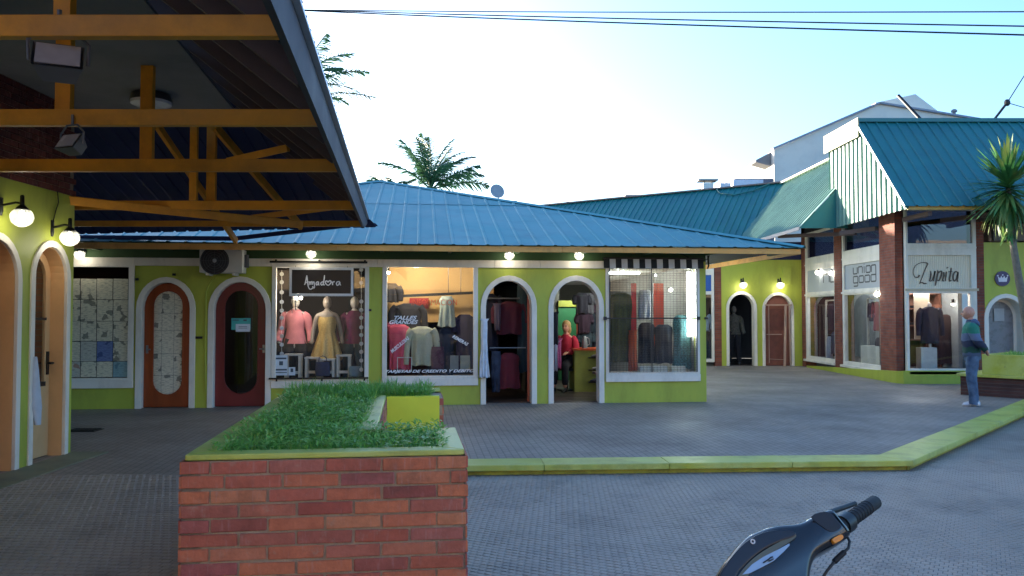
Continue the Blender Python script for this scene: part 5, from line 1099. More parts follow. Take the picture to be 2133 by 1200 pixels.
for sy, e_, w_ in ((-1, le, lw), (1, re_, rw)):
    mb.tube([(.0,sy*.12,1.405),(.005,sy*.19,1.355),tuple(Vector((.005,sy*.19,1.355)).lerp(e_,.5)),tuple(e_),tuple(e_.lerp(w_,.5)),tuple(w_.lerp(e_,.06))], [.075,.086,.078,.070,.062,.048], 18, sub=5)
wrinkle2(mb, .016, 7, 2); mb.v = [TM @ v for v in mb.v]; mb.build('jacket', jacket_mat(), man, smooth=80)
mb = MB(TM); add_vf(mb, skin([(-.01,-.085,1.47,.05),(.06,-.09,1.475,.055),(.11,0,1.455,.065,.05),(.06,.09,1.475,.055),(-.01,.085,1.47,.05),(.12,0,1.39,.05)], [(0,1),(1,2),(2,3),(3,4),(2,5)], 2)); mb.build('hood', cloth('hood_grey_blue', '#4a5c78'), man, smooth=80)
mb = MB(); mb.body([(0,0,.78,.10,.13),(.01,0,.82,.125,.165),(.01,0,.90,.132,.172),(0,0,.98,.125,.165)], 30, 3)
for sy, q in ((-1, 0), (1, .015)):
    mb.tube([(.01,sy*.082,.88),(q,sy*.09,.72),(q-.015,sy*.10,.50),(q+.008,sy*.105,.27),(q+.015,sy*.108,.10),(q+.01,sy*.108,.035)], [.105,.098,.080,.074,.074,.078], 20, sub=6)
wrinkle2(mb, .013, 9, 5); mb.v = [TM @ v for v in mb.v]; mb.build('jeans', denim('blue_denim', '#33455e', '#5d748e'), man, smooth=80)
def shoe(mb, c, yaw=0, k=1.0):
    T = Matrix.Translation(c) @ Matrix.Rotation(yaw, 4, 'Z') @ Matrix.Scale(k, 4); R_ = []
    for x, w, h in ((.085,.030,.06),(.06,.04,.095),(.0,.042,.095),(-.06,.043,.075),(-.12,.046,.055),(-.165,.038,.042),(-.185,.018,.025)):
        R_.append([(x, w*math.cos(2*math.pi*i/12), h*.5*(1+math.sin(2*math.pi*i/12))*(1) if False else max(0.0, h*(.5+.5*math.sin(2*math.pi*i/12)))) for i in range(12)])
    mb.loft([[T @ Vector(p) for p in r] for r in R_])
for c, yw in (((.02,-.105,0), R(6)), ((.035,.112,0), R(-8))):
    mb = MB(TM); shoe(mb, c, yw); mb.build('shoe', flat('white_trainer', '#c9c9cc', .6), man, smooth=50)
# ---- garments and mannequins for the windows
def seed_(v): return 2.5*mnoise.noise(v*2.0)
def shirt_mb(mb, T, w=.42, h=.62, d=.10, sl=.5, flare=1.0, neck=.16):
    m = MB(T); m.body([(0,0,-h,w*.46*flare,d*.55),(0,0,-h*.75,w*.45*(.5+.5*flare),d*.6),(0,0,-h*.4,w*.44,d*.6),(0,0,-h*.16,w*.48,d*.55),(0,0,-.05,w*.43,d*.45),(0,0,0,neck*.55,d*.32)], 36, 5)
    for v in m.v: lz = (T.inverted() @ v); k_ = min(1, max(0, -lz.z/h)); a_ = math.atan2(lz.y/max(d,.01), lz.x/max(w,.01)); v += (T.to_3x3() @ Vector((0, math.copysign(1, lz.y)*.022*k_*math.sin(9*a_+seed_(v)), -.015*k_*math.sin(5*a_))))
    for s in (-1,1):
        if sl: m.tube([(s*w*.38,0,-.07),(s*(w*.52),.0,-.16),(s*(w*.52+.06*sl),-.015,-.16-sl*.45),(s*(w*.52+.07*sl),-.03,-.16-sl*.85)], [.075,.07,.058,.05], 12, sub=4)
    mb.v += m.v; mb.f += [[i+len(mb.v)-len(m.v) for i in f] for f in m.f]; return mb
def wrinkle(mb, amp, sc, seed=0):
    for v in mb.v: q = Vector((v.x*sc, v.y*sc, v.z*sc*.35+seed)); v += Vector((mnoise.noise(q), mnoise.noise(q+Vector((9,3,1))), 0))*amp
    return mb
def hang(name, label, px, py, v, mat, w=.42, h=.62, d=.10, sl=.5, flare=1.0, yaw=0.0, group=None, cat='garment', xf=None):
    u, z = fu(px, py, v); T = (xf or FM) @ Matrix.Translation((u, v, z)) @ Matrix.Rotation(yaw, 4, 'Z')
    name = next((n for n in ('skirt','trousers','jeans','dress','jumper','coat','jacket','sleeve','top') if n in label), name); name = {'top':'shirt','sleeve':'shirt'}.get(name, name); mb = wrinkle(shirt_mb(MB(), T, w, h, d, sl, flare), .012, 9, px); return mb.solo(name, mat, label, cat, group, smooth=70)
m_man = flat('mannequin_white', '#cfc6bd', .4, .04)
def mannequin(label, px, pyb, v, h, top=None, bottom=None, dress=None, sk=None, Mx=None, loc=None, headless=False, yaw=0.0, arms=True):
    if loc is None: u, z = fu(px, pyb, v); loc = (u, v, z)
    T = (Mx or FM) @ Matrix.Translation(loc) @ Matrix.Rotation(yaw, 4, 'Z'); k = h/1.75; T = T @ Matrix.Scale(k, 4)
    t = thing('mannequin', label, 'mannequin', T.translation, FY if Mx is None else 0); sk = sk or m_man; B = MB(T)
    nd = [(0,0,.98,.13,.10),(0,0,1.12,.11,.09),(0,0,1.30,.13,.10),(0,0,1.42,.10,.08),(0,0,1.50,.05),(0,0,1.55,.05),(-.17,0,1.41,.05),(-.24,.02,1.14,.04),(-.27,-.06,.90,.03),(.17,0,1.41,.05),(.24,.02,1.14,.04),(.27,-.06,.90,.03),(-.09,0,.88,.09),(-.12,-.01,.48,.06),(-.15,.02,.06,.04),(.09,0,.88,.09),(.12,-.02,.48,.06),(.14,0,.06,.04),(-.15,-.09,.02,.03),(.14,-.11,.02,.03)]
    ed = [(0,1),(1,2),(2,3),(3,4),(4,5),(3,6),(6,7),(7,8),(3,9),(9,10),(10,11),(0,12),(12,13),(13,14),(0,15),(15,16),(16,17),(14,18),(17,19)]
    add_vf(B, skin(nd, ed, 1))
    if not headless: B.ell((0,0,1.64), .075,.09,.115, 14, 10)
    B.build('body', sk, t, smooth=80)
    if top:
        m = MB(T); m.body([(0,0,.90,.20,.14),(0,0,1.05,.165,.13),(0,0,1.15,.15,.125),(0,0,1.30,.185,.14),(0,0,1.40,.19,.125),(0,0,1.46,.13,.10),(0,0,1.50,.07,.07)], 26, 3)
        for s in (-1,1): m.tube([(s*.13,0,1.41),(s*.20,.01,1.34),(s*.25,.02,1.12),(s*.28,-.06,.93)], [.075,.085,.066,.058], 14, sub=4)
        wrinkle(m, .014, 8, px).build('top', top, t, smooth=70)
    if bottom:
        m = MB(T)
        for s in (-1,1): m.tube([(s*.06,0,.97),(s*.09,0,.86),(s*.12,-.01,.48),(s*.15,.01,.07)], [.12,.115,.08,.07], 12)
        wrinkle(m, .01, 9, px).build('trousers', bottom, t, smooth=70)
    if dress:
        m = MB(T); R_ = []
        for z, rx, ry, fl in ((.62,.26,.20,.028),(.72,.25,.19,.024),(.85,.215,.16,.018),(1.0,.17,.13,.008),(1.12,.14,.115,0),(1.28,.165,.13,0),(1.38,.15,.11,0)):
            R_.append([((rx+fl*math.sin(9*a))*math.cos(a), (ry+fl*math.sin(9*a))*math.sin(a), z+.01*math.sin(4*a)) for a in [2*math.pi*i/72 for i in range(72)]])
        m.loft(R_); m.build('dress', dress, t, smooth=70)
    return t
c_pink, c_dark, c_gold, c_mag = cloth('pink_blouse', '#c9767c'), cloth('black_trousers', '#15141c'), M('gold_dress', lin('#b59558'), .45, .25, 40, .3, 60, metal=.25), cloth('magenta_top', '#5c1440')
zA = WR['amadora'][2]-.05
hA = lambda px, py, v: fu(px, py, v)[1]
mannequin('mannequin in pink blouse with dark neck ties and black trousers, left in the Amadora window', 615, 0, .62, 1.80, c_pink, c_dark, loc=(fu(615,700,.62)[0], .62, zA-.30))
mannequin('mannequin in a short gold pleated dress, centre of the Amadora window', 681, 0, .60, 1.78, None, None, c_gold, flat('mannequin_tan', '#8d7f74', .45), loc=(fu(681,700,.6)[0], .60, zA-.30), yaw=R(12))
mannequin('mannequin in magenta top and grey skirt, right in the Amadora window', 738, 0, .78, 1.78, c_mag, cloth('teal_trousers', '#2f444c'), loc=(fu(738,700,.78)[0], .78, zA-.30))
mb = FMB(); u = fu(608,620,.40)[0]; zz = fu(608,620,.40)[1]
for o_ in (0, .05): mb.bar((u+o_,.44,zz+.05), (u+o_*1.3,.43,zz-.28+o_), .02, .008, up=(0,1,0))
mb.solo('neck_tie', c_dark, 'pair of thin black ties hanging on the pink blouse', 'tie')
mW2 = flat('white_stool', '#b9b4ae', .6)
def chair_white(px, v, label, w=.38, back=True, h=.42):
    u = fu(px, 700, v)[0]; z = zA+.002; t = thing('low_stool', label, 'stool', FM @ Vector((u, v, z)), FY)
    FMB().box(u-w/2,u+w/2,v-.13,v+.13,z+h,z+h+.03).build('seat', mW2, t)
    for sx in (-1,1):
        for sy in (-1,1): FMB().box(u+sx*(w/2-.03)-.022,u+sx*(w/2-.03)+.022,v+sy*.10-.02,v+sy*.10+.02,z,z+h-.001).build('leg', mW2, t)
    FMB().box(u-w/2+.053,u+w/2-.053,v-.11,v-.09,z+.10,z+.15).build('rail', mW2, t)
    return t
chair_white(612, .35, 'white low stool at the left on the Amadora display floor', .30); chair_white(652, .45, 'white low stool between the pink and gold mannequins', .26, h=.36)
chair_white(683, .36, 'white slatted crate stool behind the blue bag', .28, h=.33); chair_white(717, .40, 'white low stool at the right on the Amadora display floor', .26, h=.40)
def bag(px0, px1, py0, py1, v, mat, label, cat='bag', hnd=True):
    u0,u1,z0,z1 = px_rect(px0, px1, py0, py1, v); t = thing('bag', label, cat, FM @ Vector(((u0+u1)/2, v, z0)), FY)
    m = FMB(); m.body([((u0+u1)/2, v, z0, (u1-u0)*.5,.06),((u0+u1)/2, v, z0+(z1-z0)*.5,(u1-u0)*.53,.07),((u0+u1)/2, v, z1,(u1-u0)*.47,.035)], 16); m.build('pouch', mat, t, smooth=60)
    if hnd: c = (u0+u1)/2; m = FMB(); m.tube([(c-.07,v,z1-.01),(c-.06,v,z1+.08),(c,v,z1+.11),(c+.06,v,z1+.08),(c+.07,v,z1-.01)], .008, 6); m.build('handle', mat, t)
    return t
bag(657, 687, 754, 783, .20, cloth('navy_bag', '#232c4a', .35, 14), 'patterned navy bag on the Amadora display floor')
bag(727, 755, 763, 784, .22, cloth('grey_bag', '#5f7482', .15), 'grey folded bag at the right of the Amadora display floor', hnd=False)
for px, lb_ in ((617,'left small lit spotlight below the Amadora sign'),(627,'right small lit spotlight below the Amadora sign')):
    u, z = fu(px, 621, .30); t = thing('spotlight', lb_, 'lamp', FM @ Vector((u,.30,z)), FY); FMB().ell((u,.30,z), .028,.028,.028,10,7).build('lens', m_spot, t, smooth=80); FMB().tube([(u,.33,z),(u,.36,z+.05)], .02, 8).build('holder', m_black, t)
    l = bpy.data.lights.new('lamp_light', 'POINT'); l.energy = 3; l.shadow_soft_size = .05; l.color = (1,.9,.75); o = bpy.data.objects.new('lamp_light', l); COL.objects.link(o); o.parent = t; o.location = (.05,-.1,.1)
u, z = fu(809, 568, .5); t = thing('spotlight', 'lit spotlight at the top left of the plus-size window', 'lamp', FM @ Vector((u,.5,z)), FY); FMB().ell((u,.5,z), .03,.03,.03,10,7).build('lens', m_spot, t, smooth=80); FMB().tube([(u,.5,z+.02),(u,.5,z+.12)], .02, 8).build('holder', m_black, t)
l = bpy.data.lights.new('lamp_light', 'POINT'); l.energy = 14; l.shadow_soft_size = .05; l.color = (1,.9,.75); o = bpy.data.objects.new('lamp_light', l); COL.objects.link(o); o.parent = t; o.location = (.5,-.2,.05)
# talles window
c_rose, c_cream, c_grey = cloth('rose_top', '#c04a60', .12), cloth('cream_knit', '#a5a28c', .08, 30), cloth('pale_grey_top', '#9aa096')
hang('hanging_top', 'rose pink sleeveless top hanging at the left of the plus-size window', 832, 676, .35, c_rose, .42, .80, .10, 0, .95)
hang('hanging_top', 'darker rose sleeve showing at the far left of the plus-size window', 812, 672, .45, cloth('dark_rose', '#8f3448'), .22, .35, .10, .15)
hang('hanging_top', 'long cream knitted jumper hanging in the centre of the plus-size window', 879, 680, .34, c_cream, .46, .70, .11, .62, .9)
hang('hanging_top', 'pale grey sleeveless top hanging high right of centre in the plus-size window', 931, 617, .55, c_grey, .30, .56, .10, 0, 1.25)
hang('hanging_top', 'black printed top hanging behind the TALLES GRANDES lettering', 850, 632, .70, c_dark, .55, .7, .12, .4)
hang('hanging_top', 'dark purple dress hanging at the right of the plus-size window', 968, 655, .60, cloth('purple_dress', '#251c38'), .36, 1.0, .14, .2)
hang('hanging_top', 'navy trousers hanging below the pale grey top', 930, 684, .62, cloth('navy_trousers', '#20263a'), .30, .9, .12, 0, .9)
hang('hanging_top', 'dark top hanging high at the left edge of the plus-size window', 815, 590, .8, c_dark, .3, .35, .1, .2)
bag(898, 925, 722, 768, .30, cloth('plum_rucksack', '#4a2c3c', .4, 30), 'plum patterned rucksack on the plus-size window floor', 'rucksack')
bag(832, 857, 747, 772, .40, cloth('crimson_clutch', '#a01c3c'), 'crimson bag inside the white frame at lower left', 'bag', False)
u0,u1,z0,z1 = px_rect(827, 858, 744, 775, .25); mb = FMB(); mb.plate([rect(u0,u1,z0,z1), rect(u0+.015,u1-.015,z0-.02,z1-.015)], .24, .26) if False else mb.plate([rect(u0,u1,z0,z1), rect(u0+.015,u1-.015,z0+.01,z1-.015)], .24, .26)
mb.solo('picture_frame', mW2, 'thin white frame standing around the crimson bag', 'frame')
for px0, px1, py0, lb_ in ((938,955,741,'grey box on the plus-size window floor'), (959,979,741,'pale leaning card on the plus-size window floor')):
    u0,u1,z0,z1 = px_rect(px0, px1, py0, 771, .3); MB(FM @ Matrix.Rotation(0,4,'Z')).box(u0,u1,.28,.36,z0,z1).solo('display_box', flat('box_'+str(px0), '#8a9190' if px0 > 950 else '#6f7478', .8), lb_, 'box')
for i, px in enumerate((873, 888)):
    u = fu(px, 766, .25)[0]; mb = FMB(); shoe(mb, (u, .22, WR['talles'][2]-.048), R(80), .8); mb.solo('shoe', m_black, ('left' if i == 0 else 'right')+' dark shoe on the plus-size window floor', 'shoe', smooth=50)
# warm backdrop wall inside that shop, red lettered board
u0,u1,z0,z1 = px_rect(806, 986, 556, 642, 1.3); FMB().box(u0-.4,u1+.4,1.32,1.36,1.45,2.69).solo('backdrop_panel', M('warm_backdrop', lin('#c59a63'), .7, .1, 2), 'warm beige backdrop panel inside the plus-size window', 'panel')
u0,u1,z0,z1 = px_rect(853, 893, 621, 643, 1.2); FMB().box(u0,u1,1.20,1.24,z0,z1).solo('red_board', flat('red_board', '#a8201c', .5), 'red board in front of the beige backdrop panel', 'board')
mb = FMB(); ub = fu(880,612,.9); mb.bar((fu(806,618,.9)[0],.9,fu(806,618,.9)[1]),(fu(985,610,.9)[0],.9,fu(985,610,.9)[1]),.03,.05); mb.solo('clothes_rail', m_dark, 'dark clothes rail across the plus-size window', 'rail')
for i, (px, py) in enumerate(((934,590),(960,590))): mb = FMB(); u,z = fu(px,py,.55); mb.tube([(u,.55,2.69),(u,.55,z-.2)], .006, 5); mb.solo('hanger_cord', m_dark, ('left' if i==0 else 'right')+' thin hanging cord in the plus-size window', 'cord')
# open doorways
c_mar, c_mar2, c_navy = cloth('maroon_jumper', '#4a1626'), cloth('maroon_dress', '#5a1c2c'), cloth('navy_coat', '#181c30')
hang('hanging_top', 'maroon jumper on the rail inside the left open doorway', 1062, 628, .9, c_mar, .55, .62, .2, .3)
hang('hanging_top', 'maroon skirt hanging low inside the left open doorway', 1060, 735, .8, c_mar2, .42, .66, .22, 0, 1.25)
hang('hanging_top', 'greyish patterned sleeve hanging at left inside the left open doorway', 1036, 632, .8, cloth('grey_sleeve', '#564a58'), .14, .5, .12, 0, .8)
hang('hanging_top', 'navy coat hanging at the far left of the left open doorway', 1018, 612, 1.2, c_navy, .42, 1.1, .2, .5)
hang('hanging_top', 'blue jeans hanging low at left in the left open doorway', 1033, 732, .75, denim('dark_denim','#222c40','#3c4a64'), .20, .75, .12, 0, .8)
hang('hanging_top', 'dark teal coats packed at right in the left open doorway', 1092, 590, 1.0, cloth('teal_coat', '#20323a'), .30, 1.7, .3, 0)
hang('hanging_top', 'slate jackets hanging at the back of the left open doorway', 1066, 595, 2.0, cloth('slate_jacket', '#2f3c46'), .6, .6, .3, .3)
mb = FMB(); zr_ = fu(1060,625,.9)[1]; mb.tube([(fu(1005,625,.9)[0],.9,zr_+.03),(fu(1112,625,.9)[0],.9,zr_+.03)], .014, 8); mb.tube([(fu(1020,718,.8)[0],.8,fu(1060,728,.8)[1]+.03),(fu(1095,718,.8)[0],.8,fu(1060,728,.8)[1]+.03)], .012, 8); mb.solo('clothes_rail', m_steel, 'pair of steel clothes rails inside the left open doorway', 'rail')
hang('hanging_coat', 'long white garment hanging outside between window and left open doorway', 1009, 664, -.10, cloth('white_garment', '#c9ced6'), .12, 1.03, .10, 0, 1.9)
hang('hanging_top', 'striped pink and white top at left in the right open doorway', 1163, 705, .5, M('pink_stripe', lin('#a84a6a'), .9, .6, 60), .12, .55, .12, 0)
hang('hanging_top', 'grey long top at the left jamb of the right open doorway', 1156, 710, .42, cloth('grey_long_top', '#8d8d94'), .10, .55, .12, 0)
hang('hanging_top', 'black jacket with white tags at the left jamb of the right open doorway', 1156, 650, .42, c_dark, .12, .6, .14, 0)
# seated shopkeeper behind the counter
ku, kz = fu(1180, 690, 2.4); KT = FM @ Matrix.Translation((ku, 2.4, .012)) @ Matrix.Rotation(R(60), 4, 'Z')
kp = thing('person', 'blonde woman in red top seated inside the right open doorway', 'person', KT.translation, FY)
z0_ = 1.34
nd = [(0,0,.62,.10,.12),(0,0,.80,.09,.11),(0,0,1.0,.09,.12),(0,0,1.10,.07,.09),(-.01,0,1.18,.05),(-.02,0,1.23,.05),(0,-.16,1.06,.045),(-.08,-.235,.86,.04),(-.26,-.12,.80,.03),(0,.16,1.06,.045),(-.08,.235,.86,.04),(-.26,.12,.80,.03),(-.12,-.1,.58,.085),(-.42,-.12,.55,.06),(-.42,-.12,.08,.045),(-.12,.1,.58,.085),(-.42,.12,.55,.06),(-.42,.12,.08,.045)]
ed = [(0,1),(1,2),(2,3),(3,4),(4,5),(3,6),(6,7),(7,8),(3,9),(9,10),(10,11),(0,12),(12,13),(13,14),(0,15),(15,16),(16,17)]
mb = MB(KT); add_vf(mb, skin(nd, ed, 2)); T = head_mesh(mb, Vector((-.03,0,1.32)), .95); add_vf(mb, hand((-.26,-.12,.80),(-1,.3,-.1),(0,0,-1),.9)); add_vf(mb, hand((-.26,.12,.80),(-1,-.3,-.1),(0,0,-1),.9)); mb.build('body', m_skin, kp, smooth=80); face_parts(KT @ T, kp)
mb = MB(); mb.body([(0,0,.56,.14,.17),(0,0,.75,.135,.17),(0,0,.95,.145,.185),(0,0,1.06,.12,.175),(0,0,1.12,.09,.12),(-.005,0,1.17,.06,.07)], 26, 3)
for sy in (-1, 1): mb.tube([(0,sy*.12,1.09),(0,sy*.175,1.04),(-.08,sy*.235,.86),(-.16,sy*.18,.82),(-.24,sy*.125,.80)], [.07,.078,.066,.058,.048], 14, sub=4)
wrinkle2(mb, .012, 8, 4); mb.v = [KT @ v for v in mb.v]; mb.build('red_top', cloth('red_top', '#a81c34'), kp, smooth=80)
mb = MB(KT); add_vf(mb, skin([(0,0,.60,.14,.17),(-.12,-.1,.58,.105),(-.42,-.12,.55,.085),(-.42,-.12,.12,.07),(-.12,.1,.58,.105),(-.42,.12,.55,.085),(-.42,.12,.12,.07)], [(0,1),(1,2),(2,3),(0,4),(4,5),(5,6)], 2)); mb.build('trousers', c_dark, kp, smooth=80)
mb = MB(KT); mb.ell((.0,0,1.36), .105,.095,.11, 16, 10); mb.ell((.05,0,1.27), .07,.09,.12, 14, 9)
for v in mb.v: pass
mb.build('hair', M('blonde_hair', lin('#b08a55'), .6, .25, 30), kp, smooth=80)
for s in (-.12,.12): mb = MB(KT); shoe(mb, (-.42,s,0.0), 0, .9); mb.build('shoe', m_black, kp, smooth=50)
mb = MB(KT); mb.box(-.2,.2,-.2,.2,.42,.47); mb.tube([(0,0,.42),(0,0,.03)], .03, 8); mb.body([(0,0,0,.22,.22),(0,0,.03,.2,.2)], 16); mb.solo('stool', m_dark, 'dark stool under the blonde shopkeeper', 'stool')
# counter with orange top, kettle, green door behind
u0,u1 = fu(1197,750,2.0)[0], fu(1262,750,2.0)[0]; zc_ = fu(1225,726,2.0)[1]; ct_ = thing('shop_counter', 'lime counter with orange top inside the right open doorway', 'counter', FM @ Vector(((u0+u1)/2, 2.3, .012)), FY)
FMB().box(u0,u1,2.0,2.6,.012,zc_-.04).build('front', flat('counter_lime', '#8e9440', .6), ct_); FMB().box(u0-.03,u1,1.96,2.64,zc_-.039,zc_).build('top', flat('counter_orange', '#b54a1e', .5), ct_)
for i in range(3): FMB().box(u0+.28,u1-.01,1.93,1.999,.2+i*.25,.22+i*.25).build('shelf', m_dark, ct_)
for i, (x, z, lb_) in enumerate(((.36,.23,'lowest'),(.40,.48,'middle'),(.38,.73,'topmost'))): mb = FMB(); shoe(mb, (u0+x+.12, 1.955, z-.005), 0, .9); mb.solo('display_shoe', flat('shoe_%d'%i, ('#3a3a44','#8d8a88','#55504c')[i], .6), lb_+' shoe displayed on the front of the lime counter', 'shoe', smooth=50)
u,z = fu(1218,714,2.2); mb = FMB(); mb.body([(u,2.2,zc_,.06,.06),(u,2.2,zc_+.12,.055,.055),(u,2.2,zc_+.22,.04,.04),(u,2.2,zc_+.25,.02,.02)], 16); mb.tube([(u+.05,2.2,zc_+.05),(u+.10,2.2,zc_+.08),(u+.09,2.2,zc_+.2),(u+.04,2.2,zc_+.22)], .01, 6); mb.solo('thermos', m_steel, 'steel thermos jug on the orange counter top', 'jug', smooth=50)
u0,u1,z0,z1 = px_rect(1165,1213,626,760,4.8); dg = thing('inner_door', 'green inner door with lime head and red jamb at the back of the right shop', 'door', FM @ Vector(((u0+u1)/2,4.9,.012)), FY)
FMB().box(u0+.0,u1-.12,4.94,4.98,.012,z1-.15).build('leaf', flat('inner_green', '#1f6a3c', .6), dg); FMB().box(u0,u1,4.88,4.99,z1-.149,z1).build('head_board', flat('inner_lime', '#8a8f2a', .6), dg); FMB().box(u1-.119,u1,4.88,4.99,.012,z1-.15).build('jamb', flat('inner_red', '#9a3a24', .6), dg)
rg = random.Random(12)
for i in range(9):
    c = ('#2a2a34','#3d2c3a','#34444c','#5a5a60','#23303c')[i % 5]; x = 1212+i*5; uu, zz = fu(x, 610+(i%3)*40, 3.0)
    mb = FMB(); mb = wrinkle(shirt_mb(MB(), FM @ Matrix.Translation((uu, 3.0+.05*i, zz)), .3, .45, .2, .1), .012, 9, i); mb.solo('stacked_garment', cloth('stock_%d'%i, c), ('dark','plum','slate','grey','navy','black','purple','teal','charcoal')[i]+' stock garment hanging on the right inside the right open doorway', 'garment', smooth=70)
# grilled shop contents
hang('hanging_top', 'white printed top on a torso in the grilled window', 1343, 604, .45, M('white_print', lin('#a8a4a8'), .8, .35, 45), .30, .55, .2, 0)
hang('hanging_top', 'black long skirt below the white printed top in the grilled window', 1346, 672, .45, c_dark, .34, .75, .2, 0, 1.05)
hang('hanging_top', 'charcoal dress at the centre right of the grilled window', 1382, 676, .40, cloth('charcoal_dress', '#1e2430'), .36, .72, .2, 0, 1.05)
hang('hanging_top', 'teal and white patterned long skirt in the grilled window', 1420, 656, .35, M('teal_print', lin('#3f6a6c'), .85, .8, 38), .36, 1.0, .18, 0, 1.1)
hang('hanging_top', 'olive leafy printed dress at the left of the grilled window', 1293, 610, .6, M('olive_print', lin('#4a4a2a'), .85, .5, 25), .45, 1.3, .15, 0)
hang('hanging_top', 'orange brown trousers hanging in the grilled window', 1318, 688, .38, cloth('rust_trousers', '#a0401c'), .17, .75, .1, 0, 1.1)
for px, w_, cc, lb_ in ((1320, .10, '#a81c24', 'narrow red panel left of the white printed top'), (1372, .20, '#b03418', 'wide orange red panel behind the centre upright of the grille')):
    u, z = fu(px, 590, .8); FMB().box(u-w_/2,u+w_/2,.8,.83,.75,2.2).solo('display_board', flat('panel_'+cc[1:], cc, .6), lb_, 'panel')
u = fu(1425,760,.3)[0]; mb = FMB()
for px, lb_ in ((1345,'left'),(1375,'centre'),(1412,'right')):
    u0,u1,z0,z1 = px_rect(px-14, px+14, 758, 775, .25); FMB().box(u0,u1,.2,.34,WR['grille'][2]-.05,WR['grille'][2]+.09).solo('display_box', mW2, lb_+' white box on the floor of the grilled window', 'box')
for px, py, ln, v, lb_ in ((1295,566,.75,1.7,'left ceiling tube light seen through the grille'),(1392,570,.6,2.6,'sloping ceiling tube light seen right of the grille upright'),(1345,582,.7,5.3,'middle ceiling tube light seen through the grille'),(1402,591,.8,7.9,'far ceiling tube light seen through the grille'),(1290,592,.9,8.3,'far left ceiling tube light seen through the grille'),(1212,592,.55,4.2,'ceiling tube light seen through the right open doorway')):
    u, z = fu(px, py, v); z = 2.44; t = thing('tube_light', lb_, 'lamp', FM @ Vector((u, v, z)), FY); FMB().box(u-ln/2,u+ln/2,v-.05,v+.05,z+.022,z+.06).build('casing', flat('tube_casing', '#c9c9c9'), t); mb = FMB(); mb.tube([(u-ln/2+.01,v,z),(u+ln/2-.01,v,z)], .02, 8); mb.build('tube', m_tube, t, smooth=60)
    l = bpy.data.lights.new('lamp_light', 'POINT'); l.energy = 10; l.shadow_soft_size = .1; l.color = (.93,1,.97); o = bpy.data.objects.new('lamp_light', l); COL.objects.link(o); o.parent = t; o.location = (0, 0, z-.28-t.location.z)
u, z0_ = fu(1438, 700, .16); t = thing('tube_light', 'vertical tube light at the right edge of the grilled window', 'lamp', FM @ Vector((u, .2, z0_)), FY)
mb = FMB(); mb.tube([(u,.2,fu(1438,700,.2)[1]),(u,.2,fu(1438,567,.2)[1])], .028, 10); mb.build('tube', m_tube, t, smooth=60); FMB().box(u-.04,u+.04,.235,.26,fu(1438,702,.2)[1],fu(1438,565,.2)[1]).build('casing', flat('tube_casing2', '#c9c9c9'), t)
for px, py, lb_ in ((1397,604,'small lit spotlight high in the grilled window'),(1432,732,'small lit spotlight low at the right of the grilled window')):
    u, z = fu(px, py, .6); t = thing('spotlight', lb_, 'lamp', FM @ Vector((u,.6,z)), FY); FMB().ell((u,.6,z), .035,.035,.035,10,7).build('lens', m_spot, t, smooth=80); FMB().tube([(u,.63,z),(u,.70,z+.03)], .03, 8).build('holder', m_black, t)
# facade globe lamps under the eave
for px, py, lb_ in ((178,537,'lit globe lamp under the eave at the papered window'),(652,536,'lit globe lamp under the eave above the Amadora window'),(1058,539,'lit globe lamp above the left open doorway'),(1201,539,'lit globe lamp above the right open doorway')):
    u, z = fu(px, py, -.22); wall_lamp('wall_lamp', FM @ Vector((fu(px, 530)[0], -.042 if px > 1 else 0, z+.155)), FM.to_3x3() @ Vector((0,-1,0)), .2, .088, lb_, 'globe lamps under the eave', lamp_w=.6)
# passage contents: white shirted figure and leaf-print figure
mannequin('mannequin in pale blue shirt and dark trousers behind the passage window', 1491, 0, 0, 1.75, cloth('pale_blue_shirt', '#8fa6bd'), c_dark, loc=(at(1490,700,26.1).x, 26.1, .15), Mx=Matrix(), sk=flat('dim_mannequin', '#4a4a50'))
mannequin('mannequin in leaf print shirt and dark trousers in the dark passage doorway', 1528, 0, 0, 1.85, M('leaf_print', lin('#3f3f3a'), .8, .7, 25), c_dark, loc=(at(1529,700,26.0).x, 26.0, .013), Mx=Matrix(), sk=flat('dim_mannequin2', '#5a5450'))
# union windows: hanging clothes on white rails
rg = random.Random(3)
def rack(y0, y1, x, zt, cols, lab):
    t = thing('clothes_rack', lab, 'rack', (x, (y0+y1)/2, .30)); mb = MB()
    mb.bar((x,y0,zt),(x,y1,zt),.04,.04); mb.build('rail', m_white, t)
    for y in (y0, y1): MB().bar((x,y,.301),(x,y,zt-.021),.05,.05,up=(0,1,0)).build('upright', m_white, t)
def side_hang(y, x, z, col, lab, w=.40, h=.7, sl=.3):
    T = Matrix.Translation((x, y, z)) @ Matrix.Rotation(R(-90+rg.uniform(-12,12)), 4, 'Z'); mb = wrinkle(shirt_mb(MB(), T, w, h, .12, sl), .012, 9, y); mb.solo(next((n for n in ('skirt','jeans','jacket','blouse','shirt','vest') if n in lab), 'garment'), cloth('u_'+lab.split()[0]+str(round(y*10)), col), lab, 'garment', smooth=70)
rack(yB+.5, yA-.3, RX+.5, 2.02, 0, 'white clothes rack in the first tall side window'); rack(yD+.45, yC-.4, RX+.5, 2.02, 0, 'white clothes rack in the second tall side window')
for y, c, l, h in ((yA-.7,'#2c2036','plum jacket on the first tall window rack',.8),(yB+.95,'#33283a','dark violet jacket on the first tall window rack',.9),(yB+.65,'#5a8a9c','pale blue shirt on the first tall window rack',.85)): side_hang(y, RX+.5, 1.93, c, l, .42, h)
for y, c, l, h in ((yC-.75,'#5c4450','mauve top on the second tall window rack',.5),(yC-1.0,'#a85a5c','salmon top on the second tall window rack',.75),(yD+1.05,'#b5b0b0','white blouse on the second tall window rack',.65),(yD+.85,'#1d1d26','black vest on the second tall window rack',.8)): side_hang(y, RX+.5, 1.93, c, l, .36, h)
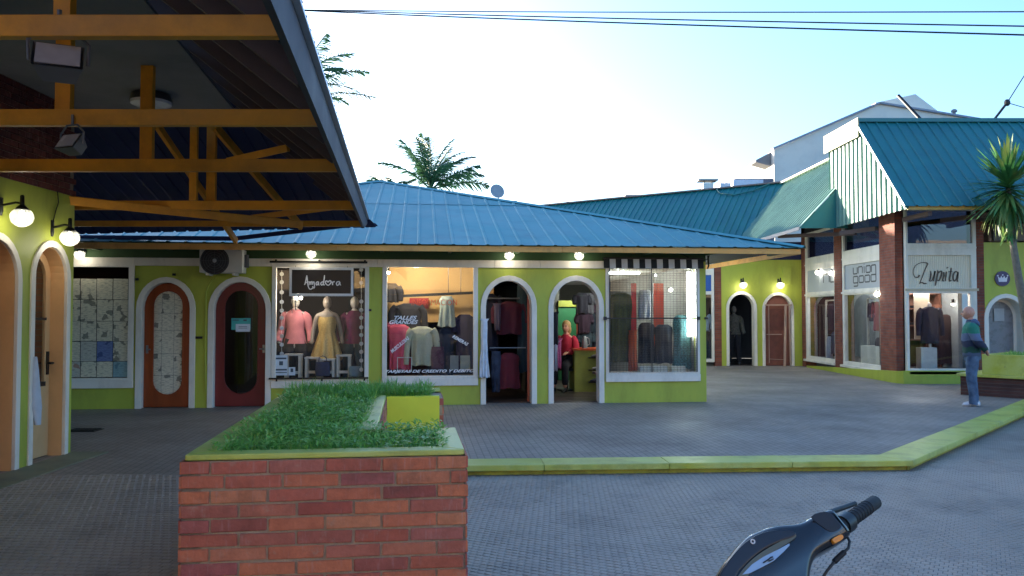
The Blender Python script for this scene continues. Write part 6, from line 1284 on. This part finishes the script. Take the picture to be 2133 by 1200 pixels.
for y, x, z, c, l in ((yB+1.1,RX+.4,1.1,'#2a3a50','dark jeans standing low in the first tall window'),(yD+1.2,RX+.45,1.0,'#3a2f3c','purple skirt low in the second tall window'),(yA-.9,RX+.35,.95,'#8f98a8','pale grey garment low in the first tall window')): side_hang(y, x, z, c, l, .38, .65, 0)
MB().box(RX+.25,RX+.6,yD+.4,yC-.5,.301,.78).solo('display_plinth', m_white, 'white display plinth in the second tall window', 'plinth')
# Lupita window
c = at(1985, 634, 19.5); t = thing('spotlight', 'small lit spotlight at the right in the script-sign shop window', 'lamp', c); MB().ell(c, .04,.04,.03,10,7).build('lens', m_spot, t, smooth=80); MB().tube([c+Vector((0,0,.02)), c+Vector((0,0,.12))], .035, 8).build('holder', m_black, t)
l = bpy.data.lights.new('lamp_light', 'POINT'); l.energy = 7; l.shadow_soft_size = .05; l.color = (1,.85,.7); o = bpy.data.objects.new('lamp_light', l); COL.objects.link(o); o.parent = t; o.location = (-.5,.1,.5)
sx0, sx1 = fx0+.1, fx1-.2
shelf = thing('shelf_unit', 'brown wooden shelf unit at the back of the script-sign shop window', 'shelves', ((sx0+sx1)/2, 20.4, .30))
mw = flat('shelf_wood', '#7a4f40', .6, .2)
for z in (.95, 1.30, 1.72, 2.1): MB().box(sx0, sx1, 20.2, 20.55, z, z+.035).build('board', mw, shelf)
for x in (sx0, sx0+.42, sx1-.38, sx1-.03): MB().box(x, x+.03, 20.2, 20.55, .301, 2.2).build('upright', mw, shelf)
rg = random.Random(9)
for i in range(10):
    x = sx0+.1+(i % 5)*.28; z = (1.335,1.755)[i//5]; c = ('#3a2a28','#6a4038','#4a3a3a','#8a5a48','#2a2428')[(i*2) % 5]
    MB().box(x, x+.2, 20.22, 20.45, z+.001, z+.06+.05*rg.random()).solo('folded_garment', cloth('fold%d'%i, c), ('lower','upper')[i//5]+' shelf folded garment, '+('first','second','third','fourth','fifth')[i%5]+' from the left in the script-sign shop', 'garment')
p = at(1932, 728, 19.45); w_ = .30
MB().box(at(1912,700,19.6).x, at(1944,700,19.6).x, 19.75, 19.78, 1.0, 2.2).solo('display_board', flat('white_panel', '#c2b8a8', .6), 'white panel behind the dark blouse in the script-sign shop', 'panel')
MB().box(at(1916,700,19.3).x, at(1949,700,19.3).x, 19.25, 19.5, .301, .82).solo('display_plinth', flat('white_plinth', '#b9b3ac', .6), 'white plinth under the dark blouse in the script-sign shop', 'plinth')
T = Matrix.Translation((at(1936,700,19.4).x, 19.38, at(1936,639,19.4).z)); mb = wrinkle(shirt_mb(MB(), T, .46, .86, .2, .62), .014, 8, 3); mb.solo('dark_blouse', cloth('dark_blouse', '#2a2030', .3, 20), 'dark patterned blouse on a bust in the script-sign shop window', 'blouse', smooth=70)
mb = MB(T); mb.ell((0,0,.03), .05,.05,.07, 12, 8); mb.tube([(0,0,-.87),(0,0,-1.0)], .03, 8); mb.solo('display_bust', m_man, 'pale neck bust inside the dark blouse', 'bust', smooth=70)
hang_x = at(1975,700,19.7).x; T = Matrix.Translation((hang_x, 19.9, 1.6)); mb = wrinkle(shirt_mb(MB(), T, .5, 1.2, .2, .4), .012, 8, 7); mb.solo('hanging_coat', cloth('brown_coat', '#3a2428'), 'dark brown coat hanging right of the blouse in the script-sign shop', 'coat', smooth=70)
# ------------------------------------------------------------------ vegetation
m_palm = leaf_mat('palm_leaf', ['#2a4a34','#35583c','#456a48','#5a7a58'], .45, .3); m_trunk = M('palm_trunk', lin('#6a5a4a'), .9, .3, 6, .6, 20)
def frond_mesh(L, n, ll, droop, seed, plume=.5):
    rg = random.Random(seed); mb = MB(); path = []
    for i in range(13): t = i/12; path.append(Vector((L*t*(1-.12*t*t), 0, L*(.18*t-droop*t*t))))
    mb.tube(path, [.028*(1-.85*i/12)+.004 for i in range(13)], 5)
    for i in range(n):
        t = .12+.88*i/n; k = t*12; a = int(min(11, k)); p = path[a].lerp(path[a+1], k-a); tg = (path[a+1]-path[a]).normalized(); l = ll*(math.sin(math.pi*min(1, .18+t*.82))**.6)*(.8+.4*rg.random())
        for s in (-1, 1):
            e = rg.uniform(-plume, plume); d = (tg*rg.uniform(.35,.75)+Vector((0, s*math.cos(e), math.sin(e)*.8+.1))).normalized(); w = .016; sd = d.cross(Vector((0,0,1)).cross(d)+Vector((.1,.1,.9))).normalized()
            q1 = p+d*l*.5+Vector((0,0,-.10*l)); q2 = p+d*l*.92+Vector((0,0,-.42*l))
            mb.add([p-sd*w*.6, p+sd*w*.6, q1+sd*w, q1-sd*w, q2+sd*w*.15, q2-sd*w*.15], [(0,1,2,3),(3,2,4,5)])
    me = mb.mesh('frond'); me.materials.append(m_palm); return me
def palm(label, base, crown, L, n, specs, ll, seed, r=.16):
    t = thing('palm_tree', label, 'palm tree', base, 0); mb = MB(); b, c = Vector(base), Vector(crown); mb.tube([b, b.lerp(c,.3)+Vector((.06,0,0)), b.lerp(c,.7)+Vector((.04,0,0)), c], [r*1.3, r, r*.85, r*.7], 12); mb.build('trunk', m_trunk, t, smooth=60)
    ms = [frond_mesh(L*k, int(58*k), ll, dr, seed+i) for i, (k, dr) in enumerate(((1,.35),(.9,.55),(1.05,.20)))]; inv = world(t).inverted(); rg = random.Random(seed)
    for i, (az, el) in enumerate(specs): share('frond', ms[i % 3], t, inv @ Matrix.Translation(c) @ Matrix.Rotation(R(az), 4, 'Z') @ Matrix.Rotation(R(-el), 4, 'Y') @ Matrix.Rotation(rg.uniform(-.5,.5), 4, 'X'))
    return t
c1_ = at(603, 203, 26); palm('tall palm tree half hidden behind the dark canopy on the left', (c1_.x-.3, 26, 0), c1_, 3.0, 46, [(5,30),(-15,52),(12,4),(-40,20),(38,35),(60,10),(95,40),(140,20),(180,45),(215,15),(250,35),(290,10),(320,45),(160,5),(75,65)], .62, 11)
c2_ = at(897, 396, 25.5); palm('bushy palm tree rising behind the blue shop roof', (c2_.x+.1, 25.5, 0), c2_, 2.08, 40, [(10,14),(-5,34),(170,60),(95,85),(40,70),(140,78),(185,38),(-25,55),(60,55),(250,60),(290,40),(110,40),(20,76),(215,70),(330,20)], .46, 31, .12)
c3_ = at(806, 392, 24.6); palm('low palm with drooping fronds behind the roof apex', (c3_.x+.3, 24.6, 0), c3_+Vector((.12,0,-.12)), .95, 30, [(172,38),(150,58),(185,18),(120,40),(60,50),(20,30),(210,40),(265,45)], .28, 51, .09)
# dracaena beside the right arch
dc = at(2100, 392, 16.9); dt = thing('dracaena_tree', 'spiky leaved dracaena on a thin leaning trunk at right edge', 'tree', (11.0, 17.0, zt2-.05))
b = Vector((at(2150,640,16.9).x+.02, 17.0, zt2-.05)); dt.location = b
mb = MB(); mb.tube([b, at(2133,640,16.9), at(2122,580,16.9), at(2112,520,16.9), at(2106,470,16.9), dc], [.10,.085,.075,.068,.065,.05], 10); mb.build('trunk', M('dracaena_bark', lin('#6e675c'), .9, .3, 12, .6, 30), dt, smooth=60)
m_spike = leaf_mat('spike_leaf', ['#1f4a2c','#2f6238','#437a42','#7d8a4a','#8d8460'], .4, .25)
def spike(L, droop, seed):
    mb = MB(); vs = []
    for i in range(7): t = i/6; w = .048*(1-t)**.5*min(1, .5+t*3)+.001; x, z = L*(t-.15*droop*t*t), -L*droop*.5*t*t; vs += [(x,-w,z+.006*(1-t)),(x,0,z),(x,w,z+.006*(1-t))]
    mb.add(vs, [f for i in range(6) for f in ((3*i,3*i+1,3*i+4,3*i+3),(3*i+1,3*i+2,3*i+5,3*i+4))]); me = mb.mesh('leaf'); me.materials.append(m_spike); return me
sm = [spike(.92,.12,1), spike(1.0,.35,2), spike(.86,.8,3)]; inv = world(dt).inverted(); rg = random.Random(6)
for i in range(290):
    t = rg.random(); el = 80-165*t**.80+rg.uniform(-8,8); az = rg.uniform(0,360); base_ = dc+Vector((0,0,.18-.55*t)); m_ = sm[0] if el > 20 else (sm[1] if el > -25 else sm[2])
    share('leaf', m_, dt, inv @ Matrix.Translation(base_) @ Matrix.Rotation(R(az),4,'Z') @ Matrix.Rotation(R(-max(el,-78)),4,'Y') @ Matrix.Scale(rg.uniform(.8,1.1),4))
# ------------------------------------------------------------------ background houses, roof clutter, wires
hs_ = thing('white_house', 'large white house with sloping roofline behind the teal roof', 'house', (28, 45, 0)); D = 45
m_house = M('white_house_wall', lin('#e0d6c8'), .7, .04, .3, dirt=lin('#8d8a90'), dirt_amt=.3, dscale=.4)
def silhouette(pxs, d, depth, name, mat, parent, zb=0.0):
    P = [at(x, y, d) for x, y in pxs]; n = len(P); m = MB(); Q = [(p.x, d, p.z) for p in P]; Q = [(Q[0][0], d, zb)]+Q+[(Q[-1][0], d, zb)]; n = len(Q)
    m.add(Q+[(x,d+depth,z) for x,_,z in Q], [tuple(range(n)), tuple(range(n,2*n))[::-1]]+[(i,n+i,n+(i+1)%n,(i+1)%n) for i in range(n)]); return m.build(name, mat, parent)
silhouette([(1612,312),(1832,217),(2108,262),(2400,300)], 45, 12, 'wall', m_house, hs_)
silhouette([(1824,214),(1907,196),(1952,230)], 47, 6, 'attic', m_house, hs_, 5)
mrf = flat('house_coping', '#8a8f9c', .6)
for a, b in (((1610,311),(1832,215.5)), ((1832,215.5),(2108,260.5)), ((2108,260.5),(2400,298.5))): pa, pb = at(*a,44.95), at(*b,44.95); MB().bar(pa+Vector((0,.1,.03)), pb+Vector((0,.1,.03)), .4, .1).build('coping', mrf, hs_)
pa = at(1612,330,45); mb = MB(); mb.add([(pa.x-.85,45.5,pa.z-.1),(pa.x-.01,45.5,pa.z-.35),(pa.x-.01,45.5,pa.z+.45),(pa.x-.85,45.5,pa.z+.0),(pa.x-.85,46.6,pa.z-.1),(pa.x-.01,46.6,pa.z-.35),(pa.x-.01,46.6,pa.z+.45),(pa.x-.85,46.6,pa.z+.0)], [(0,1,2,3),(7,6,5,4),(0,4,5,1),(1,5,6,2),(2,6,7,3),(3,7,4,0)]); mb.build('eave', flat('house_eave', '#6a7078', .7), hs_)
p = at(2019, 243, 44); mb = MB(); mb.tube([Vector((p.x,45.5,p.z-.5)), Vector((p.x,45.5,p.z+.62))], .09, 8); mb.body([(p.x,45.5,p.z+.62,.16,.16),(p.x,45.5,p.z+.72,.16,.16),(p.x,45.5,p.z+.78,.08,.08)], 12); mb.build('flue', flat('flue_grey', '#7d7f84', .6), hs_)
# roof fragments behind the far ridge
def block(px0, px1, py0, py1, d, dep, name, mat, label, cat, slope_=0):
    a, b = at(px0, py1, d), at(px1, py0, d); mb = MB(); mb.add([(a.x,d,0),(b.x,d,0),(b.x,d+dep,0),(a.x,d+dep,0),(a.x,d,b.z),(b.x,d,b.z),(b.x,d+dep,b.z+slope_),(a.x,d+dep,b.z+slope_)], [(0,3,2,1),(4,5,6,7),(0,1,5,4),(1,2,6,5),(2,3,7,6),(3,0,4,7)]); return mb.solo(name, mat, label, cat)
MB().box(-9, .2, 32.5, 33.9, 0, 6.15).solo('distant_house_or_blocker', m_house, 'pale sun blocker added out of sight behind the blue shop roof', 'house'); MB().box(.3, 3.3, 33.2, 34.0, 0, 5.65).solo('distant_house_or_blocker', m_house, 'small pale sun blocker added out of sight at the far teal roof', 'house'); MB().box(-9, -3.0, 34, 37, 0, 6.75).solo('distant_house_or_blocker', m_house, 'taller pale sun blocker added out of sight behind the roof apex', 'house')  # unseen blocks added to keep low sun off the right building's wall
block(1303, 1375, 406, 420, 43, 6, 'distant_house_or_blocker', flat('rust_roof', '#7a6a68', .8), 'low rusty grey house roof showing above the far ridge', 'house', .3)
block(1180, 1240, 420, 430, 46, 6, 'distant_house_or_blocker', flat('brown_roof', '#8a6a62', .8), 'low brown roof at the left end of the far ridge', 'house', .2)
block(1530, 1612, 372, 392, 40, 6, 'distant_house_or_blocker', flat('shed_roof', '#6a6a74', .8), 'grey shed roof left of the white house', 'house', .2)
def bx_(px0, px1, py0, py1, d, mat, name, label, cat): a, b = at(px0, py1, d), at(px1, py0, d); return MB().box(a.x, b.x, d, d+1.2, 4.5, b.z).solo(name, mat, label, cat)
mwt = flat('white_tank', '#c4cbd6', .4)
bx_(1500, 1522, 381, 395, 37, mwt, 'water_tank', 'small white tank on the roofs left of the white house', 'tank'); bx_(1527, 1590, 374, 384, 38.5, mwt, 'roof_skylight', 'long white skylight on the roofs left of the white house', 'skylight')
p = at(1475, 396, 33); t = thing('roof_vent', 'white roof vent with a flat cap on the far ridge', 'vent', (p.x, 33, p.z-.5)); q = at(1475, 376, 33)
MB().box(p.x-.22,p.x+.2,32.9,33.3,p.z-.9,q.z-.12).build('shaft', flat('vent_white', '#cfcfcf', .7), t)
for s in (-.18,.14): MB().box(p.x+s,p.x+s+.04,33.0,33.1,q.z-.119,q.z-.03).build('strut', m_steel, t)
MB().box(p.x-.42,p.x+.36,32.8,33.4,q.z-.029,q.z+.03).build('cap', flat('vent_cap', '#77777a', .7), t)
# pole, guyed mast and wires
a, b = at(1871, 199, 24), at(1926, 258, 23.2); mb = MB(); mb.tube([a, b.lerp(a,-.1)], .05, 8); mb.solo('leaning_pole', m_dark, 'dark leaning pole rising behind the teal ridge', 'pole')
a, b, c = at(2060, 262, 22.5), at(2098, 214, 22.5), at(2133, 158, 22.5); mt = thing('aerial_mast', 'leaning aerial mast with stays at the top right corner', 'aerial', a)
mb = MB(); mb.tube([a-Vector((.3,0,.4)), b], .035, 7); mb.build('mast', m_dark, mt); mb = MB(); mb.tube([b, c+Vector((.1,0,.15))], .014, 6); mb.tube([b, at(2160,232,22.5)], .012, 5); mb.build('stay', m_dark, mt); mb = MB(); mb.ell(b, .09,.07,.1,8,6); mb.build('clamp', m_dark, mt)
for (p0_, p1_, r_, lb_) in (((560,11.5),(2200,24.5),.012,'uppermost power line across the sky'), ((560,10),(2200,56),.014,'middle power line across the sky'), ((560,11),(2200,75),.016,'lowest power line across the sky')):
    a, b = at(*p0_, 19), at(*p1_, 13.5); a = a.lerp(b, -.6); n = 16; pts = [a.lerp(b, i/n)-Vector((0,0,.10*math.sin(math.pi*i/n))) for i in range(n+1)]; pts.append(b.lerp(a,-.6)); mb = MB(); mb.tube(pts, r_, 5); mb.solo('power_line', m_dark, lb_, 'wire')
# ------------------------------------------------------------------ buildings across the street, behind the camera (seen in the glass)
m_opp = M('cream_render', lin('#c9a877'), .8, .08, 1); m_dkst = M('shaded_base_tone', lin('#3a3634'), .8, .2, 1)  # dark tone paints shade onto the ground floors, deepening the lower reflections
def opposite(x0, x1, h, mat, base, label):
    ob = thing('opposite_building', label, 'building', ((x0+x1)/2, -16, SZ)); ws = [x0+1+i*3.2 for i in range(int((x1-x0-2)/3.2))]
    MB().plate([rect(x0, x1, 2.7, h)]+[rect(x, x+1.2, 4.6, 6.0) for x in ws], -16, -15.7).build('wall', mat, ob); MB().plate([rect(x0, x1, SZ, 2.69)]+[rect(x, x+1.8, .5, 2.2) for x in ws], -16, -15.7).build('ground_floor', base, ob)
    for x in ws: MB().box(x-.05, x+1.25, -15.9, -15.85, 4.55, 6.05).build('window', m_glassd, ob); MB().box(x-.05, x+1.85, -15.9, -15.85, .45, 2.25).build('window', m_glassd, ob)
    MB().box(x0, x1, -15.69, -15.3, 2.75, 2.95).build('cornice', m_dkst, ob)
opposite(-2.0, 8.6, 8.0, m_opp, m_dkst, 'cream building across the street behind the viewer')
opposite(-22, -2.1, 6.0, flat('tan_render', '#8f7c66', .8), m_dkst, 'brown building across the street, left of the cream one')
opposite(8.7, 30, 6.5, flat('pale_render', '#a09684', .8), m_dkst, 'grey building across the street, right of the cream one')
# ------------------------------------------------------------------ parked scooter, bottom right (its steering head and right grip in view)
k = 1.15
GE = at(1824, 1045, 1.75*k); GB = at(1764, 1087, 1.66*k)
LOW = at(1500, 1200, 1.45*k); bx = (GE-LOW).normalized(); CEN = GE-bx*.37
fw = Vector((-bx.y, bx.x, 0)).normalized(); upv = bx.cross(fw).normalized()
BK = Matrix(((bx.x,fw.x,upv.x,CEN.x),(bx.y,fw.y,upv.y,CEN.y),(bx.z,fw.z,upv.z,CEN.z),(0,0,0,1)))   # r, f, u
gz = SZ-CEN.z
sc = thing('scooter', 'black scooter with bare handlebar grip and orange indicator, parked in the foreground', 'scooter', (CEN.x, CEN.y, SZ))
m_pl = M('black_scooter_plastic', lin('#15171d'), .22, .15, 4, spec=.6, coat=.4); m_rub = flat('grip_rubber', '#121214', .7, .1, 30)
pn_ = (-(CEN-Vector((0,0,CAMZ)))).normalized(); pn_ = (pn_*.7+(-fw*.5+upv*.5)).normalized()
def onp(px, py, off=0.0):
    x, z = ray(px, py); d = Vector((x, 1, z)); o = Vector((0,0,CAMZ)); t = (CEN+pn_*off-o).dot(pn_)/d.dot(pn_); return o+d*t
out = [(1470,1260),(1498,1190),(1520,1158),(1550,1122),(1582,1105),(1618,1094),(1662,1090),(1692,1076),(1722,1062),(1735,1062),(1748,1078),(1765,1098),(1772,1112),(1764,1122),(1742,1136),(1716,1150),(1699,1163),(1690,1185),(1686,1225),(1684,1290),(1580,1330)]
def smooth_loop(P, n=3):
    Q = []
    for i in range(len(P)):
        a, b, c, d = [Vector(P[(i+j-1) % len(P)]) for j in range(4)]
        for k_ in range(n): u = k_/n; Q.append(tuple(.5*((2*b)+(c-a)*u+(2*a-5*b+4*c-d)*u*u+(3*b-a-3*c+d)*u**3)))
    return Q
OL = smooth_loop(out); base = [onp(*p) for p in OL]; cen = sum(base, Vector())/len(base)
def ringat(s, off): return [cen+(p-cen)*s+pn_*off for p in base]
def inset(P, dist, off):
    n = len(P); R_ = []
    for i in range(n):
        t = (P[(i+1)%n]-P[i-1]).normalized(); nn = pn_.cross(t); 
        if nn.dot(cen-P[i]) < 0: nn = -nn
        R_.append(P[i]+nn*dist+pn_*off)
    return R_
mb = MB(); RI = [ringat(.45,-.15), ringat(.75,-.13), ringat(.95,-.07), ringat(1.0,-.02), inset(base,.0012,.0), inset(base,.006,.010), inset(base,.016,.016)]
mb.loft(RI); mb.build('cowl', m_pl, sc, smooth=50)
def patch(pts, off, thick, name, mat, sm=True, **kw):
    P = [onp(*p, off) for p in (smooth_loop(pts) if sm else pts)]; n = len(P); m = MB(); m.add([p-pn_*thick for p in P]+P, [tuple(range(n)), tuple(range(n,2*n))[::-1]]+[(i,n+i,n+(i+1)%n,(i+1)%n) for i in range(n)]); return m.build(name, mat, sc, **kw)
hood = [(1500,1196),(1530,1152),(1562,1122),(1600,1106),(1640,1103),(1658,1108),(1655,1118),(1620,1130),(1580,1152),(1540,1190),(1528,1215),(1500,1225)]
patch(hood, .022, .012, 'instrument_hood', M('satin_black', lin('#23252c'), .35, .1, 6), bevel=.004)
patch([(1536,1205),(1560,1172),(1590,1148),(1625,1128),(1654,1114),(1657,1120),(1630,1138),(1600,1156),(1570,1180),(1552,1208)], .0205, .006, 'instrument_bezel', M('olive_trim', lin('#5d5e4e'), .4, .1, 6))
gl = patch([(1546,1197),(1566,1176),(1590,1160),(1618,1146),(1644,1132),(1645,1136),(1632,1150),(1612,1168),(1590,1180),(1562,1194)], .0225, .005, 'instrument_glass', M('sky_reflection_blue', lin('#8fa9c4'), .12, .05, 3, spec=.8), sm=False)  # pale blue base colour paints the sky's reflection into the glass
mb = MB(); q = [onp(*p, .0245) for p in ((1590,1172),(1600,1166),(1606,1161),(1610,1160))]; mb.tube(q, .0016, 5); mb.tube([onp(1601,1169,.0245), onp(1608,1166,.0245), onp(1611,1164,.0245)], .0014, 5); mb.build('instrument_mark', m_black, sc)
c = onp(1568, 1128, .024); mb = MB(); sd = pn_.cross(Vector((0,0,1))).normalized(); u_ = sd.cross(pn_); mb.tube([c+(sd*math.cos(t)+u_*math.sin(t))*.0042 for t in [2*math.pi*i/14 for i in range(15)]], .0016, 6); mb.build('screw', flat('screw_white', '#c9cacc', .3), sc)
patch([(1734,1122),(1752,1113),(1757,1117),(1755,1123),(1741,1131),(1737,1129)], .021, .012, 'indicator', M('orange_lens', lin('#e08a1a'), .25, .05, 5, spec=.7), bevel=.002)
patch([(1690,1076),(1722,1066),(1744,1084),(1752,1098),(1735,1108),(1715,1098)], .0175, .003, 'switch_panel', flat('switch_brown', '#1d191a', .4))
ax = (GE-GB).normalized(); mb = MB(); mb.tube([GB-ax*.06, GB, GB+ax*.012, GB+ax*.014, GE-ax*.004, GE], [.020,.020,.020,.0165,.0165,.014], 14); mb.build('grip', m_rub, sc, smooth=50)
mb = MB()
for i in range(7): p = GB+ax*(.02+i*.014); sdv = ax.cross(Vector((0,0,1))).normalized(); uu = sdv.cross(ax); mb.tube([p+(sdv*math.cos(t)+uu*math.sin(t))*.0166 for t in [2*math.pi*j/14 for j in range(15)]], .0012, 5)
mb.build('grip_rib', m_rub, sc)
mb = MB(); mb.tube([GB-ax*.03, GB+ax*.004], .024, 14); mb.build('throttle_collar', m_black, sc, smooth=50)
# brake lever and cable with sleeve
lv = [GB-ax*.02+fw*.05, GB+ax*.05+fw*.075-upv*.01, GE+fw*.055-upv*.015]; mb = MB(); mb.tube(lv, [.008,.007,.006], 8); mb.build('brake_lever', m_dark, sc, smooth=60)
cb_ = [onp(1762,1112,-.01), onp(1770,1128,-.01), onp(1767,1142,-.01), onp(1750,1158,-.01), onp(1738,1170,-.01), onp(1722,1190,-.01), onp(1700,1225,-.03), onp(1690,1290,-.06)]
mb = MB(); mb.tube(cb_, .0032, 7); mb.build('brake_cable', m_black, sc, smooth=60); mb = MB(); mb.tube([onp(1759,1150,-.01), onp(1750,1158,-.01), onp(1738,1170,-.01)], .0062, 8); mb.build('cable_sleeve', m_rub, sc, smooth=60)
# the rest of the machine, below the frame
B = lambda: MB(BK)
mb = B(); mb.tube([(-.40,-.01,-.10),(-.27,0,-.09)], .0165, 12); mb.build('grip', m_rub, sc, smooth=50)
mb = B(); mb.tube([(0,.02,-.08),(0,.22,-.72)], .035, 10); mb.build('steering_column', m_dark, sc, smooth=50)
wf = (0, .42, gz+.24); wr = (0, -.82, gz+.24)
def wheel(c):
    m = B(); m.tube([(c[0], c[1]+.205*math.cos(t), c[2]+.205*math.sin(t)) for t in [2*math.pi*i/28 for i in range(29)]], .038, 10); w = m.build('wheel', m_rub, sc, smooth=60, label='black rubber tyred wheel'); m = B(); m.tube([(-.04,c[1],c[2]),(.04,c[1],c[2])], .05, 12)
    for i in range(6): t = math.pi*i/3; m.bar((0,c[1],c[2]),(0,c[1]+.18*math.cos(t),c[2]+.18*math.sin(t)),.02,.03,up=(1,0,0))
    m.build('rim', m_steel, w)
wheel(wf); wheel(wr)
for s in (-1,1): mb = B(); mb.tube([(s*.07,.24,-.70),(s*.07,.42,gz+.24)], .018, 8); mb.build('fork', m_dark, sc)
mb = B(); mb.loft([[(x*w,.42+.28*math.cos(t),gz+.24+.28*math.sin(t)) for x,w in ((-1,.06),(-.5,.075),(.5,.075),(1,.06))] for t in [R(a) for a in (20,50,80,110,140,165)]], cap=False); mb.build('front_mudguard', m_pl, sc, smooth=60)
mb = B(); mb.loft([[(x,y,-.17) for x,y in ((-.10,-.03),(.10,-.03),(.10,.07),(-.10,.07))], [(x,y,-.45) for x,y in ((-.20,.02),(.20,.02),(.13,.15),(-.13,.15))], [(x,y,-.78) for x,y in ((-.19,.06),(.19,.06),(.12,.2),(-.12,.2))]]); mb.build('leg_shield', m_pl, sc, bevel=.02)
mb = B(); mb.loft([[(x,y,z) for x,y,z in ((-.10,-.35,-.50),(.10,-.35,-.50),(.08,-.3,-.75),(-.08,-.3,-.75))], [(x,y,z) for x,y,z in ((-.16,-.8,-.42),(.16,-.8,-.42),(.13,-.8,-.78),(-.13,-.8,-.78))], [(x,y,z) for x,y,z in ((-.08,-1.15,-.36),(.08,-1.15,-.36),(.06,-1.1,-.5),(-.06,-1.1,-.5))]]); mb.build('tail_body', m_pl, sc, bevel=.02)
mb = B(); mb.box(-.13,.13,-1.05,-.32,-.37,-.29); mb.build('seat', m_rub, sc, bevel=.03); mb = B(); mb.box(-.14,.14,-.34,.1,-.86,-.80); mb.build('floorboard', m_black, sc)
mb = B(); mb.tube([(-.12,-.35,-.82),(-.28,-.3,gz+.07)], .012, 6); mb.build('side_stand', m_dark, sc)
